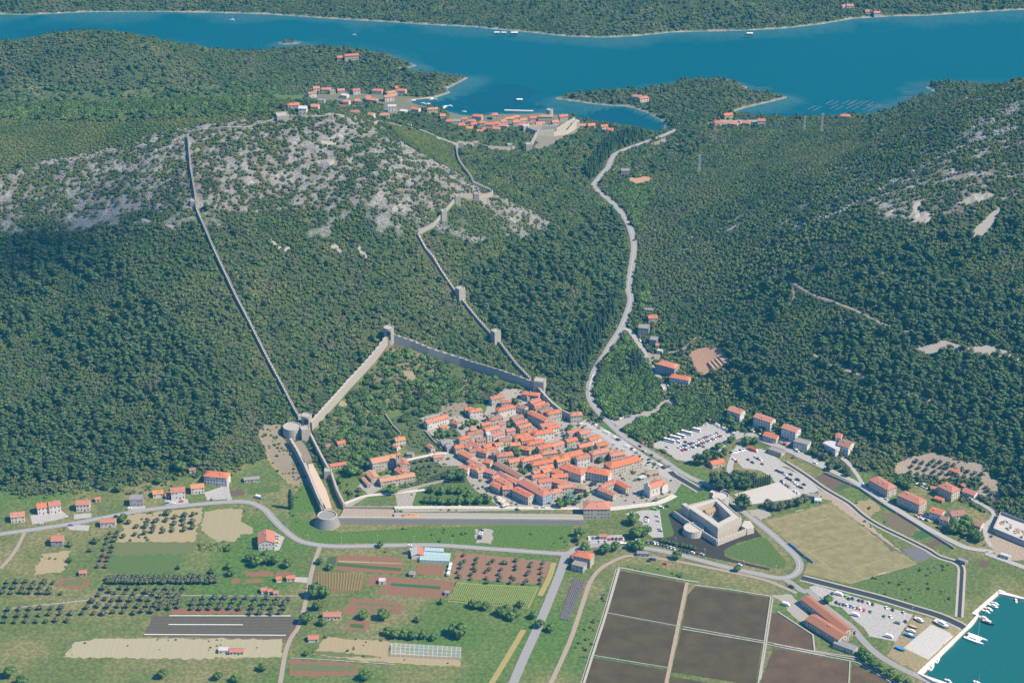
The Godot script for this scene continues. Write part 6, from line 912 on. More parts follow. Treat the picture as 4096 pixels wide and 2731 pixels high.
func shape_terrain() -> void:
	hf.resize(FNX * FNZ)
	coast.resize(FNX * FNZ)
	coast.fill(60.0)
	var cols := []
	for i in FNX:
		var fx: float = (FX + i * FC - GX0) / GCELL
		cols.append([int(floor(fx)), cat(fx - floor(fx))])
	for j in FNZ:
		var fz: float = (FZ + j * FC - GZ0) / GCELL
		var iz := int(floor(fz))
		var wz := cat(fz - iz)
		var row := PackedFloat32Array()
		row.resize(GNX)
		for i in GNX:
			var s := 0.0
			for k in 4:
				s += wz[k] * GRID[clampi(iz + k - 1, 0, GNZ - 1) * GNX + i]
			row[i] = s * 0.1
		for i in FNX:
			var ix: int = cols[i][0]
			var w: Array = cols[i][1]
			var h: float = w[0] * row[clampi(ix - 1, 0, GNX - 1)] + w[1] * row[clampi(ix, 0, GNX - 1)] + w[2] * row[clampi(ix + 1, 0, GNX - 1)] + w[3] * row[clampi(ix + 2, 0, GNX - 1)]
			hf[j * FNX + i] = 2.0 + maxf(0.0, h - 3.0)
	var sea := pts_of(SEA)
	var harb := pts_of(HARBOUR)
	var islet := pts_of(ISLET)
	for p in [sea, harb, islet]:
		brush_coast(p)
	var wet := PackedByteArray()
	wet.resize(FNX * FNZ)
	fill_cells(wet, sea, 1)
	fill_cells(wet, harb, 1)
	fill_cells(wet, islet, 0)
	for k in FNX * FNZ:
		if wet[k]:
			coast[k] = -coast[k]
		var d := coast[k]
		hf[k] = minf(hf[k], (0.15 + d * 0.35 if d < 59.0 else 999.0) if d > 0 else maxf(d * 0.25, -6.0))
	# roads cut level ledges into the slopes
	for r in [PASS_ROAD]:
		cut_road(pts_of(r), 4.5)
	taken.resize(ENX * ENZ)
	zone.resize(FNX * FNZ)
	var kinds := {"open": 1, "pine": 2, "cypress": 3, "leafy": 4, "low": 5, "rock": 6, "thin": 7, "rockR": 8, "thinR": 9, "shrub": 10, "scrub": 11, "wood": 12}
	for v in VEG:
		fill_cells(zone, pts_of(v[1]), kinds[v[0]])
	for p in SEAGRASS:
		fill_cells(zone, pts_of(p), 20)

func brush_coast(p: PackedVector2Array) -> void:
	for s in p.size():
		var a := p[s]
		var b := p[(s + 1) % p.size()]
		var e := b - a
		var i0 := maxi(0, int((minf(a.x, b.x) - 60 - FX) / FC))
		var i1 := mini(FNX - 1, int((maxf(a.x, b.x) + 60 - FX) / FC) + 1)
		var j0 := maxi(0, int((minf(a.y, b.y) - 60 - FZ) / FC))
		var j1 := mini(FNZ - 1, int((maxf(a.y, b.y) + 60 - FZ) / FC) + 1)
		for j in range(j0, j1 + 1):
			for i in range(i0, i1 + 1):
				var q := Vector2(FX + i * FC, FZ + j * FC)
				var t := clampf((q - a).dot(e) / e.length_squared(), 0, 1)
				var d := q.distance_to(a + e * t)
				if d < coast[j * FNX + i]:
					coast[j * FNX + i] = d

func spans(p: PackedVector2Array, z: float) -> PackedFloat32Array:
	var xs := PackedFloat32Array()
	for s in p.size():
		var a := p[s]
		var b := p[(s + 1) % p.size()]
		if (a.y > z) != (b.y > z):
			xs.append(a.x + (b.x - a.x) * (z - a.y) / (b.y - a.y))
	xs.sort()
	return xs

func fill_cells(into: PackedByteArray, p: PackedVector2Array, value: int) -> void:
	for j in FNZ:
		var xs := spans(p, FZ + j * FC)
		for k in range(0, xs.size() - 1, 2):
			for i in range(maxi(0, ceili((xs[k] - FX) / FC)), mini(FNX - 1, floori((xs[k + 1] - FX) / FC)) + 1):
				into[j * FNX + i] = value

func keep_clear(p: PackedVector2Array, value := 2) -> void:
	var lo := 1e9
	var hi := -1e9
	for q in p:
		lo = minf(lo, q.y)
		hi = maxf(hi, q.y)
	for j in range(maxi(0, int((lo - FZ) / EC)), mini(ENZ - 1, int((hi - FZ) / EC) + 1) + 1):
		var xs := spans(p, FZ + j * EC)
		for k in range(0, xs.size() - 1, 2):
			for i in range(maxi(0, ceili((xs[k] - FX) / EC)), mini(ENX - 1, floori((xs[k + 1] - FX) / EC)) + 1):
				taken[j * ENX + i] = maxi(taken[j * ENX + i], value)

func keep_clear_line(p: PackedVector2Array, r: float) -> void:
	for s in p.size() - 1:
		keep_clear_seg(p[s], p[s + 1], r)

func keep_clear_seg(a: Vector2, b: Vector2, r: float) -> void:
	var e := b - a
	for j in range(maxi(0, int((minf(a.y, b.y) - r - FZ) / EC)), mini(ENZ - 1, int((maxf(a.y, b.y) + r - FZ) / EC) + 1) + 1):
		for i in range(maxi(0, int((minf(a.x, b.x) - r - FX) / EC)), mini(ENX - 1, int((maxf(a.x, b.x) + r - FX) / EC) + 1) + 1):
			var q := Vector2(FX + i * EC, FZ + j * EC)
			var t := clampf((q - a).dot(e) / maxf(e.length_squared(), 0.01), 0, 1)
			if q.distance_to(a + e * t) < r:
				taken[j * ENX + i] = 2

func is_taken(x: float, z: float) -> bool:
	var i := int(round((x - FX) / EC))
	var j := int(round((z - FZ) / EC))
	return i < 0 or j < 0 or i >= ENX or j >= ENZ or taken[j * ENX + i] > 0

func zone_at(x: float, z: float) -> int:
	var i := int(round((x - FX) / FC))
	var j := int(round((z - FZ) / FC))
	return 0 if i < 0 or j < 0 or i >= FNX or j >= FNZ else zone[j * FNX + i]

func at_raster(a: PackedFloat32Array, x: float, z: float) -> float:
	var fx := clampf((x - FX) / FC, 0, FNX - 1.001)
	var fz := clampf((z - FZ) / FC, 0, FNZ - 1.001)
	var i := int(fx)
	var j := int(fz)
	var u := fx - i
	var v := fz - j
	var k := j * FNX + i
	return lerpf(lerpf(a[k], a[k + 1], u), lerpf(a[k + FNX], a[k + FNX + 1], u), v)

func G(x: float, z: float) -> float:
	return at_raster(hf, x, z)

func smooth_line(p: PackedVector2Array, step: float) -> PackedVector2Array:
	var c := Curve2D.new()
	for i in p.size():
		var t := Vector2.ZERO
		if i > 0 and i < p.size() - 1:
			t = (p[i + 1] - p[i - 1]).normalized() * minf(p[i].distance_to(p[i - 1]), p[i].distance_to(p[i + 1])) * 0.33
		c.add_point(p[i], -t, t)
	var out := PackedVector2Array()
	var n := maxi(1, int(c.get_baked_length() / step))
	for i in n + 1:
		out.append(c.sample_baked(c.get_baked_length() * i / n, true))
	return out

func cut_road(p: PackedVector2Array, half: float) -> void:
	var line := smooth_line(p, 4.0)
	var ys := PackedFloat32Array()
	for q in line:
		ys.append(G(q.x, q.y))
	for pass_ in 12:
		for i in range(1, ys.size() - 1):
			ys[i] = (ys[i - 1] + 2 * ys[i] + ys[i + 1]) / 4
	var best := {}
	for s in line.size():
		var q := line[s]
		for j in range(int((q.y - 14 - FZ) / FC), int((q.y + 14 - FZ) / FC) + 2):
			for i in range(int((q.x - 14 - FX) / FC), int((q.x + 14 - FX) / FC) + 2):
				var d := q.distance_to(Vector2(FX + i * FC, FZ + j * FC))
				var k := j * FNX + i
				if d < 14 and (not best.has(k) or best[k][0] > d):
					best[k] = [d, ys[s]]
	for k in best:
		var w := 1.0 - smoothstep(half + 2.5, 14.0, best[k][0])
		hf[k] = lerpf(hf[k], best[k][1], w)

# ---------------------------------------------------------------- mesh helpers
func numbered(called: String) -> String:
	if not used_names.has(called):
		used_names[called] = 0
		return called
	used_names[called] += 1
	return "%s_%03d" % [called, used_names[called]]

func tag(o: Node, label: String, category := "", group := "", kind := "") -> void:
	if label:
		o.set_meta("label", label)
	if category:
		o.set_meta("category", category)
	if group:
		o.set_meta("group", group)
	if kind:
		o.set_meta("kind", kind)

func mesh_node(called: String, mesh: Mesh, m: Material, parent: Node = null) -> MeshInstance3D:
	var o := MeshInstance3D.new()
	o.name = called if parent else numbered(called)
	o.mesh = mesh
	if m:
		o.material_override = m
	if parent:
		parent.add_child(o, true)
	else:
		add_child(o, true)
	return o

func thing(called: String, label: String, category: String, at: Vector3, turn := 0.0, group := "") -> Node3D:
	var o := Node3D.new()
	o.name = numbered(called)
	add_child(o, true)
	o.position = at
	o.rotation.y = turn
	tag(o, label, category, group)
	return o

func st_new() -> SurfaceTool:
	var st := SurfaceTool.new()
	st.begin(Mesh.PRIMITIVE_TRIANGLES)
	return st

func done(st: SurfaceTool) -> ArrayMesh:
	st.generate_normals()
	return st.commit()

func tri(st: SurfaceTool, a: Vector3, b: Vector3, c: Vector3) -> void:
	st.set_smooth_group(-1)
	st.add_vertex(a)
	st.add_vertex(b)
	st.add_vertex(c)

func quad(st: SurfaceTool, a: Vector3, b: Vector3, c: Vector3, d: Vector3) -> void:
	tri(st, a, b, c)
	tri(st, a, c, d)

func box(st: SurfaceTool, c: Vector3, s: Vector3, turn := 0.0) -> void:
	var b := Basis(Vector3.UP, turn)
	var v := []
	for k in 8:
		v.append(c + b * Vector3(s.x * (0.5 if k & 1 else -0.5), s.y * (0.5 if k & 2 else -0.5), s.z * (0.5 if k & 4 else -0.5)))
	quad(st, v[4], v[6], v[7], v[5])
	quad(st, v[1], v[3], v[2], v[0])
	quad(st, v[0], v[2], v[6], v[4])
	quad(st, v[5], v[7], v[3], v[1])
	quad(st, v[2], v[3], v[7], v[6])
	quad(st, v[0], v[4], v[5], v[1])

func area2(p: PackedVector2Array) -> float:
	var s := 0.0
	for i in p.size():
		s += p[i].cross(p[(i + 1) % p.size()])
	return s / 2

func ragged(p: PackedVector2Array) -> PackedVector2Array:
	var out := PackedVector2Array()
	for i in p.size():
		var a := p[i]
		var b := p[(i + 1) % p.size()]
		var n := maxi(1, int(a.distance_to(b) / 3.5))
		for k in n:
			var q := a.lerp(b, float(k) / n)
			out.append(q + Vector2(n2.get_noise_2d(q.x * 3, q.y * 3), n2.get_noise_2d(q.x * 3 + 700, q.y * 3)) * 3.2)
	if Geometry2D.triangulate_polygon(out).is_empty():
		return p
	return out

# a sheet laid on the ground, following it
func sheet(called: String, p: PackedVector2Array, m: Material, lift: float) -> MeshInstance3D:
	if m in [mats["straw"], mats["straw2"], mats["straw3"], mats["red_soil"], mats["red_soil2"], mats["soil"], mats["soil2"], mats["dull_green"], mats["grass3"], mats["dry_grass"], mats["dry_rocky"], mats["wild_green"], mats["gravel"], mats["earth_pale"], mats["earth_orange"], mats["reeds"], mats["grass2"]]:
		p = ragged(p)
	var st := st_new()
	var lo := Vector2(1e9, 1e9)
	var hi := -lo
	var level := true
	for q in p:
		lo = lo.min(q)
		hi = hi.max(q)
	var j0 := int((lo.y - FZ) / FC)
	var j1 := int((hi.y - FZ) / FC)
	var i0 := int((lo.x - FX) / FC)
	var i1 := int((hi.x - FX) / FC)
	for j in range(j0, j1 + 2):
		for i in range(i0, i1 + 2):
			if absf(hf[mini(j, FNZ - 1) * FNX + mini(i, FNX - 1)] - 2.0) > 0.001:
				level = false
	if level:
		var t := Geometry2D.triangulate_polygon(p)
		for k in range(0, t.size(), 3):
			up_tri(st, p[t[k]], p[t[k + 1]], p[t[k + 2]], lift)
	else:
		for j in range(j0, j1 + 1):
			for i in range(i0, i1 + 1):
				var a := Vector2(FX + i * FC, FZ + j * FC)
				for half in [[a, a + Vector2(FC, 0), a + Vector2(0, FC)], [a + Vector2(FC, 0), a + Vector2(FC, FC), a + Vector2(0, FC)]]:
					for piece in Geometry2D.intersect_polygons(PackedVector2Array(half), p):
						for k in range(1, piece.size() - 1):
							up_tri(st, piece[0], piece[k], piece[k + 1], lift)
	return mesh_node(called, done(st), m)

func up_tri(st: SurfaceTool, a: Vector2, b: Vector2, c: Vector2, lift: float) -> void:
	if absf((b - a).cross(c - a)) < 0.001:
		return
	if (b - a).cross(c - a) < 0:
		var t := b
		b = c
		c = t
	tri(st, Vector3(a.x, G(a.x, a.y) + lift, a.y), Vector3(b.x, G(b.x, b.y) + lift, b.y), Vector3(c.x, G(c.x, c.y) + lift, c.y))

func ribbon(called: String, p: PackedVector2Array, width: float, m: Material, lift: float, step := 4.0, smooth := true) -> MeshInstance3D:
	var line := smooth_line(p, step) if smooth else p
	var st := st_new()
	var prev := []
	for i in line.size():
		var t := (line[mini(i + 1, line.size() - 1)] - line[maxi(i - 1, 0)]).normalized()
		var n := Vector2(-t.y, t.x)
		var cur := []
		var top := -1e9
		for k in 5:
			var q := line[i] + n * width * (k / 4.0 - 0.5)
			cur.append(Vector3(q.x, G(q.x, q.y) + lift, q.y))
		if prev:
			for k in 4:
				quad(st, prev[k], prev[k + 1], cur[k + 1], cur[k])
		prev = cur
	var o := mesh_node(called, done(st), m)
	return o

# ---------------------------------------------------------------- ground, water, roads, fields
func terrain_color(x: float, z: float, h: float, d: float) -> Color:
	var a := n1.get_noise_2d(x, z)
	var b := n2.get_noise_2d(x, z)
	var c := n3.get_noise_2d(x, z)
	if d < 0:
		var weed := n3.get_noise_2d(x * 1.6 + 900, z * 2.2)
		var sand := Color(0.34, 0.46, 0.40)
		var deep_teal := Color(0.0, 0.15, 0.18)  # colour of deep water, painted onto the seabed
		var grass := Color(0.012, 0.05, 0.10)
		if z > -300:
			return deep_teal.lerp(grass, 0.5)
		var thin := clampf(1.0 + d / (34.0 + 45.0 * weed) + b * 0.25, 0.0, 1.0)  # sand by the shore; water depth painted in as a fade to teal
		var col := deep_teal.lerp(sand, 0.75 * thin)
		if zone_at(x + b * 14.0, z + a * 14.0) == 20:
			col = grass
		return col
	if d < 2.6 and z < -300:
		return Color(0.40, 0.35, 0.28) * (0.85 + 0.3 * b)
	var k := zone_at(x, z)
	var soil := Color(0.165, 0.135, 0.085)
	var under := Color(0.075, 0.105, 0.038)
	var rockc := Color(0.40, 0.39, 0.375)
	if k == 1 or k == 11:
		var g := Color(0.13, 0.175, 0.05).lerp(Color(0.235, 0.222, 0.09), clampf(0.5 + a * 1.5 + b * 0.4, 0, 1))
		return g.lerp(Color(0.10, 0.182, 0.036), clampf(c * 2.2, 0, 1))
	if k == 4:
		return Color(0.10, 0.13, 0.05).lerp(Color(0.24, 0.21, 0.12), clampf(0.35 + a * 1.4 + b * 0.6, 0, 1))
	if k == 6:
		return rockc.lerp(soil, clampf(0.75 - a * 0.7 - b * 0.9, 0, 1))
	if k == 8:
		return rockc.lerp(soil, clampf(0.75 - a * 0.8 - b * 0.9, 0, 1))
	if k == 7 or k == 9:
		return under.lerp(rockc, clampf(a * 1.2 + b * 0.9 - 0.1, 0, 0.8))
	return under.lerp(soil, clampf(0.05 + a * 0.9 + b * 0.6, 0, 0.8))

func half_width(z: float) -> float:
	return minf(0.27 * (1890.0 - z) + 70.0, 1045.0)

func build_ground() -> void:
	var v := PackedVector3Array()
	var nrm := PackedVector3Array()
	var col := PackedColorArray()
	var idx := PackedInt32Array()
	var number := PackedInt32Array()
	number.resize(FNX * FNZ)
	number.fill(-1)
	for j in FNZ:
		var z := FZ + j * FC
		var w := half_width(z)
		for i in FNX:
			var x := FX + i * FC
			if absf(x) > w + FC:
				continue
			var k := j * FNX + i
			var h := hf[k]
			var kind := zone[k]
			if kind >= 6 and kind <= 9 and i > 0 and j > 0 and i < FNX - 1 and j < FNZ - 1:
				h += n2.get_noise_2d(x * 1.3, z * 1.3) * (3.0 if kind == 6 or kind == 8 else 1.0)
				hf[k] = h
			number[k] = v.size()
			v.append(Vector3(x, h, z))
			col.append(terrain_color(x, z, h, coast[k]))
	for j in FNZ:
		for i in FNX:
			var k := j * FNX + i
			if number[k] < 0:
				continue
			var l := hf[j * FNX + maxi(i - 1, 0)]
			var r := hf[j * FNX + mini(i + 1, FNX - 1)]
			var u := hf[maxi(j - 1, 0) * FNX + i]
			var d := hf[mini(j + 1, FNZ - 1) * FNX + i]
			nrm.append(Vector3(l - r, 2 * FC, u - d).normalized())
			if i < FNX - 1 and j < FNZ - 1:
				var a := number[k]
				var b := number[k + 1]
				var c := number[k + FNX]
				var e := number[k + FNX + 1]
				if b >= 0 and c >= 0 and e >= 0:
					idx.append_array([a, b, c, b, e, c])
	var arr := []
	arr.resize(Mesh.ARRAY_MAX)
	arr[Mesh.ARRAY_VERTEX] = v
	arr[Mesh.ARRAY_NORMAL] = nrm
	arr[Mesh.ARRAY_COLOR] = col
	arr[Mesh.ARRAY_INDEX] = idx
	var am := ArrayMesh.new()
	am.add_surface_from_arrays(Mesh.PRIMITIVE_TRIANGLES, arr)
	tag(mesh_node("terrain", am, mats["terrain"]), "limestone hills, coast and green valley floor around the town", "", "", "structure")
	water_quad("sea", Vector2(-1040, -2300), Vector2(1040, -560), mats["sea_water"], "turquoise sea channel behind the hills")
	water_quad("harbour_basin", Vector2(230, 60), Vector2(620, 460), mats["harbour_water"], "green harbour water inside the white quay")
	for s in SHEETS:
		var p := pts_of(s[3])
		keep_clear(p, 1)
		tag(sheet(s[0], p, mats[s[1]], s[2] * 0.01), "", "", "", "structure")
	for k in PANS.size():
		var p := pts_of(PANS[k])
		keep_clear(p)
		tag(sheet("salt_pan", p, mats["pan_water_brown" if k in [5, 6, 7] else "pan_water"], 0.1), "", "", "", "structure")
	for r in ROADS:
		var p := pts_of(r[3])
		keep_clear_line(p, r[2] * 0.5 + 1.5)
		tag(ribbon(r[0], p, r[2], mats[r[1]], 0.22 + 0.005 * used_names.size() / 10.0), "", "", "", "structure")
	for s in STREAMS:
		var p := pts_of(s[3])
		keep_clear_line(p, s[2] * 0.5 + 1.0)
		tag(ribbon(s[0] + "_bank", p, s[2], mats["stone"], 0.2), "", "", "", "structure")
		tag(ribbon(s[0], p, s[1], mats["channel_water"], 0.26), "", "", "", "structure")
	for p in ALGAE:
		tag(ribbon("algae_ditch", pts_of(p), 5.0, mats["algae"], 0.2), "", "", "", "structure")
	for p in SCREE:
		keep_clear(pts_of(p))
		tag(sheet("scree", pts_of(p), mats["gravel"], 0.35), "", "", "", "structure")

func water_quad(called: String, lo: Vector2, hi: Vector2, m: Material, label: String) -> void:
	var st := st_new()
	var n := 16
	for j in n:
		for i in n:
			var a := lo + (hi - lo) * Vector2(i, j) / n
			var b := lo + (hi - lo) * Vector2(i + 1, j + 1) / n
			quad(st, Vector3(a.x, 0, a.y), Vector3(b.x, 0, a.y), Vector3(b.x, 0, b.y), Vector3(a.x, 0, b.y))
	tag(mesh_node(called, done(st), m), label, "", "", "structure")

func build_cloud() -> void:
	# the fair weather cloud whose shadow lies on the left hillside
	var st := st_new()
	for k in 26:
		var a := TAU * k / 26.0 * 3.3
		var r := 8.0 + 5.2 * k
		blob(st, Vector3(cos(a) * r * 1.2, sin(k * 1.7) * 14.0, sin(a) * r * 0.75), Vector3(44, 20, 34) * (1.1 - 0.014 * k), Color.WHITE, 300 + k, 0.2)
	st.generate_normals()
	var m := mat("cloud_vapour", Color(0.85, 0.85, 0.86), 1.0)
	m.transparency = BaseMaterial3D.TRANSPARENCY_ALPHA
	m.albedo_color.a = 0.09
	var o := mesh_node("cloud", st.commit(), m)
	o.position = Vector3(764, 1600, 118)
	tag(o, "thin white cloud above the hills casting a soft shadow", "", "", "structure")

# ---------------------------------------------------------------- houses, walls, fort
const ORD := ["first", "second", "third", "fourth", "fifth", "sixth", "seventh", "eighth", "ninth", "tenth", "eleventh", "twelfth", "thirteenth", "fourteenth", "fifteenth", "sixteenth", "seventeenth", "eighteenth", "nineteenth", "twentieth", "twenty-first", "twenty-second", "twenty-third", "twenty-fourth", "twenty-fifth", "twenty-sixth", "twenty-seventh", "twenty-eighth"]
const WALL_WORD := {"stone": "grey stone", "white": "white", "ochre": "ochre", "pink": "pinkish", "blue": "pale blue", "concrete": "bare concrete", "cream": "cream"}
const ROOF_WORD := {"red": "red tiled", "red2": "faded red", "brown": "brown tiled", "orange": "orange", "tile": "orange tiled", "tile2": "weathered tiled", "grey": "grey", "tan": "sandy", "white": "white"}
var window_mesh: ArrayMesh
var door_mesh: ArrayMesh
var chimney_mesh: ArrayMesh

func house_materials() -> void:
	var stain := noise_tex(0.66, 1.0, 0.02, 41, 512)
	var tiles := noise_tex(0.62, 1.0, 0.035, 42, 512, Color(0.92, 0.9, 0.9), Color(1.0, 1.0, 1.0))
	var walls := {"stone": Color(0.56, 0.515, 0.45), "white": Color(0.74, 0.72, 0.68), "ochre": Color(0.56, 0.45, 0.27), "pink": Color(0.55, 0.43, 0.39), "blue": Color(0.36, 0.47, 0.60), "concrete": Color(0.40, 0.40, 0.41), "cream": Color(0.62, 0.57, 0.44)}
	for k in walls:
		mat("wall_" + k, walls[k], 0.9, stain, 9.0)
	var roofs := {"red": Color(0.66, 0.26, 0.155), "red2": Color(0.56, 0.24, 0.165), "brown": Color(0.40, 0.22, 0.155), "orange": Color(0.68, 0.31, 0.12), "tile": Color(0.62, 0.33, 0.19), "tile2": Color(0.45, 0.20, 0.11), "grey": Color(0.33, 0.32, 0.31), "tan": Color(0.45, 0.33, 0.2), "white": Color(0.66, 0.65, 0.63)}
	for k in roofs:
		mat("roof_" + k, roofs[k], 0.85, tiles, 7.0)
	var aged := [Color(0.64, 0.215, 0.115), Color(0.68, 0.27, 0.155), Color(0.56, 0.235, 0.155), Color(0.66, 0.225, 0.105), Color(0.60, 0.275, 0.185)]
	for k in 5:
		mat("roof_red_%d" % k, aged[k], 0.85, tiles, 6.0)
	mat("glass_dark", Color(0.03, 0.035, 0.04), 0.15)
	mat("shutter_green", Color(0.04, 0.1, 0.07), 0.7)
	mat("door_wood", Color(0.12, 0.07, 0.045), 0.7)
	var st := st_new()
	box(st, Vector3(0, 0, 0.03), Vector3(1.25, 1.65, 0.06))
	window_mesh = done(st)
	window_mesh.surface_set_material(0, mats["stone_pale"])
	var s2 := st_new()
	box(s2, Vector3(0, 0, 0.05), Vector3(0.95, 1.35, 0.06))
	s2.generate_normals()
	s2.commit(window_mesh)
	window_mesh.surface_set_material(1, mats["glass_dark"])
	var s3 := st_new()
	box(s3, Vector3(0, 1.05, 0.05), Vector3(1.15, 2.1, 0.1))
	door_mesh = done(s3)
	var s4 := st_new()
	box(s4, Vector3(0, 0.4, 0), Vector3(0.7, 1.6, 0.7))
	box(s4, Vector3(0, 1.28, 0), Vector3(0.95, 0.16, 0.95))
	chimney_mesh = done(s4)

func gable_roof(st: SurfaceTool, L: float, w: float, h: float, rise: float) -> void:
	var o := 0.4
	var t := 0.22
	var l := L / 2 + o
	var e := w / 2 + o
	var ye := h - rise * o / (w / 2)
	var a := Vector3(-l, h + rise, 0)
	var b := Vector3(l, h + rise, 0)
	for s in [-1.0, 1.0]:
		var c := Vector3(-l, ye, e * s)
		var d := Vector3(l, ye, e * s)
		var up := Vector3(0, t, 0)
		if s > 0:
			quad(st, a + up, b + up, d + up, c + up)
			quad(st, c + up, d + up, d, c)
			quad(st, a, c, d, b)
			quad(st, b + up, b, d, d + up)
			quad(st, a, a + up, c + up, c)
		else:
			quad(st, b + up, a + up, c + up, d + up)
			quad(st, d + up, c + up, c, d)
			quad(st, b, d, c, a)
			quad(st, b, b + up, d + up, d)
			quad(st, a + up, a, c, c + up)

func hip_roof(st: SurfaceTool, ridge: float, L: float, w: float, h: float, rise: float) -> void:
	var o := 0.45
	var l := L / 2 + o
	var e := w / 2 + o
	var r := ridge / 2
	var a := Vector3(-r, h + rise, 0)
	var b := Vector3(r, h + rise, 0)
	var p := [Vector3(-l, h - 0.05, -e), Vector3(l, h - 0.05, -e), Vector3(l, h - 0.05, e), Vector3(-l, h - 0.05, e)]
	quad(st, a, b, p[2], p[3])
	quad(st, b, a, p[0], p[1])
	tri(st, b, p[1], p[2])
	tri(st, a, p[3], p[0])
	var dn := Vector3(0, -0.2, 0)
	for k in 4:
		quad(st, p[(k + 1) % 4], p[k], p[k] + dn, p[(k + 1) % 4] + dn)
	quad(st, p[0] + dn, p[3] + dn, p[2] + dn, p[1] + dn)

func make_house(d: Array, label: String) -> void:
	var a := Vector2(d[1], d[2])
	var b := Vector2(d[3], d[4])
	var w: float = d[5]
	var h: float = d[6]
	var kind: String = d[7]
	var ridge := a.distance_to(b)
	var L := ridge
	if kind == "h":
		L = ridge + w * 0.85
	var c := (a + b) / 2
	var dir := (b - a).normalized()
	var far: bool = d[0] == "village"
	var g := thing("house" if h > 3.5 else "shed", label, "house" if h > 3.5 else "shed", Vector3(c.x, G(c.x, c.y), c.y), -atan2(dir.y, dir.x), {"town": "houses of the walled town", "village": "houses of the far harbour village", "road": "houses along the valley road", "farm": "farm buildings in the fields", "convent": "convent and garden houses", "valley": "houses of the valley and coach park", "east": "houses of the east road", "salt": "salt works buildings", "shore": "buildings by the fort and junction"}[d[0]])
	var nn := Vector2(-dir.y, dir.x) * (w / 2 + 0.5)
	var dd := dir * (L / 2 + 0.5)
	keep_clear(PackedVector2Array([c - dd - nn, c + dd - nn, c + dd + nn, c - dd + nn]))
	var rise := w * 0.2
	var st := st_new()
	var lo := -4.0
	if kind == "f":
		box(st, Vector3(0, (h + lo) / 2, 0), Vector3(L, h - lo, w))
		mesh_node("wall", done(st), mats["wall_" + d[8]], g)
		var rs := st_new()
		box(rs, Vector3(0, h + 0.1, 0), Vector3(L + 0.3, 0.2, w + 0.3))
		for s in [-1, 1]:
			box(rs, Vector3(0, h + 0.4, s * (w / 2 + 0.02)), Vector3(L + 0.2, 0.4, 0.2))
			box(rs, Vector3(s * (L / 2 + 0.02), h + 0.4, 0), Vector3(0.2, 0.38, w - 0.2))
		mesh_node("roof", done(rs), mats["roof_" + d[9]], g)
	else:
		box(st, Vector3(0, (h + lo) / 2, 0), Vector3(L, h - lo, w))
		if kind == "g":
			for s in [-1.0, 1.0]:
				var p := Vector3(s * L / 2, h + rise, 0)
				var q := Vector3(s * L / 2, h, -w / 2)
				var r := Vector3(s * L / 2, h, w / 2)
				if s > 0:
					tri(st, p, q, r)
				else:
					tri(st, p, r, q)
		mesh_node("wall", done(st), mats["wall_" + d[8]], g)
		var rs := st_new()
		if kind == "g":
			gable_roof(rs, L, w, h, rise)
		else:
			hip_roof(rs, ridge, L, w, h, rise)
		var ro := mesh_node("roof", done(rs), mats["roof_" + d[9] if d[9] != "red" else "roof_red_%d" % (rng.randi() % 5)], g)
		if h > 3.5:
			for k in 1 if far else 2:
				var ch := mesh_node("chimney", chimney_mesh, mats["wall_stone"], ro)
				var cx := rng.randf_range(-0.35, 0.35) * ridge
				var cz := rng.randf_range(-0.3, 0.3) * w
				ch.position = Vector3(cx, h + rise * (1.0 - absf(cz) / (w / 2)), cz)
	# openings
	var floors := clampi(int(h / 2.9), 1, 4)
	var wide := 3.4 if far else 2.7
	var low := 0.55 * h / floors
	for side in 4:
		var span := L if side < 2 else w
		var n := maxi(1, int((span - 0.8) / wide))
		for f in floors:
			for k in n:
				if rng.randf() < 0.14:
					continue
				var t := (k + 0.5) / n * span - span / 2
				var y := h / floors * (f + 0.55)
				var o: MeshInstance3D
				if f == 0 and k == n / 2 and side % 2 == 0 and not far:
					o = mesh_node("door", door_mesh, mats["door_wood"], g)
					y = 0.0
				else:
					o = MeshInstance3D.new()
					o.name = "window"
					o.mesh = window_mesh
					g.add_child(o, true)
				match side:
					0:
						o.position = Vector3(t, y, w / 2)
					1:
						o.position = Vector3(t, y, -w / 2)
						o.rotation.y = PI
					2:
						o.position = Vector3(L / 2, y, t)
						o.rotation.y = PI / 2
					3:
						o.position = Vector3(-L / 2, y, t)
						o.rotation.y = -PI / 2

func house_labels() -> Array:
	var where := {"town": "in the walled town", "village": "in the far village", "road": "by the valley road", "farm": "in the farm fields", "convent": "near the convent gardens", "valley": "around the coach park", "east": "along the east road", "salt": "by the harbour", "shore": "near the fort and junction"}
	var labels := []
	labels.resize(HOUSES.size())
	for key in where:
		var idx := []
		for i in HOUSES.size():
			if HOUSES[i][0] == key and HOUSES[i][10] == "":
				idx.append(i)
			elif HOUSES[i][0] == key:
				labels[i] = HOUSES[i][10]
		idx.sort_custom(func(p, q): return HOUSES[p][2] > HOUSES[q][2])
		var per := 9
		var row := 0
		while row * per < idx.size():
			var part := idx.slice(row * per, row * per + per)
			part.sort_custom(func(p, q): return HOUSES[p][1] < HOUSES[q][1])
			for k in part.size():
				var d: Array = HOUSES[part[k]]
				labels[part[k]] = "%s %s, %s roof, %s from left in %s row %s" % [WALL_WORD[d[8]], "house" if d[6] > 3.5 else "shed", ROOF_WORD[d[9]], ORD[k], ORD[row], where[key]]
			row += 1
	return labels

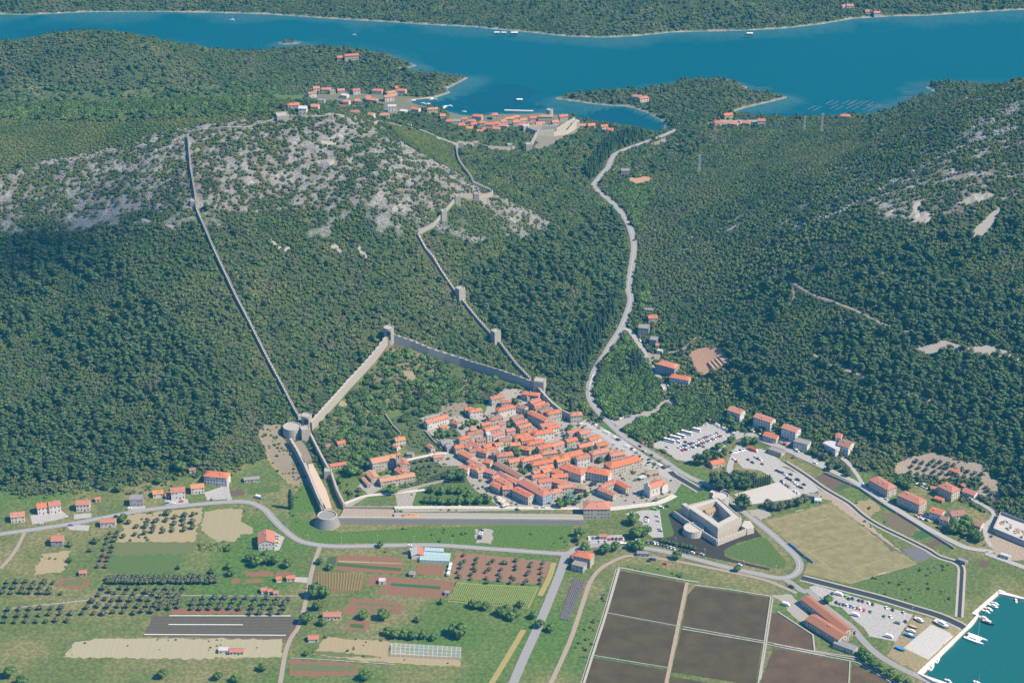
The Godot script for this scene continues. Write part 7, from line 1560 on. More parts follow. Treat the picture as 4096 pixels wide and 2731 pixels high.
func prism(st: SurfaceTool, p: PackedVector2Array, y0: float, y1: float, batter := 0.0) -> void:
	var q := p
	if area2(q) < 0:
		q = p.duplicate()
		q.reverse()
	var c := Vector2.ZERO
	for v in q:
		c += v / q.size()
	var base := PackedVector2Array()
	for v in q:
		base.append(v + (v - c).normalized() * batter)
	var n := q.size()
	for i in n:
		var j := (i + 1) % n
		quad(st, Vector3(q[i].x, y1, q[i].y), Vector3(q[j].x, y1, q[j].y), Vector3(base[j].x, y0, base[j].y), Vector3(base[i].x, y0, base[i].y))
	var t := Geometry2D.triangulate_polygon(q)
	for k in range(0, t.size(), 3):
		var a := q[t[k]]
		var b := q[t[k + 1]]
		var e := q[t[k + 2]]
		if (b - a).cross(e - a) < 0:
			var s := b
			b = e
			e = s
		tri(st, Vector3(a.x, y1, a.y), Vector3(b.x, y1, b.y), Vector3(e.x, y1, e.y))

func city_wall(label: String, h: float, th: float, mer: int, p: PackedVector2Array) -> void:
	var line := PackedVector2Array()
	for i in p.size() - 1:
		var n := maxi(1, int(p[i].distance_to(p[i + 1]) / 6.0))
		for k in n:
			line.append(p[i].lerp(p[i + 1], float(k) / n))
	line.append(p[p.size() - 1])
	keep_clear_line(p, th / 2 + (3.0 if h > 3 else 1.5))
	var ys := PackedFloat32Array()
	for q in line:
		ys.append(G(q.x, q.y) + h)
	for pass_ in 2:
		for i in range(1, ys.size() - 1):
			ys[i] = maxf((ys[i - 1] + ys[i] * 2 + ys[i + 1]) / 4, G(line[i].x, line[i].y) + h * 0.7)
	var o := line[0]
	var g := thing("stone_wall" if h < 4 else "city_wall", label, "wall", Vector3(o.x, 0, o.y), 0.0, "stone walls of the town and hills")
	var st := st_new()
	var cap := st_new()
	var tooth := st_new()
	var prev := []
	for i in line.size():
		var t := (line[mini(i + 1, line.size() - 1)] - line[maxi(i - 1, 0)]).normalized()
		var n := Vector2(-t.y, t.x)
		var q := line[i] - o
		var foot := G(line[i].x, line[i].y) - 2.5
		var l := q - n * th / 2
		var r := q + n * th / 2
		var cur := [Vector3(l.x, ys[i], l.y), Vector3(r.x, ys[i], r.y), Vector3(l.x, foot, l.y), Vector3(r.x, foot, r.y)]
		if prev:
			quad(st, prev[0], prev[1], cur[1], cur[0])
			quad(st, prev[2], prev[0], cur[0], cur[2])
			quad(st, prev[1], prev[3], cur[3], cur[1])
			if h >= 4.0:
				var a: Vector3 = prev[1].lerp(prev[0], 0.12)
				var b: Vector3 = cur[1].lerp(cur[0], 0.12)
				var m: Vector3 = (a + b) / 2
				var len2 := Vector2(b.x - a.x, b.z - a.z).length()
				var turn := -atan2(b.z - a.z, b.x - a.x)
				if mer:
					var cnt := maxi(1, int(len2 / 2.6))
					for k in cnt:
						var c: Vector3 = a.lerp(b, (k + 0.5) / cnt)
						box(tooth, c + Vector3(0, 0.6, 0), Vector3(1.5, 1.3, 0.5), turn)
				else:
					box(tooth, m + Vector3(0, 0.45, 0), Vector3(len2 + 0.05, 1.0, 0.5), turn)
		else:
			quad(st, cur[0], cur[2], cur[3], cur[1])
		prev = cur
	quad(st, prev[1], prev[3], prev[2], prev[0])
	mesh_node("wall_body", done(st), mats["stone"], g)
	if h >= 4.0:
		tag(mesh_node("battlement" if mer else "parapet", done(tooth), mats["stone_pale"], g), "", "", "", "stuff")

func ring(n: int, r: float, from := 0.0, to := TAU) -> PackedVector2Array:
	var p := PackedVector2Array()
	for k in n:
		var a := from + (to - from) * k / (n if to - from >= TAU - 0.01 else n - 1)
		p.append(Vector2(cos(a), sin(a)) * r)
	return p

func tower(d: Array) -> void:
	var x: float = d[2]
	var z: float = d[3]
	var r: float = d[4] / 2.0
	var h: float = d[5]
	var y := G(x, z)
	var g := thing("tower" if d[0] != "cone" and d[0] != "drum" else "bastion", d[1], "tower" if d[0] != "cone" and d[0] != "drum" else "bastion", Vector3(x, y, z), deg_to_rad(d[6]), "towers and bastions of the walls")
	keep_clear(PackedVector2Array([Vector2(x - r - 2, z - r - 2), Vector2(x + r + 2, z - r - 2), Vector2(x + r + 2, z + r + 2), Vector2(x - r - 2, z + r + 2)]))
	var st := st_new()
	var foot := -6.0 if d[0] != "cone" else -1.0
	if d[0] == "square":
		var p := PackedVector2Array([Vector2(-r, -r), Vector2(r, -r), Vector2(r, r), Vector2(-r, r)])
		prism(st, p, foot, h, 0.4)
		for k in 4:
			var a := p[k]
			var b := p[(k + 1) % 4]
			var n := maxi(2, int(r))
			for i in n:
				var q := a.lerp(b, (i + 0.5) / n) * 0.93
				merlon(g, Vector3(q.x, h + 0.55, q.y), Vector3(0.5 if k % 2 else 2 * r / n * 0.62, 1.1, 2 * r / n * 0.62 if k % 2 else 0.5), 0.0)
		mesh_node("tower_body", done(st), mats["stone"], g)
	else:
		var batter := {"round": 0.4, "drum": 1.0, "cone": 3.6}[d[0]] as float
		prism(st, ring(28, r), foot, h, batter)
		mesh_node("tower_body", done(st), mats["stone_dark" if d[0] == "cone" else "stone"], g)
		var n := 20
		for k in n:
			var a := TAU * (k + 0.5) / n
			merlon(g, Vector3(cos(a) * (r - 0.4), h + 0.5, sin(a) * (r - 0.4)), Vector3(TAU * r / n * (0.72 if d[0] == "round" else 0.92), 1.0, 0.7), -a + PI / 2)
		if d[0] == "round" and h > 12:
			var arch := st_new()
			for s in [[0.35, 4.2], [0.68, 4.0]]:
				box(arch, Vector3(0, h * s[0], r - 0.1), Vector3(4.4, s[1], 0.5))
				box(arch, Vector3(0, h * s[0] + s[1] / 2 + 0.5, r - 0.12), Vector3(3.0, 1.2, 0.45))
			mesh_node("arched_opening", done(arch), mats["glass_dark"], g)

var cube_mesh: BoxMesh
func merlon(parent: Node, at: Vector3, size: Vector3, turn: float) -> void:
	if cube_mesh == null:
		cube_mesh = BoxMesh.new()
	var o := mesh_node("merlon", cube_mesh, mats["stone_pale"], parent)
	o.transform = Transform3D(Basis(Vector3.UP, turn).scaled_local(size), at)

func local(p: PackedVector2Array, o: Vector2) -> PackedVector2Array:
	var q := PackedVector2Array()
	for v in p:
		q.append(v - o)
	return q

func build_fort() -> void:
	var outer := pts_of(FORT["outer"])
	var o := outer[0]
	var g := thing("fortress", "massive pale stone fortress with open courtyard standing in the moat", "fortress", Vector3(o.x, 2.0, o.y))
	var out := local(outer, o)
	var court := local(pts_of(FORT["court"]), o)
	for k in 4:
		var j := (k + 1) % 4
		var st := st_new()
		prism(st, PackedVector2Array([out[k], out[j], court[j], court[k]]), -1.0, 13.0)
		mesh_node("curtain_wall", done(st), mats["stone_pale"], g)
		var n := 12
		for i in n:
			var q := out[k].lerp(out[j], (i + 0.5) / n).lerp((out[0] + out[2]) / 2, 0.02)
			var t := out[j] - out[k]
			merlon(g, Vector3(q.x, 13.5, q.y), Vector3(t.length() / n * 0.8, 1.0, 0.7), -atan2(t.y, t.x))
	for key in ["west", "south"]:
		var st := st_new()
		prism(st, local(pts_of(FORT[key]), o), -1.0, 13.6)
		mesh_node("corner_tower", done(st), mats["stone_pale"], g)
	var nt := local(pts_of(FORT["north"]), o)[0]
	var rt := st_new()
	var rp := PackedVector2Array()
	for q in ring(20, 8.0):
		rp.append(q + nt)
	prism(rt, rp, -1.0, 12.4)
	mesh_node("corner_tower", done(rt), mats["stone_pale"], g)
	for k in 16:
		var a := -PI / 2 + PI * 1.1 * (k + 0.5) / 16
		merlon(g, Vector3(nt.x + cos(a) * 7.6, 13.0, nt.y + sin(a) * 7.6), Vector3(1.5, 1.3, 0.6), -a + PI / 2)
	var tu := local(pts_of(FORT["turret"]), o)[0]
	var ts := st_new()
	box(ts, Vector3(tu.x, 7.5, tu.y), Vector3(4.2, 16.0, 4.2), 0.9)
	mesh_node("turret", done(ts), mats["stone_pale"], g)
	# low outer wall, half round bastion, eastern bastion
	var ap := local(pts_of(FORT["apron"]), o)
	for k in ap.size() - 1:
		var st := st_new()
		var t := (ap[k + 1] - ap[k])
		var m := (ap[k] + ap[k + 1]) / 2
		box(st, Vector3(m.x, 2.0, m.y), Vector3(t.length() + 0.6, 6.0, 2.2), -atan2(t.y, t.x))
		mesh_node("outer_wall", done(st), mats["stone_pale"], g)
		var n := maxi(2, int(t.length() / 3.2))
		for i in n:
			var q := ap[k].lerp(ap[k + 1], (i + 0.5) / n)
			merlon(g, Vector3(q.x, 5.5, q.y), Vector3(t.length() / n * 0.82, 1.0, 1.0), -atan2(t.y, t.x))
	var rb := local(pts_of(FORT["roundb"]), o)[0]
	var rs := st_new()
	var hp := PackedVector2Array()
	for q in ring(24, 9.6):
		hp.append(q + rb)
	prism(rs, hp, -1.0, 5.2, 1.0)
	mesh_node("round_bastion", done(rs), mats["stone_pale"], g)
	for k in 18:
		var a := TAU * (k + 0.5) / 18
		merlon(g, Vector3(rb.x + cos(a) * 9.1, 5.7, rb.y + sin(a) * 9.1), Vector3(2.4, 1.0, 0.8), -a + PI / 2)
	var es := st_new()
	prism(es, local(pts_of(FORT["eastb"]), o), -1.0, 6.0, 0.6)
	mesh_node("east_bastion", done(es), mats["stone_pale"], g)
	# yard floor and barracks
	var fs := st_new()
	prism(fs, court, -1.0, 1.6)
	mesh_node("courtyard_floor", done(fs), mats["paving"], g)
	var ba := pts_of(FORT["barr"])
	var c := (ba[0] + ba[1]) / 2 - o
	var dir := (ba[1] - ba[0])
	var bk := Node3D.new()
	bk.name = "barracks"
	g.add_child(bk)
	bk.position = Vector3(c.x, 0, c.y)
	bk.rotation.y = -atan2(dir.y, dir.x)
	var ws := st_new()
	box(ws, Vector3(0, 3.6, 0), Vector3(14, 7.2, 7))
	mesh_node("wall", done(ws), mats["wall_stone"], bk)
	var rf := st_new()
	gable_roof(rf, 14, 7, 7.2, 1.6)
	mesh_node("roof", done(rf), mats["roof_tan"], bk)
	for k in 4:
		var wn := MeshInstance3D.new()
		wn.name = "window"
		wn.mesh = window_mesh
		bk.add_child(wn, true)
		wn.position = Vector3(-5 + k * 3.2, 5.2, 3.5)
	keep_clear(outer)

func build_far_fort() -> void:
	var p := pts_of(FAR_FORT)
	var o := p[0]
	var g := thing("far_fort", "pale stone fort with high curved wall above the far village", "fort", Vector3(o.x, G(o.x, o.y), o.y))
	var q := local(p, o)
	for k in q.size():
		var a := q[k]
		var b := q[(k + 1) % q.size()]
		var t := b - a
		var m := (a + b) / 2
		var ya := (G(a.x + o.x, a.y + o.y) + G(b.x + o.x, b.y + o.y)) / 2 - G(o.x, o.y)
		var st := st_new()
		box(st, Vector3(m.x, 0.0 + ya, m.y), Vector3(t.length() + 1.0, 15.0, 2.2), -atan2(t.y, t.x))
		mesh_node("curtain_wall", done(st), mats["stone_pale"], g)
		var n := maxi(2, int(t.length() / 3.0))
		for i in n:
			var c := a.lerp(b, (i + 0.5) / n)
			merlon(g, Vector3(c.x, 8.1 + ya, c.y), Vector3(t.length() / n * 0.6, 1.2, 0.7), -atan2(t.y, t.x))
	for k in [0, 4]:
		var ts := st_new()
		box(ts, Vector3(q[k].x, 2.5 + G(q[k].x + o.x, q[k].y + o.y) - G(o.x, o.y), q[k].y), Vector3(7, 16, 7), 0.3)
		mesh_node("corner_tower", done(ts), mats["stone_pale"], g)
	keep_clear(p)

func roofed(parent: Node, a: Vector2, b: Vector2, w: float, h: float, wall: String, roof: String, called: String, o: Vector2) -> Node3D:
	var n := Node3D.new()
	n.name = called
	parent.add_child(n, true)
	var c := (a + b) / 2 - o
	n.position = Vector3(c.x, 0, c.y)
	n.rotation.y = -atan2(b.y - a.y, b.x - a.x)
	var L := a.distance_to(b)
	var rise := w * 0.24
	var st := st_new()
	box(st, Vector3(0, h / 2 - 0.5, 0), Vector3(L, h + 1.0, w))
	for s in [-1.0, 1.0]:
		var p := Vector3(s * L / 2, h + rise, 0)
		var q := Vector3(s * L / 2, h, -w / 2)
		var r := Vector3(s * L / 2, h, w / 2)
		if s > 0:
			tri(st, p, q, r)
		else:
			tri(st, p, r, q)
	mesh_node("wall", done(st), mats[wall], n)
	var rs := st_new()
	gable_roof(rs, L - 0.6, w, h, rise)
	mesh_node("roof", done(rs), mats[roof], n)
	for s in [-1, 1]:
		for k in 4:
			var wn := MeshInstance3D.new()
			wn.name = "window"
			wn.mesh = window_mesh
			n.add_child(wn, true)
			wn.position = Vector3(L * (k - 1.5) * 0.22, h * 0.55, s * w / 2)
			wn.scale = Vector3(0.7, 2.0, 1)
			wn.rotation.y = 0.0 if s > 0 else PI
	return n

func build_church() -> void:
	var p := pts_of(MISC["church"])
	var o := (p[0] + p[1]) / 2
	var g := thing("church", "pale stone church with red roof and bell gable beside the fort street", "church", Vector3(o.x, G(o.x, o.y), o.y))
	roofed(g, p[0], p[1], 9.5, 9.0, "wall_white", "roof_red", "nave", o)
	roofed(g, p[2], p[3], 8.0, 8.2, "wall_white", "roof_red", "transept", o)
	var st := st_new()
	var e := p[4] - o
	var dir := p[1] - p[0]
	var turn := -atan2(dir.y, dir.x)
	box(st, Vector3(e.x, 6.0, e.y), Vector3(0.9, 12.6, 9.9), turn)
	box(st, Vector3(e.x, 13.2, e.y), Vector3(0.9, 2.0, 4.0), turn)
	box(st, Vector3(e.x, 14.9, e.y), Vector3(0.85, 1.6, 1.8), turn)
	mesh_node("bell_gable", done(st), mats["wall_white"], g)
	var b := pts_of(MISC["bell_tower"])[0]
	var t := thing("bell_tower", "slender stone bell tower with small red cap beside the convent church", "bell tower", Vector3(b.x, G(b.x, b.y), b.y), 0.2)
	var ts := st_new()
	box(ts, Vector3(0, 8.5, 0), Vector3(4, 19, 4))
	mesh_node("shaft", done(ts), mats["wall_stone"], t)
	var cs := st_new()
	hip_roof(cs, 0.1, 4.0, 4.0, 18.0, 1.4)
	mesh_node("cap", done(cs), mats["roof_red"], t)
	for k in 4:
		var w := MeshInstance3D.new()
		w.name = "window"
		w.mesh = window_mesh
		t.add_child(w, true)
		w.rotation.y = PI / 2 * k
		w.position = Basis(Vector3.UP, PI / 2 * k) * Vector3(0, 15.5, 2.0)
		w.scale = Vector3(1.2, 1.5, 1)

func build_town() -> void:
	house_materials()
	for d in WALLS:
		city_wall(d[0], d[1], d[2], d[3], pts_of(d[4]))
	for d in TOWERS:
		tower(d)
	build_fort()
	build_far_fort()
	var labels := house_labels()
	for i in HOUSES.size():
		make_house(HOUSES[i], labels[i])
	build_church()

# ---------------------------------------------------------------- salt works, harbour, trees, vehicles, boats
func low_wall(called: String, label: String, p: PackedVector2Array, w: float, h: float, m: Material) -> void:
	var o := p[0]
	var st := st_new()
	for i in p.size() - 1:
		var a := p[i] - o
		var b := p[i + 1] - o
		var t := b - a
		var c := (a + b) / 2
		box(st, Vector3(c.x, h / 2 - 0.2, c.y), Vector3(t.length() + w * 0.5, h + 0.4 + 0.004 * i, w), -atan2(t.y, t.x))
	var n := mesh_node(called, done(st), m)
	n.position = Vector3(o.x, 2.0, o.y)
	tag(n, label, "wall", "low walls between the salt pans")

func build_salt_works() -> void:
	var words := ["northern edge wall of the salt pans", "long western edge wall of the salt pans", "thin wall between the upper and middle western pans", "thin wall between the middle and lower western pans", "broad central causeway with rails between the pans", "northern edge wall of the eastern pan", "long eastern edge wall of the large pans", "upper of two walls under the eastern pan", "lower of two walls under the eastern pan", "second eastern wall beside the long channel", "upper wall below the small eastern pan", "lower wall below the small eastern pan", "kerbed edge wall of the small eastern pan", "upper of two walls towards the harbour road", "lower of two walls towards the harbour road", "short wall between the two brown lower pans", "bank wall below the salt storehouses"]
	for k in PAN_WALLS.size():
		low_wall("pan_wall", words[k], pts_of(PAN_WALLS[k][1]), PAN_WALLS[k][0], 0.75 if k != 4 else 0.5, mats["stone" if k != 4 else "earth_pale"])
	for k in QUAY.size():
		var p := pts_of(QUAY[k])
		var st := st_new()
		prism(st, p, -4.0, 2.35)
		var q := mesh_node("quay", done(st), mats["quay"])
		tag(q, ["white stone quay along the boatyard side of the harbour", "white stone quay along the upper side of the harbour", "white stone quay at the lower edge of the harbour"][k], "", "", "structure")
		keep_clear(p)

var tree_protos := {}
func tree_thing(kind: String, x: float, z: float, s: float, c: Color, label: String, group: String) -> void:
	var key := "%s%d" % [kind, rng.randi() % 3]
	if not tree_protos.has(key):
		var r := Node3D.new()
		var cr := MeshInstance3D.new()
		cr.name = "crown"
		cr.mesh = crown_mesh({"leafy": "leafy", "olive": "olive", "pine": "pine", "cypress": "cypress"}[kind], 10 + tree_protos.size())
		r.add_child(cr)
		var tr := MeshInstance3D.new()
		tr.name = "trunk"
		tr.mesh = trunk_mesh(0.5, 0.035)
		tr.material_override = mats["bark"]
		r.add_child(tr)
		tree_protos[key] = r
	var o: Node3D = tree_protos[key].duplicate()
	o.name = numbered({"leafy": "leafy_tree", "olive": "olive_tree", "pine": "pine_tree", "cypress": "cypress_tree"}[kind])
	add_child(o, true)
	o.position = Vector3(x, G(x, z), z)
	o.rotation.y = rng.randf() * TAU
	o.scale = Vector3(s, s, s)
	(o.get_node("crown") as MeshInstance3D).material_override = leaf_tint(c)
	tag(o, label, "tree", group)

var tints := {}
func leaf_tint(c: Color) -> Material:
	var key := "%d_%d_%d" % [int(c.r * 100), int(c.g * 100), int(c.b * 100)]
	if not tints.has(key):
		var m: StandardMaterial3D = mats["leaf"].duplicate()
		m.albedo_color = lin(c)
		m.resource_name = "leaf_" + key
		tints[key] = m
	return tints[key]

func plant_trees() -> void:
	var where := {"park": ["plane tree %s in the park lawn behind the sea wall", "park trees"], "parkbig": ["tall tree %s at the back of the park", "park trees"], "convent": ["leafy tree %s beside the convent", "convent trees"], "yards": ["small tree %s in the narrow yards between the town roofs", "yard trees"], "towntree": ["leafy tree %s in the town yards and gardens", "town trees"], "fortree": ["leafy tree %s around the fort car park and junction", "trees by the fort"], "court": ["dark pine %s beside the sports court", "court pines"], "courtree": ["grey green tree %s in the row below the sports court", "court trees"], "hedge": ["clipped cypress %s in the hedge above the sports court", "court hedge"], "lane": ["tall cypress %s in the grove by the valley lane", "valley cypresses"], "coach": ["round leafy tree %s between the coach park rows", "coach park trees"], "coachpine": ["dark conifer %s at the coach park corner", "coach park conifers"], "eastree": ["leafy tree %s beside the white east road houses", "east road trees"], "lonecyp": ["lone tall dark cypress beside the western bastion", ""], "wallcyp": ["broad dark cypress outside the eastern town wall", ""], "gardencyp": ["slim cypress %s on the slope inside the town wall", "slope cypresses"], "farmtree": ["leafy tree %s among the western houses and fields", "western trees"], "gardentree": ["leafy tree %s among the market gardens", "garden trees"], "lowertree": ["leafy tree %s in the lower fields near the picture foot", "lower trees"], "roadtree": ["dense bush tree %s along the harbour road", "harbour road trees"], "barenear": ["thin bare tree at the harbour car park entrance", ""], "easttree": ["dark leafy tree %s near the eastern apartment blocks", "eastern trees"], "olivebank": ["small tree %s on the bank above the east road", "bank trees"]}
	for t in TREES:
		var a: Array = t[2]
		var n := a.size() / 3
		var order := []
		for k in n:
			order.append(k)
		order.sort_custom(func(p, q): return a[p * 3] < a[q * 3])
		for rank in n:
			var k: int = order[rank]
			var c: Color = {"leafy": LEAFY, "pine": PINE, "cypress": CYPRESS}[t[0]]
			if t[1] in ["courtree", "olivebank"]:
				c = Color(0.085, 0.10, 0.055)
			elif t[0] == "leafy" and rng.randf() < 0.4:
				c = LEAFY.lerp(MAQUIS, 0.5)
			var w: Array = where[t[1]]
			tree_thing(t[0], a[k * 3], a[k * 3 + 1], a[k * 3 + 2], c, (w[0] % (ORD[rank] + " from left") if "%s" in w[0] else w[0]), w[1])
	for plot in OLIVES:
		var rows: Array = OLIVES[plot]
		for r in rows.size():
			var q: Array = rows[r]
			for k in q.size() / 3:
				var pale := Color(0.10, 0.12, 0.068) if (k + r) % 3 else Color(0.118, 0.134, 0.084)
				tree_thing("olive", q[k * 3], q[k * 3 + 1], q[k * 3 + 2], pale, "grey green olive, %s along the %s row of the %s" % [ORD[k], ORD[r], plot], "olive trees of the orchards")

# a car facing +x: lower body, cabin with dark glass, wheels
var car_parts := {}
func make_car_parts(kind: String) -> Dictionary:
	if car_parts.has(kind):
		return car_parts[kind]
	var L := 4.3
	var w := 1.78
	var prof := [[-2.15, 0.35], [-2.15, 0.85], [-2.0, 0.98], [-1.55, 1.0], [1.0, 0.95], [1.95, 0.8], [2.15, 0.6], [2.15, 0.35]]
	var cab := [[-1.75, 0.98], [-1.35, 1.45], [0.35, 1.47], [1.0, 0.95]]
	if kind == "van":
		prof = [[-2.5, 0.4], [-2.5, 1.1], [1.5, 1.1], [2.35, 0.95], [2.5, 0.7], [2.5, 0.4]]
		cab = [[-2.5, 1.1], [-2.45, 2.0], [1.1, 2.0], [1.7, 1.08]]
	var body := st_new()
	extrude(body, prof, w)
	var roof := cab.duplicate(true)
	var glass := st_new()
	extrude(glass, cab, w * 0.9)
	var top := st_new()
	var a: Array = cab[1]
	var b: Array = cab[2]
	box(body, Vector3((a[0] + b[0]) / 2, a[1] + 0.02, 0), Vector3(b[0] - a[0], 0.1, w * 0.88))
	if kind == "van":
		box(body, Vector3(-0.9, 1.55, 0), Vector3(3.2, 0.9, w * 0.94))
	var wheels := st_new()
	for x in [-1.35, 1.35]:
		for s in [-1, 1]:
			stick(wheels, Vector3(x, 0.33, s * w * 0.42), Vector3(x, 0.33, s * w * 0.52), 0.33, 0.33, 8)
			stick(wheels, Vector3(x, 0.33, s * w * 0.52), Vector3(x, 0.33, s * w * 0.521), 0.33, 0.01, 8)
	car_parts[kind] = {"body": done(body), "windows": done(glass), "wheels": done(wheels)}
	return car_parts[kind]

func extrude(st: SurfaceTool, p: Array, w: float) -> void:
	var n := p.size()
	var pl := PackedVector2Array()
	for q in p:
		pl.append(Vector2(q[0], q[1]))
	for i in n:
		var a := pl[i]
		var b := pl[(i + 1) % n]
		quad(st, Vector3(a.x, a.y, -w / 2), Vector3(a.x, a.y, w / 2), Vector3(b.x, b.y, w / 2), Vector3(b.x, b.y, -w / 2))
	var t := Geometry2D.triangulate_polygon(pl)
	for s in [-1.0, 1.0]:
		for k in range(0, t.size(), 3):
			var a := pl[t[k]]
			var b := pl[t[k + 1]]
			var c := pl[t[k + 2]]
			if ((b - a).cross(c - a) > 0) == (s > 0):
				var q := b
				b = c
				c = q
			tri(st, Vector3(a.x, a.y, s * w / 2), Vector3(b.x, b.y, s * w / 2), Vector3(c.x, c.y, s * w / 2))

func park_cars() -> void:
	var paint := {"white": Color(0.70, 0.70, 0.69), "silver": Color(0.45, 0.46, 0.48), "grey": Color(0.16, 0.165, 0.175), "black": Color(0.018, 0.018, 0.02), "blue": Color(0.04, 0.12, 0.36), "navy": Color(0.02, 0.035, 0.09), "red": Color(0.52, 0.03, 0.03), "red2": Color(0.25, 0.02, 0.03), "green": Color(0.10, 0.45, 0.06), "yellow": Color(0.62, 0.38, 0.03)}
	var word := {"red2": "dark red", "navy": "dark blue"}
	for k in paint:
		var m := mat("paint_" + k, paint[k], 0.3)
		m.clearcoat_enabled = true
		m.metallic_specular = 0.5
	mat("tyre", Color(0.03, 0.03, 0.03), 0.9)
	for row in CARS:
		var a: Array = CARS[row]
		var n := a.size() / 5
		var order := []
		for k in n:
			order.append(k)
		order.sort_custom(func(p, q): return a[p * 5 + 1] < a[q * 5 + 1])
		for rank in n:
			var k: int = order[rank] * 5
			var kind: String = a[k]
			var col: String = a[k + 4]
			var x: float = a[k + 1]
			var z: float = a[k + 2]
			var label := "%s %s parked at the %s, %s from left" % [word.get(col, col), kind, row, ORD[rank]]
			if row in ["main road", "pass road", "junction", "east road", "valley road", "harbour road"]:
				label = "%s %s on the %s, %s from left" % [word.get(col, col), kind, row, ORD[rank]]
			var parts := make_car_parts(kind)
			var g := thing(kind, label, kind, Vector3(x, G(x, z) + 0.26, z), a[k + 3], "cars at the " + row)
			mesh_node("body", parts["body"], mats["paint_" + col], g)
			mesh_node("windows", parts["windows"], mats["glass_dark"], g)
			mesh_node("wheels", parts["wheels"], mats["tyre"], g)

func hull(st: SurfaceTool, L: float, w: float, h: float, y0 := -0.3) -> void:
	var secs := [[-0.5, 0.8, 0.9], [-0.2, 1.0, 0.95], [0.15, 0.95, 1.0], [0.38, 0.55, 1.1], [0.5, 0.04, 1.2]]
	var prev := []
	for s in secs:
		var x: float = s[0] * L
		var hw: float = s[1] * w / 2
		var top: float = h * s[2]
		var cur := [Vector3(x, top, -hw), Vector3(x, y0, -hw * 0.55), Vector3(x, y0, hw * 0.55), Vector3(x, top, hw)]
		if prev:
			for k in 3:
				quad(st, prev[k], prev[k + 1], cur[k + 1], cur[k])
			quad(st, prev[3], prev[0], cur[0], cur[3])
		else:
			quad(st, cur[0], cur[3], cur[2], cur[1])
		prev = cur

func build_boats() -> void:
	mat("boat_white", Color(0.74, 0.74, 0.73), 0.35)
	mat("boat_blue", Color(0.03, 0.2, 0.5), 0.4)
	mat("boat_dark", Color(0.06, 0.07, 0.08), 0.4)
	mat("boat_tan", Color(0.42, 0.3, 0.18), 0.7)
	mat("metal", Color(0.45, 0.46, 0.48), 0.4)
	for b in BOATS:
		var kind: String = b[0]
		var L: float = b[3]
		var ashore: bool = b[6] > 0
		var g := thing("barge" if kind == "raft" else "boat", b[5], "barge" if kind == "raft" else "boat", Vector3(b[1], (G(b[1], b[2]) + 0.9) if ashore else 0.05, b[2]), b[4], "boats of the harbour and channel")
		var w := L * (0.52 if kind == "cat" else 0.32)
		var hm: Material = mats[{"motor": "boat_white", "sail": "boat_white", "cat": "boat_white", "fish": "boat_blue", "fish2": "boat_dark", "row": "boat_tan", "row2": "boat_blue", "raft": "boat_dark"}[kind]]
		var st := st_new()
		if kind == "raft":
			box(st, Vector3(0, 0.4, 0), Vector3(L, 1.2, L * 0.4))
			mesh_node("hull", done(st), hm, g)
			var r := st_new()
			box(r, Vector3(0, 3.2, 0), Vector3(L * 0.95, 0.25, L * 0.42))
			mesh_node("canopy", done(r), mats["boat_white"], g)
			for s in [-1, 1]:
				for t in [-1, 1]:
					var ps := st_new()
					box(ps, Vector3(s * L * 0.44, 2.0, t * L * 0.18), Vector3(0.2, 2.2, 0.2))
					mesh_node("post", done(ps), mats["metal"], g)
			continue
		if kind == "cat":
			for s in [-1, 1]:
				var hs := st_new()
				hull(hs, L, 2.6, 1.5)
				var hn := mesh_node("hull", done(hs), hm, g)
				hn.position.z = s * w * 0.36
			box(st, Vector3(-L * 0.08, 1.35, 0), Vector3(L * 0.62, 0.5, w * 0.8))
			mesh_node("deck", done(st), mats["boat_white"], g)
			var cs := st_new()
			box(cs, Vector3(-L * 0.06, 2.1, 0), Vector3(L * 0.34, 1.2, w * 0.55))
			mesh_node("cabin", done(cs), mats["boat_white"], g)
			var ws := st_new()
			box(ws, Vector3(-L * 0.06, 2.2, 0), Vector3(L * 0.345, 0.5, w * 0.56))
			mesh_node("windows", done(ws), mats["glass_dark"], g)
			var ms := st_new()
			stick(ms, Vector3(L * 0.1, 1.5, 0), Vector3(L * 0.1, 24, 0), 0.16, 0.1)
			stick(ms, Vector3(L * 0.1, 3.6, 0), Vector3(-L * 0.3, 3.4, 0), 0.2, 0.2)
			mesh_node("mast", done(ms), mats["metal"], g)
			continue
		hull(st, L, w, L * 0.13)
		mesh_node("hull", done(st), hm, g)
		if kind in ["motor", "fish", "fish2", "sail"]:
			var cs := st_new()
			box(cs, Vector3(L * 0.05, L * 0.17, 0), Vector3(L * 0.36, L * 0.13, w * 0.62))
			mesh_node("cabin", done(cs), mats["boat_white"], g)
			var ws := st_new()
			box(ws, Vector3(L * 0.05, L * 0.185, 0), Vector3(L * 0.365, L * 0.05, w * 0.63))
			mesh_node("windows", done(ws), mats["glass_dark"], g)
			var ds := st_new()
			box(ds, Vector3(-L * 0.3, L * 0.125, 0), Vector3(L * 0.26, 0.08, w * 0.66))
			mesh_node("cockpit", done(ds), mats["boat_blue" if kind == "fish" else "boat_tan"], g)
		if kind == "sail":
			var ms := st_new()
			stick(ms, Vector3(L * 0.1, 1.0, 0), Vector3(L * 0.1, L * 1.25, 0), 0.1, 0.06)
			mesh_node("mast", done(ms), mats["metal"], g)
		if ashore:
			var cr := st_new()
			for s in [-0.25, 0.2]:
				box(cr, Vector3(L * s, -0.6, 0), Vector3(0.4, 0.8, w * 0.6))
			mesh_node("cradle", done(cr), mats["door_wood"], g)

func build_things() -> void:
	build_salt_works()
	plant_trees()
	park_cars()
	build_boats()
	build_details()

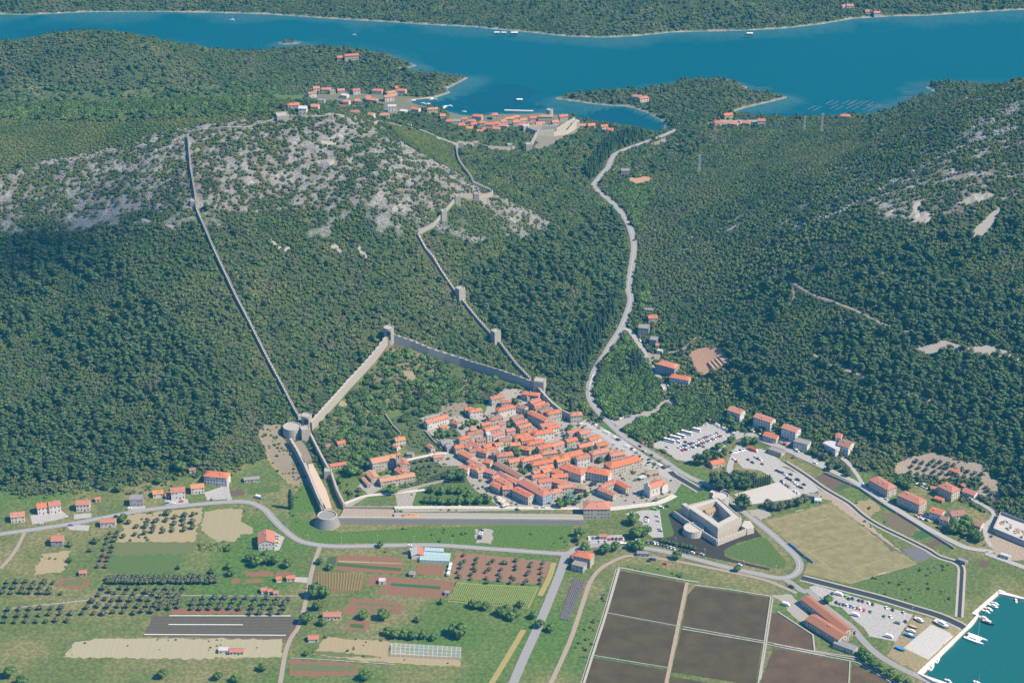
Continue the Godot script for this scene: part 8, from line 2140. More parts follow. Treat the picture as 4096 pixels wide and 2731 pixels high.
# ---------------------------------------------------------------- smaller things
func slab(called: String, label: String, category: String, p: PackedVector2Array, y0: float, y1: float, m: Material) -> void:
	var o := p[0]
	var st := st_new()
	prism(st, local(p, o), y0 - 2.0, y1 - 2.0)
	var n := mesh_node(called, done(st), m)
	n.position = Vector3(o.x, 2.0, o.y)
	tag(n, label, category)
	keep_clear(p)

func bus(at: Vector2, turn: float, label: String) -> void:
	var g := thing("coach", label, "bus", Vector3(at.x, G(at.x, at.y) + 0.26, at.y), turn, "coaches")
	var b := st_new()
	box(b, Vector3(0, 1.05, 0), Vector3(12, 1.4, 2.5))
	box(b, Vector3(0, 3.15, 0), Vector3(11.9, 0.4, 2.45))
	mesh_node("body", done(b), mats["paint_white"], g)
	var w := st_new()
	box(w, Vector3(0, 2.35, 0), Vector3(11.8, 1.25, 2.4))
	mesh_node("windows", done(w), mats["glass_dark"], g)
	var a := st_new()
	for x in [-2.0, 2.0]:
		box(a, Vector3(x, 3.45, 0), Vector3(1.8, 0.25, 1.6))
	mesh_node("roof_unit", done(a), mats["paint_silver"], g)
	for x in [-3.6, 3.8]:
		for s in [-1, 1]:
			var t := st_new()
			stick(t, Vector3(x, 0.5, s * 1.1), Vector3(x, 0.5, s * 1.28), 0.5, 0.5, 10)
			mesh_node("wheel", done(t), mats["tyre"], g)

func rows_between(p: PackedVector2Array, n: int, w: float, h: float, m: Material, parent: Node, called: String, across := false) -> void:
	var a := p[0]
	var b := p[3]
	var c := p[1]
	var d := p[2]
	if across:
		a = p[0]
		b = p[1]
		c = p[3]
		d = p[2]
	for k in n:
		var f := (k + 0.5) / n
		var s := a.lerp(b, f)
		var e := c.lerp(d, f)
		var st := st_new()
		var cuts := 14
		for i in cuts:
			var u := s.lerp(e, float(i) / cuts)
			var v := s.lerp(e, float(i + 1) / cuts)
			var t := v - u
			var mid := (u + v) / 2
			box(st, Vector3(mid.x, 2.1 + h / 2 * rng.randf_range(0.8, 1.1), mid.y), Vector3(t.length() * 0.97, h * rng.randf_range(0.85, 1.15), w * rng.randf_range(0.85, 1.15)), -atan2(t.y, t.x))
		tag(mesh_node(called, done(st), m, parent), "", "", "", "stuff" if false else "")

func glasshouse(called: String, label: String, p: PackedVector2Array, nx: int, nz: int, h: float, glass: Material) -> void:
	var o := p[0]
	var q := local(p, o)
	var g := thing(called, label, "greenhouse", Vector3(o.x, 2.0, o.y))
	keep_clear(p)
	var fr := st_new()
	for i in nx + 1:
		var u := float(i) / nx
		var a := q[0].lerp(q[1], u)
		var b := q[3].lerp(q[2], u)
		stick(fr, Vector3(a.x, h, a.y), Vector3(b.x, h, b.y), 0.12, 0.12, 4)
		for e in [a, b]:
			stick(fr, Vector3(e.x, 0, e.y), Vector3(e.x, h, e.y), 0.12, 0.12, 4)
	for j in nz + 1:
		var u := float(j) / nz
		var a := q[0].lerp(q[3], u)
		var b := q[1].lerp(q[2], u)
		stick(fr, Vector3(a.x, h + 0.02, a.y), Vector3(b.x, h + 0.02, b.y), 0.12, 0.12, 4)
	mesh_node("frame", done(fr), mats["white_paint"], g)
	for j in nz:
		for i in nx:
			var c := [Vector2(i + 0.05, j + 0.05), Vector2(i + 0.95, j + 0.05), Vector2(i + 0.95, j + 0.95), Vector2(i + 0.05, j + 0.95)]
			var v := []
			for e in c:
				var w: Vector2 = q[0].lerp(q[1], e.x / nx).lerp(q[3].lerp(q[2], e.x / nx), e.y / nz)
				v.append(Vector3(w.x, h - 0.15, w.y))
			var st := st_new()
			quad(st, v[0], v[1], v[2], v[3])
			mesh_node("pane", done(st), glass, g)
	for k in 4:
		var a := q[k]
		var b := q[(k + 1) % 4]
		var st := st_new()
		quad(st, Vector3(a.x, 0, a.y), Vector3(b.x, 0, b.y), Vector3(b.x, h - 0.2, b.y), Vector3(a.x, h - 0.2, a.y))
		mesh_node("side_pane", done(st), glass, g)

func lattice(at: Vector2, h: float, w: float, label: String, stripes: bool) -> void:
	var g := thing("pylon", label, "pylon", Vector3(at.x, G(at.x, at.y), at.y), 0.4)
	var n := 6
	for k in n:
		var st := st_new()
		var y0 := h * k / n
		var y1 := h * (k + 1) / n
		var w0 := w * (1.0 - 0.8 * k / n)
		var w1 := w * (1.0 - 0.8 * (k + 1) / n)
		var c := [Vector2(-1, -1), Vector2(1, -1), Vector2(1, 1), Vector2(-1, 1)]
		for i in 4:
			var a: Vector2 = c[i]
			var b: Vector2 = c[(i + 1) % 4]
			stick(st, Vector3(a.x * w0, y0, a.y * w0), Vector3(a.x * w1, y1, a.y * w1), 0.16, 0.16, 4)
			stick(st, Vector3(a.x * w0, y0, a.y * w0), Vector3(b.x * w1, y1, b.y * w1), 0.09, 0.09, 4)
			stick(st, Vector3(b.x * w0, y0, b.y * w0), Vector3(a.x * w1, y1, a.y * w1), 0.09, 0.09, 4)
		mesh_node("lattice_section", done(st), mats["paint_red" if stripes and k % 2 == 1 else "metal"], g)
	if not stripes:
		var arm := st_new()
		for y in [0.78, 0.92]:
			stick(arm, Vector3(-w * 1.4, h * y, 0), Vector3(w * 1.4, h * y, 0), 0.14, 0.14, 4)
		mesh_node("cross_arm", done(arm), mats["metal"], g)

func person_mesh() -> ArrayMesh:
	var st := st_new()
	for s in [-1, 1]:
		stick(st, Vector3(s * 0.1, 0.0, 0.02), Vector3(s * 0.1, 0.45, 0.0), 0.05, 0.06, 6)
		stick(st, Vector3(s * 0.1, 0.45, 0.0), Vector3(s * 0.09, 0.9, 0), 0.06, 0.09, 6)
	var prof := [[0.8, 0.12], [0.9, 0.17], [1.1, 0.15], [1.35, 0.2], [1.45, 0.15], [1.5, 0.055], [1.55, 0.08], [1.65, 0.1], [1.73, 0.07], [1.76, 0.0]]
	for i in prof.size() - 1:
		stick(st, Vector3(0, prof[i][0], 0), Vector3(0, prof[i + 1][0], 0), prof[i][1], prof[i + 1][1], 8)
	for s in [-1, 1]:
		stick(st, Vector3(s * 0.2, 1.4, 0), Vector3(s * 0.27, 1.1, 0.03), 0.06, 0.05, 5)
		stick(st, Vector3(s * 0.27, 1.1, 0.03), Vector3(s * 0.25, 0.82, 0.1), 0.05, 0.035, 5)
	return done(st)

func build_details() -> void:
	slab("bastion_terrace", "long terracotta coloured platform on the western bastion", "terrace", pts_of(MISC["terrace"]), 0.0, 9.0, mats["terracotta_floor"])
	slab("bastion_terrace", "overgrown upper platform below the western round tower", "terrace", pts_of(MISC["upper_terrace"]), 0.0, 11.0, mats["dry_rocky"])
	slab("sea_wall_terrace", "long paved terrace on top of the sea wall", "terrace", pts_of(MISC["sea_terrace"]), 0.0, 6.6, mats["gravel"])
	slab("sea_wall_terrace", "sunken yard at the western end of the sea wall", "terrace", pts_of(MISC["sea_terrace2"]), 0.0, 4.4, mats["earth_pale"])
	var co := pts_of(MISC["coaches"])
	var dirs: Array = MISC["coach_dir"]
	for k in co.size():
		bus(co[k], dirs[1 if k == 5 else 0], ["white coach nearest the road in the coach park", "white coach second from the road in the coach park", "white coach fourth from the road in the coach park", "white coach farthest from the road in the coach park", "white coach third from the road in the coach park", "grey coach stopped at the roadside under trees"][k])
	var glass := mat("greenhouse_glass", Color(0.42, 0.62, 0.68), 0.2)
	glass.transparency = BaseMaterial3D.TRANSPARENCY_ALPHA
	glass.albedo_color.a = 0.55
	var film := mat("greenhouse_film", Color(0.6, 0.62, 0.58), 0.25)
	film.transparency = BaseMaterial3D.TRANSPARENCY_ALPHA
	film.albedo_color.a = 0.2
	glasshouse("glasshouse", "large blue glass greenhouse beside the red and white barn", pts_of(MISC["glasshouse"]), 8, 3, 3.4, glass)
	glasshouse("glasshouse", "narrow greenhouse between the barn and the road", pts_of(MISC["glasshouse2"]), 6, 1, 3.0, glass)
	glasshouse("plastic_greenhouse", "long low greenhouse frame beside the stubble field", pts_of(MISC["frame_house"]), 15, 3, 2.8, film)
	# barn with a white and a red roof slope
	var bp := pts_of(MISC["shed2"])
	var bc := (bp[0] + bp[1]) / 2
	var bn := thing("barn", "barn with one white and one red roof slope by the greenhouse", "barn", Vector3(bc.x, 2.0, bc.y), -atan2(bp[1].y - bp[0].y, bp[1].x - bp[0].x))
	var bl := bp[0].distance_to(bp[1])
	var bs := st_new()
	box(bs, Vector3(0, 1.8, 0), Vector3(bl, 3.6, 11))
	mesh_node("wall", done(bs), mats["wall_white"], bn)
	for s in [-1.0, 1.0]:
		var rs := st_new()
		var y := [3.5, 5.6]
		var v := [Vector3(-bl / 2 - 0.3, y[1], 0), Vector3(bl / 2 + 0.3, y[1], 0), Vector3(bl / 2 + 0.3, y[0], s * 5.9), Vector3(-bl / 2 - 0.3, y[0], s * 5.9)]
		if s > 0:
			quad(rs, v[0], v[1], v[2], v[3])
		else:
			quad(rs, v[1], v[0], v[3], v[2])
		mesh_node("roof_slope", done(rs), mats["roof_white" if s > 0 else "roof_red2"], bn)
	var py := pts_of(MISC["pylons"])
	lattice(py[0], 36.0, 2.6, "red and white lattice mast above the far village road", true)
	lattice(py[1], 26.0, 2.0, "grey power pylon on the slope right of the pass road", false)
	lattice(py[2], 22.0, 1.6, "shorter grey power pylon on the saddle before the bay", false)
	lattice(py[3], 28.0, 1.8, "taller grey power pylon on the saddle before the bay", false)
	# street lamps
	var lm := pts_of(MISC["lamps"])
	var last_where := ""
	var seen_lamps := 0
	var order := range(lm.size())
	order.sort_custom(func(p, q): return lm[p].x < lm[q].x)
	var ls := st_new()
	stick(ls, Vector3.ZERO, Vector3(0, 7.5, 0), 0.12, 0.07, 6)
	stick(ls, Vector3(0, 7.5, 0), Vector3(0.9, 7.7, 0), 0.06, 0.05, 5)
	var pole := done(ls)
	var hs := st_new()
	box(hs, Vector3(1.1, 7.7, 0), Vector3(0.7, 0.18, 0.32))
	var head := done(hs)
	for rank in lm.size():
		var p: Vector2 = lm[order[rank]]
		var where := "the valley road" if p.x < 20 else ("the fort and main road" if p.x < 235 else "the east road and harbour")
		if where != last_where:
			last_where = where
			seen_lamps = 0
		else:
			seen_lamps += 1
		var g := thing("street_lamp", "grey street lamp along %s, %s from left" % [where, ORD[seen_lamps]], "street lamp", Vector3(p.x, G(p.x, p.y), p.y), rng.randf() * TAU, "street lamps")
		mesh_node("pole", pole, mats["metal"], g)
		mesh_node("lamp_head", head, mats["white_paint"], g)
	# football pitch
	var fp := pts_of(MISC["pitch_lines"])
	var lines := [[0, 0, 1, 0], [1, 0, 1, 1], [1, 1, 0, 1], [0, 1, 0, 0], [0, 0.5, 1, 0.5], [0.22, 0, 0.22, 0.16], [0.78, 0, 0.78, 0.16], [0.22, 0.16, 0.78, 0.16], [0.22, 1, 0.22, 0.84], [0.78, 1, 0.78, 0.84], [0.22, 0.84, 0.78, 0.84]]
	var pitch := get_node("football_pitch")
	for l in lines:
		var u: Vector2 = fp[3].lerp(fp[0], l[0]).lerp(fp[2].lerp(fp[1], l[0]), l[1])
		var v: Vector2 = fp[3].lerp(fp[0], l[2]).lerp(fp[2].lerp(fp[1], l[2]), l[3])
		var st := st_new()
		var t := v - u
		var m := (u + v) / 2
		box(st, Vector3(m.x, 2.12, m.y), Vector3(t.length(), 0.04, 0.16), -atan2(t.y, t.x))
		mesh_node("marking", done(st), mats["pitch_paint"], pitch)
	var gl := pts_of(MISC["goals"])
	for k in 2:
		var dirv := fp[0] - fp[3]
		var g := thing("goal", ["white football goal at the far end of the pitch", "white football goal at the harbour end of the pitch"][k], "goal", Vector3(gl[k].x, 2.1, gl[k].y), -atan2(dirv.y, dirv.x))
		var st := st_new()
		for s in [-1, 1]:
			stick(st, Vector3(s * 3.66, 0, 0), Vector3(s * 3.66, 2.44, 0), 0.12, 0.12, 6)
		mesh_node("post", done(st), mats["white_paint"], g)
		var s2 := st_new()
		stick(s2, Vector3(-3.7, 2.44, 0), Vector3(3.7, 2.44, 0), 0.12, 0.12, 6)
		mesh_node("crossbar", done(s2), mats["white_paint"], g)
	var bd := pts_of(MISC["boards"])
	for k in bd.size() - 1:
		var t := bd[k + 1] - bd[k]
		var m := (bd[k] + bd[k + 1]) / 2
		var st := st_new()
		box(st, Vector3(0, 1.2, 0), Vector3(t.length() * 0.97, 2.2, 0.25))
		var o := mesh_node("hoarding", done(st), mats[["boat_blue", "wall_pink", "wall_blue"][k]])
		o.position = Vector3(m.x, 2.1, m.y)
		o.rotation.y = -atan2(t.y, t.x)
		tag(o, ["blue hoarding panel at the road bend, nearest the fort", "reddish hoarding panel between two blue ones at the road bend", "pale blue hoarding panel at the road bend, nearest the harbour"][k], "hoarding")
	# building site
	var sp := pts_of(MISC["site"])
	var so := sp[0]
	var sg := thing("unfinished_building", "roofless concrete building under construction at the right edge", "building site", Vector3(so.x, G(so.x, so.y), so.y))
	var sl := local(sp, so)
	var fl := st_new()
	prism(fl, sl, -2.0, 3.0)
	mesh_node("floor_slab", done(fl), mats["concrete"], sg)
	for k in sl.size():
		var a := sl[k]
		var b := sl[(k + 1) % sl.size()]
		var t := b - a
		var m := (a + b) / 2
		var st := st_new()
		box(st, Vector3(m.x, 4.4, m.y), Vector3(t.length(), 3.2, 0.4), -atan2(t.y, t.x))
		mesh_node("wall", done(st), mats["wall_concrete"], sg)
	var mid := (sl[0] + sl[3]) / 2
	for k in 26:
		var st := st_new()
		box(st, Vector3.ZERO, Vector3(rng.randf_range(1.0, 4.0), rng.randf_range(0.3, 1.4), rng.randf_range(0.8, 2.5)), rng.randf() * 3.0)
		var it := mesh_node("formwork_stack", done(st), mats[["door_wood", "earth_pale", "concrete", "wall_concrete", "roof_orange"][k % 5]], sg)
		var q := sl[0].lerp(sl[2], rng.randf_range(0.15, 0.85)).lerp(sl[1].lerp(sl[4], rng.randf()), 0.45)
		it.position = Vector3(q.x, 3.4, q.y)
	# pool
	var pp := pts_of(MISC["pool"])
	var pg := thing("swimming_pool", "small bright blue swimming pool beside the cream villa", "pool", Vector3(pp[0].x, G(pp[0].x, pp[0].y), pp[0].y))
	var pl := local(pp, pp[0])
	var ps := st_new()
	prism(ps, pl, -4.0, 0.8)
	mesh_node("deck", done(ps), mats["quay"], pg)
	var ctr := (pl[0] + pl[2]) / 2
	var inner := PackedVector2Array()
	for v in pl:
		inner.append(v.lerp(ctr, 0.3))
	var pw := st_new()
	prism(pw, inner, 0.7, 0.86)
	mesh_node("water", done(pw), mat("pool_water", Color(0.05, 0.38, 0.6), 0.1), pg)
	# parasols, awnings
	var pa := pts_of(MISC["parasols"])
	for k in pa.size():
		var g := thing("parasol", "cream square parasol beside the park, %s counted from the back" % ORD[k], "parasol", Vector3(pa[k].x, G(pa[k].x, pa[k].y) + 0.1, pa[k].y), 0.5, "cafe parasols")
		var st := st_new()
		hip_roof(st, 0.05, 3.4, 3.4, 2.5, 0.8)
		mesh_node("canopy", done(st), mats["wall_cream"], g)
		var s2 := st_new()
		stick(s2, Vector3.ZERO, Vector3(0, 2.6, 0), 0.06, 0.06, 5)
		mesh_node("pole", done(s2), mats["metal"], g)
	mat("awning_green", Color(0.03, 0.13, 0.10), 0.8)
	mat("awning_black", Color(0.03, 0.03, 0.035), 0.8)
	var aw := pts_of(MISC["awnings"])
	var kinds := ["awning_green", "awning_green", "awning_green", "awning_black", "awning_black", "roof_white", "roof_white", "roof_tan"]
	var aw_words := ["green awning between roofs near the wall car park", "green awning below the white dormer houses", "smaller green awning beside the town garden", "black cafe awning before the square pale house", "black awning beside the market lane", "white canopy roof left of the church", "white canopy roof beside the sandy kiosk", "sandy canopy in the market lane"]
	for k in aw.size():
		var g := thing("awning", aw_words[k], "awning", Vector3(aw[k].x, G(aw[k].x, aw[k].y), aw[k].y), 0.7)
		var st := st_new()
		box(st, Vector3(0, 3.0, 0), Vector3(7 if k < 3 else 7.5, 0.2, 3.6 if k < 3 else 5))
		mesh_node("cover", done(st), mats[kinds[k]], g)
		for s in [-1, 1]:
			for t in [-1, 1]:
				var s2 := st_new()
				stick(s2, Vector3(s * 3.4, 0, t * 2.2), Vector3(s * 3.4, 2.9, t * 2.2), 0.07, 0.07, 5)
				mesh_node("post", done(s2), mats["metal"], g)
	# jetties and mussel frames
	for d in [["pontoon", "white floating pontoon before the far village", 3.0], ["mole", "curved stone mole of the far village harbour", 4.0], ["mole2", "short stone jetty of the far village", 3.0]]:
		var p := pts_of(MISC[d[0]])
		var o := p[0]
		var st := st_new()
		for i in p.size() - 1:
			var t := p[i + 1] - p[i]
			var m := (p[i] + p[i + 1]) / 2 - o
			box(st, Vector3(m.x, 0.1, m.y), Vector3(t.length() + d[2] * 0.4, 1.6, d[2]), -atan2(t.y, t.x))
		var n := mesh_node("jetty", done(st), mats["quay"])
		n.position = Vector3(o.x, 0, o.y)
		tag(n, d[1], "jetty")
	var rf := pts_of(MISC["rafts"])
	for k in rf.size():
		var g := thing("mussel_frame", "thin floating mussel frame in the right bay, %s from left" % ORD[k] if k < 12 else "thin floating mussel frame off the wooded headland tip", "mussel frame", Vector3(rf[k].x, 0.1, rf[k].y), 0.9 if k < 8 else 0.2, "mussel frames")
		var L := 22.0
		var w := 9.0
		for i in 5:
			var st := st_new()
			stick(st, Vector3(L * (i / 4.0 - 0.5), 0.25, -w / 2), Vector3(L * (i / 4.0 - 0.5), 0.25, w / 2), 0.14, 0.14, 5)
			mesh_node("cross_beam", done(st), mats["stone_dark"], g)
		for s in [-1, 1]:
			var st := st_new()
			stick(st, Vector3(-L / 2, 0.2, s * w / 2), Vector3(L / 2, 0.2, s * w / 2), 0.18, 0.18, 5)
			mesh_node("float_beam", done(st), mats["stone_dark"], g)
	# crop rows
	mat("plastic_mulch", Color(0.09, 0.09, 0.066), 0.6)
	mat("vine_leaf", Color(0.14, 0.20, 0.05), 0.8)
	rows_between(pts_of(MISC["mulch"]), 13, 1.2, 0.3, mats["plastic_mulch"], get_node("mulched_field"), "plastic_row")
	rows_between(pts_of(MISC["vines"]), 38, 0.9, 0.8, mats["vine_leaf"], get_node("vineyard"), "vine_row", true)
	rows_between(pts_of(MISC["garden_rows"]), 6, 1.0, 0.5, mats["gravel_dark"], get_node("garden_rows"), "garden_bed", true)
	rows_between(pts_of(MISC["vinedots"]), 16, 0.7, 0.5, mats["vine_leaf"], get_node("vine_field"), "vine_row", true)
	var mu := pts_of(MISC["mulch"])
	for f in [[0.0, 0.98, 1.0], [0.13, 0.66, 0.47], [0.1, 0.99, 0.0]]:
		var u: Vector2 = mu[0].lerp(mu[3], f[2]).lerp(mu[1].lerp(mu[2], f[2]), f[0])
		var v: Vector2 = mu[0].lerp(mu[3], f[2]).lerp(mu[1].lerp(mu[2], f[2]), f[1])
		var t := v - u
		var m := (u + v) / 2
		var st := st_new()
		box(st, Vector3(m.x, 2.45, m.y), Vector3(t.length(), 0.4, 0.8), -atan2(t.y, t.x))
		mesh_node("fleece_strip", done(st), mats["white_paint"], get_node("mulched_field"))
	# stepped cuts of the cleared hillside
	var qc := pts_of(MISC["quarry"])
	for k in 4:
		var st := st_new()
		var f := 0.18 + 0.2 * k
		var u := qc[0].lerp(qc[1], f)
		var v := qc[3].lerp(qc[2], f)
		var t := v - u
		var m := (u + v) / 2
		box(st, Vector3(0, 0.4, 0), Vector3(t.length(), 2.6, 4.6), -atan2(t.y, t.x))
		var o := mesh_node("cut_terrace", done(st), mats["earth_orange" if k % 2 == 0 else "earth_pale"])
		o.position = Vector3(m.x, G(m.x, m.y), m.y)
		tag(o, "long orange earth terrace cut in the wooded slope, %s from the lane" % ORD[k], "terrace", "earth terraces")
	# people
	var pm := person_mesh()
	var pe := pts_of(MISC["people"])
	var cloth := ["paint_navy", "paint_white", "paint_red2", "paint_black", "wall_blue"]
	var cw := ["dark blue", "white", "dark red", "black", "pale blue"]
	for k in pe.size():
		var g := mesh_node("person", pm, mats[cloth[k % 5]])
		g.position = Vector3(pe[k].x, G(pe[k].x, pe[k].y) + 0.1, pe[k].y)
		g.rotation.y = rng.randf() * TAU
		var wh := "on the square below the long palace" if k < 7 else ("near the church" if k < 10 or k == 13 else ("on the park side street" if k < 13 else "by the parking road"))
		tag(g, "person in %s standing %s, %s counted" % [cw[k % 5], wh, ORD[k]], "person", "people in the streets")
	var mh := pts_of(MISC["moat_hedge"])
	for k in mh.size():
		tree_thing("leafy", mh[k].x, mh[k].y, 4.2, LEAFY.lerp(MAQUIS, 0.5), "clipped hedge shrub beside the moat, %s from left" % ORD[k], "moat hedge")
	# campers, wagons, trucks
	var big := [["campers", ["white camper van parked in the middle of the harbour car park", "white camper van parked beside the boatyard fence"]], ["wagons", ["white trailer beside the red olive plot, farthest up", "white trailer beside the red olive plot, middle", "white truck beside the red olive plot, lowest"]], ["trucks", ["red tipper lorry, left of two in the lower car park", "red tipper lorry, right of two in the lower car park", "flatbed truck in the harbour car park", "blue cement mixer lorry beside the valley road", "white crane truck on the grass by the storehouses"]]]
	for b in big:
		var p := pts_of(MISC[b[0]])
		for k in p.size():
			var lw: String = b[1][k]
			var g := thing("lorry" if b[0] == "trucks" else "camper" if b[0] == "campers" else "trailer", lw, "lorry" if b[0] == "trucks" else "camper" if b[0] == "campers" else "trailer", Vector3(p[k].x, G(p[k].x, p[k].y) + 0.2, p[k].y), -0.5 if b[0] != "wagons" else 1.4)
			var st := st_new()
			box(st, Vector3(-0.6, 1.9, 0), Vector3(5.0, 2.2, 2.2))
			mesh_node("box_body", done(st), mats["paint_red" if "red tipper" in lw else "paint_white"], g)
			var s2 := st_new()
			extrude(s2, [[1.9, 0.5], [1.9, 2.4], [2.7, 2.4], [3.3, 1.5], [3.4, 0.5]], 2.1)
			mesh_node("cab", done(s2), mats["paint_blue" if "blue" in lw else "paint_white"], g)
			var s3 := st_new()
			for x in [-2.0, 2.2]:
				for s in [-1, 1]:
					stick(s3, Vector3(x, 0.4, s * 0.9), Vector3(x, 0.4, s * 1.1), 0.42, 0.42, 8)
			mesh_node("wheels", done(s3), mats["tyre"], g)
	# white lines of the roads
	for r in [["pass_road", 0.25], ["valley_road", 0.25]]:
		for d in ROADS:
			if d[0] == r[0]:
				var o := ribbon("lane_marking", pts_of(d[3]), r[1], mats["line_paint"], 0.34)
				tag(o, "", "", "", "structure")

# ---------------------------------------------------------------- plants
func blob(st: SurfaceTool, c: Vector3, r: Vector3, shade: Color, sd: int, rough := 0.22, bottom := true) -> void:
	var f := FastNoiseLite.new()
	f.seed = sd
	f.frequency = 0.9
	var rings := 5
	var segs := 8
	var grid := []
	for j in rings + 1:
		var row := []
		var th := PI * j / rings
		for i in segs:
			var ph := TAU * (i + 0.5 * (j % 2)) / segs
			var d := Vector3(sin(th) * cos(ph), cos(th), sin(th) * sin(ph))
			row.append(c + d * r * (1.0 + rough * 2.0 * f.get_noise_3dv(d * 1.4)))
		grid.append(row)
	st.set_color(shade)
	st.set_smooth_group(1)
	for j in rings:
		for i in segs:
			var k := (i + 1) % segs
			for p in [grid[j][i], grid[j][k], grid[j + 1][k], grid[j][i], grid[j + 1][k], grid[j + 1][i]]:
				st.add_vertex(p)

func leaves(st: SurfaceTool, c: Vector3, r: Vector3, n: int, size: float, rg: RandomNumberGenerator, up_bias := 0.0) -> void:
	st.set_smooth_group(-1)
	for k in n:
		var d := Vector3(rg.randfn(), rg.randfn() + up_bias, rg.randfn()).normalized()
		var p := c + d * r * rg.randf_range(0.86, 1.16)
		var nn := (d / r).normalized().lerp(Vector3(rg.randfn(), rg.randfn(), rg.randfn()).normalized(), 0.45).normalized()
		var t := nn.cross(Vector3(rg.randfn(), rg.randfn(), rg.randfn())).normalized()
		var b := nn.cross(t)
		var s := size * rg.randf_range(0.6, 1.3)
		var tone := rg.randf_range(0.75, 1.3)
		st.set_color(Color(tone, tone * rg.randf_range(0.96, 1.04), tone * 0.95))
		st.add_vertex(p + t * s)
		st.add_vertex(p - t * s * 0.6 + b * s * 0.8)
		st.add_vertex(p - t * s * 0.6 - b * s * 0.8)
		st.add_vertex(p - t * s)
		st.add_vertex(p + t * s * 0.4 - b * s * 0.8)
		st.add_vertex(p + t * s * 0.4 + b * s * 0.8)

# one crown: lobes of leaf faces round dark cores; kind sets the outline
func crown_mesh(kind: String, sd: int) -> ArrayMesh:
	var rg := RandomNumberGenerator.new()
	rg.seed = sd * 77 + 5
	var st := st_new()
	var core := Color(1.0, 1.0, 0.96)
	match kind:
		"bush":
			for k in 3:
				var a := TAU * k / 3.0 + rg.randf()
				var c := Vector3(cos(a) * 0.42, 0.45 + rg.randf() * 0.25, sin(a) * 0.42)
				var r := Vector3(0.62, 0.55, 0.62) * rg.randf_range(0.8, 1.15)
				blob(st, c, r * 0.9, core, sd * 9 + k)
				leaves(st, c, r, 22, 0.2, rg, 0.5)
		"pine":
			for k in 7:
				var a := rg.randf() * TAU
				var y := 0.42 + 0.09 * k
				var w: float = 0.30 * (1.0 - absf(y - 0.6) * 0.9)
				var c := Vector3(cos(a) * w * 0.7, y, sin(a) * w * 0.7)
				var r := Vector3(0.25, 0.14, 0.25) * rg.randf_range(0.8, 1.2) * (1.15 - 0.05 * k)
				blob(st, c, r * 0.85, core, sd * 9 + k)
				leaves(st, c, r, 16, 0.085, rg, 0.6)
		"cypress":
			for k in 6:
				var y := 0.1 + 0.15 * k
				var w: float = 0.11 * sin(PI * clampf(0.16 + y * 0.8, 0, 1)) + 0.015
				blob(st, Vector3(0, y, 0), Vector3(w, 0.14, w), core, sd * 9 + k, 0.15)
				leaves(st, Vector3(0, y, 0), Vector3(w * 1.1, 0.13, w * 1.1), 14, 0.04, rg)
		"leafy", "olive":
			var n := 8 if kind == "leafy" else 6
			for k in n:
				var a := TAU * k / (n - 1) + rg.randf() * 0.6
				var c := Vector3(cos(a) * 0.27, 0.5 + rg.randf_range(-0.1, 0.12), sin(a) * 0.27) if k < n - 1 else Vector3(0, 0.7, 0)
				var r := Vector3(0.25, 0.22, 0.25) * rg.randf_range(0.85, 1.2)
				blob(st, c, r * 0.86, core, sd * 9 + k)
				leaves(st, c, r, 26, 0.075, rg, 0.4)
	st.generate_normals()
	return st.commit()

func trunk_mesh(h: float, r: float, limbs := 4) -> ArrayMesh:
	var st := st_new()
	stick(st, Vector3.ZERO, Vector3(0, h, 0), r, r * 0.6)
	for k in limbs:
		var a := TAU * k / limbs + 0.4
		stick(st, Vector3(0, h * 0.75, 0), Vector3(cos(a) * 0.25, h + 0.2, sin(a) * 0.25), r * 0.55, r * 0.25)
	return done(st)

func stick(st: SurfaceTool, a: Vector3, b: Vector3, ra: float, rb: float, n := 6) -> void:
	var d := (b - a).normalized()
	var u := d.cross(Vector3(0.3, 0.1, 0.9)).normalized()
	var w := d.cross(u)
	for k in n:
		var p := TAU * k / n
		var q := TAU * (k + 1) / n
		var e := u * cos(p) + w * sin(p)
		var f := u * cos(q) + w * sin(q)
		quad(st, a + e * ra, a + f * ra, b + f * rb, b + e * rb)

func rock_mesh(sd: int) -> ArrayMesh:
	var rg := RandomNumberGenerator.new()
	rg.seed = sd
	var st := st_new()
	for k in 3:
		var c := Vector3(rg.randf_range(-0.5, 0.5), rg.randf_range(0.0, 0.25), rg.randf_range(-0.35, 0.35))
		var s := Vector3(rg.randf_range(0.6, 1.1), rg.randf_range(0.5, 0.9), rg.randf_range(0.4, 0.8))
		var v := []
		for i in 8:
			v.append(c + Vector3(s.x * (0.5 if i & 1 else -0.5), s.y * (0.5 if i & 2 else -0.5), s.z * (0.5 if i & 4 else -0.5)) * rg.randf_range(0.7, 1.15))
		st.set_color(Color.WHITE * rg.randf_range(0.85, 1.15))
		quad(st, v[4], v[6], v[7], v[5])
		quad(st, v[1], v[3], v[2], v[0])
		quad(st, v[0], v[2], v[6], v[4])
		quad(st, v[5], v[7], v[3], v[1])
		quad(st, v[2], v[3], v[7], v[6])
	return done(st)

var piles := {}
func put_plant(key: String, variant: int, x: float, z: float, s: Vector3, c: Color, sink := 0.0) -> void:
	var k := "%s/%d" % [key, variant]
	if not piles.has(k):
		piles[k] = [[], []]
	piles[k][0].append(Transform3D(Basis(Vector3.UP, rng.randf() * TAU).scaled_local(s), Vector3(x, G(x, z) - sink, z)))
	piles[k][1].append(c)

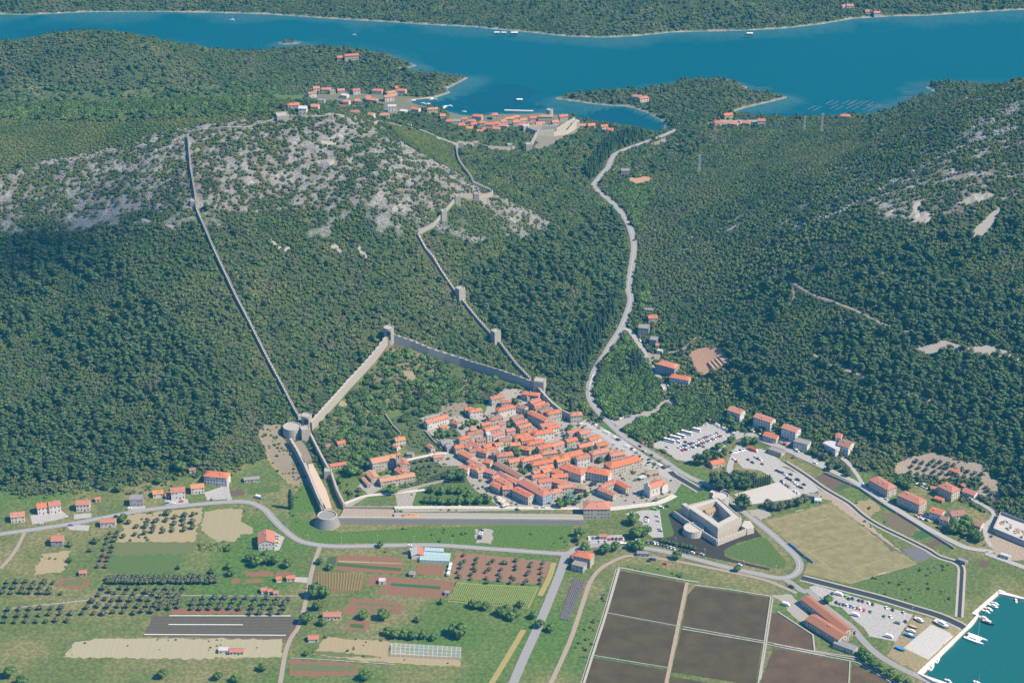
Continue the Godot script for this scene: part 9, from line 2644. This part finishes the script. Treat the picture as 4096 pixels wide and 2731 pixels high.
func plant_stuff(called: String, key: String, mesh: Mesh, m: Material, label: String, category: String) -> void:
	if not piles.has(key):
		return
	var p: Array = piles[key]
	var mm := MultiMesh.new()
	mm.transform_format = MultiMesh.TRANSFORM_3D
	mm.use_colors = true
	mm.mesh = mesh
	mm.instance_count = p[0].size()
	for i in p[0].size():
		mm.set_instance_transform(i, p[0][i])
		mm.set_instance_color(i, p[1][i])
	var o := MultiMeshInstance3D.new()
	o.name = numbered(called)
	o.multimesh = mm
	o.material_override = m
	add_child(o, true)
	tag(o, label, category, "", "stuff")

func tone(c: Color, spread := 0.22) -> Color:
	var k := rng.randf_range(1.0 - spread, 1.0 + spread)
	return Color(c.r * k * rng.randf_range(0.9, 1.12), c.g * k, c.b * k * rng.randf_range(0.88, 1.1))

const MAQUIS := Color(0.064, 0.108, 0.033)
const MAQUIS_PALE := Color(0.118, 0.150, 0.055)
const PINE := Color(0.066, 0.104, 0.040)
const LEAFY := Color(0.088, 0.150, 0.038)
const LOW := Color(0.116, 0.150, 0.043)
const CYPRESS := Color(0.042, 0.070, 0.034)

func grow_plants() -> void:
	var strata := pts_of(BANDS[0])
	var sdir := (strata[strata.size() - 1] - strata[0]).normalized()
	var snor := Vector2(-sdir.y, sdir.x)
	var band_lines := []
	for b in BANDS:
		band_lines.append(pts_of(b))
	for line in band_lines:
		for s in line.size() - 1:
			for k in int(line[s].distance_to(line[s + 1]) / 3.0):
				if rng.randf() < 0.62:
					var q: Vector2 = line[s].lerp(line[s + 1], rng.randf()) + Vector2(rng.randfn(), rng.randfn()) * 1.5
					keep_clear_seg(q, q + sdir * rng.randf_range(1, 6), rng.randf_range(1.6, 3.4))
	rock_streaks(sdir)
	var step := 2.75
	var z := 180.0
	while z > -2500.0:
		var stepz := step * (1.0 if z > -700 else 1.25)
		var w := half_width(z) - 20.0
		var x := -w
		while x < w:
			var px := x + rng.randf_range(-0.95, 0.95) * stepz
			var pz := z + rng.randf_range(-0.95, 0.95) * stepz
			x += stepz
			var d := at_raster(coast, px, pz)
			if d < 4.0 or is_taken(px, pz):
				continue
			grow_at(px, pz, d, sdir, snor)
		z -= stepz
	for line in band_lines:
		for s in line.size() - 1:
			var a: Vector2 = line[s]
			var b: Vector2 = line[s + 1]
			var n := int(a.distance_to(b) * 1.7)
			for k in n:
				var q := a.lerp(b, rng.randf()) + Vector2(rng.randfn(), rng.randfn()) * 3.2
				put_rock(q.x, q.y, rng.randf_range(1.0, 3.0))
	shore_rocks()
	garden_plants()
	var label := {"bush": ["maquis", "dense dark green maquis scrub over the hills", "scrub"], "pine": ["pine_forest", "dark green pine wood on the lower slopes", "forest"], "cypress": ["cypress_stand", "dark slender cypresses among the pines", "cypresses"], "leafy": ["leafy_wood", "bright green broadleaf trees in the valley and gardens", "trees"], "garden": ["garden_shrubs", "small garden shrubs and trees between the houses and plots", "shrubs"], "rock": ["limestone_outcrop", "pale grey limestone outcrops between the bushes", "rocks"]}
	for key in label:
		for k in 3:
			var mesh := rock_mesh(40 + k) if key == "rock" else crown_mesh("bush" if key == "garden" else key, k + 1)
			plant_stuff(label[key][0], "%s/%d" % [key, k], mesh, mats["rock" if key == "rock" else "leaf"], label[key][1], label[key][2])

func put_rock(x: float, z: float, s: float) -> void:
	var v := rng.randf_range(0.85, 1.12)
	put_plant("rock", rng.randi() % 3, x, z, Vector3(s * rng.randf_range(1.0, 1.8), s * rng.randf_range(0.5, 0.9), s), Color(v, v, v * 1.01), s * 0.15)

func shore_rocks() -> void:
	var p := pts_of(SEA)
	for s in p.size():
		var a := p[s]
		var b := p[(s + 1) % p.size()]
		if a.distance_to(b) > 900:
			continue
		for k in int(a.distance_to(b) * 0.14):
			var q := a.lerp(b, rng.randf()) + Vector2(rng.randfn(), rng.randfn()) * 1.6
			if at_raster(coast, q.x, q.y) > -1.0:
				put_rock(q.x, q.y, rng.randf_range(0.5, 1.3))

func bush(x: float, z: float, r: float, h: float, c: Color) -> void:
	put_plant("bush", rng.randi() % 3, x, z, Vector3(r, h, r), tone(c), 0.2)

func grow_at(x: float, z: float, d: float, sdir: Vector2, snor: Vector2) -> void:
	var k := zone_at(x, z)
	var a := n1.get_noise_2d(x, z)
	var b := n2.get_noise_2d(x, z)
	var c := n3.get_noise_2d(x, z)
	var u := rng.randf()
	var maq := MAQUIS.lerp(MAQUIS_PALE, clampf(0.35 + a * 1.1 + c * 0.9, 0, 1))
	var kin := n1.get_noise_2d(x * 2.1 + 4000, z * 2.1)
	if kin > 0.2:
		maq = maq.lerp(LOW, 0.75)
	elif kin < -0.22:
		maq = maq.lerp(Color(0.098, 0.118, 0.068), 0.7)
	match k:
		1:
			if G(x, z) > 2.6 and u < 0.20 and b + a > -0.1:
				bush(x, z, rng.randf_range(0.9, 2.2), rng.randf_range(1.0, 2.8), maq.lerp(LEAFY, rng.randf() * 0.8))
			elif u < 0.018 and a > -0.05:
				bush(x, z, rng.randf_range(0.5, 1.4), rng.randf_range(0.6, 1.8), LEAFY)
		11:
			if u < 0.05 and b > 0:
				var s := rng.randf_range(4.0, 7.5)
				put_plant("leafy", rng.randi() % 3, x, z, Vector3(s, s * 0.9, s), tone(LEAFY), s * 0.24)
			elif u < 0.5 and a + b > -0.05:
				bush(x, z, rng.randf_range(0.7, 1.9), rng.randf_range(0.6, 2.0), LEAFY.lerp(LOW, rng.randf()))
		2:
			if u < 0.24 + c * 0.5 and b > -0.3:
				var s := rng.randf_range(6.5, 11.5)
				put_plant("pine", rng.randi() % 3, x, z, Vector3(s * 1.05, s, s * 1.05), tone(PINE), s * 0.22)
			elif u < 0.86:
				bush(x, z, rng.randf_range(1.4, 2.4), rng.randf_range(1.4, 2.8), maq)
		3:
			if u < 0.5:
				var s := rng.randf_range(8.0, 15.0)
				put_plant("cypress", rng.randi() % 3, x, z, Vector3(s, s, s), tone(CYPRESS), 0.3)
			elif u < 0.75:
				var s := rng.randf_range(6.0, 9.0)
				put_plant("pine", rng.randi() % 3, x, z, Vector3(s, s, s), tone(PINE), s * 0.22)
			else:
				bush(x, z, rng.randf_range(1.5, 2.6), rng.randf_range(1.8, 3.6), maq)
		4:
			if u < 0.16 and b > -0.1:
				var s := rng.randf_range(6.0, 9.5)
				put_plant("leafy", rng.randi() % 3, x, z, Vector3(s, s * 0.95, s), tone(LEAFY.lerp(MAQUIS, clampf(0.6 - a * 1.8, 0, 1))), s * 0.24)
			elif u < 0.72 and a + b > -0.3:
				bush(x, z, rng.randf_range(1.1, 2.1), rng.randf_range(1.1, 2.5), maq.lerp(LEAFY, 0.35))
		12:
			if u < 0.34:
				var s := rng.randf_range(6.5, 11.0)
				put_plant("leafy", rng.randi() % 3, x, z, Vector3(s, s * 0.95, s), tone(LEAFY.lerp(MAQUIS, clampf(0.5 - a * 1.6, 0, 1))), s * 0.24)
			elif u < 0.8:
				bush(x, z, rng.randf_range(1.4, 2.4), rng.randf_range(1.5, 3.0), maq.lerp(LEAFY, 0.5))
		5:
			bush(x, z, rng.randf_range(1.2, 2.0), rng.randf_range(0.8, 1.5), LOW.lerp(MAQUIS, clampf(0.3 - a * 1.2, 0, 1)))
		6:
			if a * 0.6 + b * 0.8 + n4.get_noise_2d(x, z) * 1.1 < rng.randf_range(-0.1, 0.13):
				bush(x, z, rng.randf_range(1.3, 2.4), rng.randf_range(1.4, 2.8), maq)
			else:
				put_rock(x, z, rng.randf_range(0.7, 1.8))
				if u < 0.75:
					put_rock(x + rng.randf_range(-2, 2), z + rng.randf_range(-2, 2), rng.randf_range(0.6, 1.6))
		7:
			if a * 1.1 + b * 1.1 < rng.randf_range(0.12, 0.4):
				bush(x, z, rng.randf_range(1.4, 2.4), rng.randf_range(1.5, 3.0), maq)
			elif u < 0.7:
				put_rock(x, z, rng.randf_range(0.8, 2.0))
		8, 9:
			var q := Vector2(x, z)
			var sn := n2.get_noise_2d(q.dot(sdir) * 0.5, q.dot(snor) * 2.2)
			var lim := 0.10 if k == 8 else 0.20
			if sn * 1.0 + a * 0.5 + n4.get_noise_2d(x, z) * 0.7 < lim + rng.randf_range(-0.06, 0.12):
				bush(x, z, rng.randf_range(1.4, 2.6), rng.randf_range(1.6, 3.2), maq)
			elif u < 0.9:
				put_rock(x, z, rng.randf_range(0.7, 1.7))
		10:
			if b + a * 0.5 > -0.42:
				bush(x, z, rng.randf_range(1.3, 2.4), rng.randf_range(1.3, 2.8), maq)
		_:
			if (u < 0.012 + maxf(0.0, c) * 0.12) and (z < -560 or u < 0.02):
				var s := rng.randf_range(6.0, 9.0)
				put_plant("pine", rng.randi() % 3, x, z, Vector3(s, s, s), tone(PINE), s * 0.22)
			elif u < 0.95 and b > -0.5:
				var r := 1.0 + 2.0 * pow(rng.randf(), 1.8)
				bush(x, z, r, r * rng.randf_range(0.8, 1.25), maq)

# short bare streaks of rock along the bedding of the right hill
func rock_streaks(sdir: Vector2) -> void:
	var made := 0
	for tries in 900:
		var x := rng.randf_range(120.0, 620.0)
		var z := rng.randf_range(-760.0, -80.0)
		var k := zone_at(x, z)
		if not (k == 9 or k == 10 or (k == 2 and rng.randf() < 0.4)) or absf(x) > half_width(z):
			continue
		var a := Vector2(x, z)
		var b := a + sdir.rotated(rng.randf_range(-0.2, 0.2)) * rng.randf_range(3.0, 16.0)
		keep_clear_seg(a, b, rng.randf_range(1.3, 2.2))
		for n in int(a.distance_to(b) * 0.9) + 2:
			var q := a.lerp(b, rng.randf()) + Vector2(rng.randfn(), rng.randfn()) * 0.9
			put_rock(q.x, q.y, rng.randf_range(0.6, 1.6))
		made += 1
		if made > 170:
			break

func garden_plants() -> void:
	for s in SHEETS:
		var rich: float = {"garden": 0.10, "grass2": 0.05, "paving": 0.022, "dry_rocky": 0.03, "dry_grass": 0.02, "reeds": 0.012, "straw": 0.012, "straw3": 0.006, "wild_green": 0.006, "earth_pale": 0.01}.get(s[1], 0.0)
		if rich == 0.0 or s[0] == "boatyard_grass":
			continue
		var p := pts_of(s[3])
		var lo := p[0]
		var hi := p[0]
		for q in p:
			lo = lo.min(q)
			hi = hi.max(q)
		var n := int((hi.x - lo.x) * (hi.y - lo.y) * rich)
		for t in n:
			var q := Vector2(rng.randf_range(lo.x, hi.x), rng.randf_range(lo.y, hi.y))
			var i := int(round((q.x - FX) / EC))
			var j := int(round((q.y - FZ) / EC))
			if taken[j * ENX + i] != 1 or not Geometry2D.is_point_in_polygon(q, p):
				continue
			if n1.get_noise_2d(q.x * 2, q.y * 2) < -0.1:
				continue
			var r := rng.randf_range(0.6, 1.7) * (1.0 if s[1] != "straw3" else 0.7)
			put_plant("garden", rng.randi() % 3, q.x, q.y, Vector3(r, r * rng.randf_range(0.8, 1.5), r), tone(LEAFY.lerp(MAQUIS_PALE, rng.randf())), 0.1)
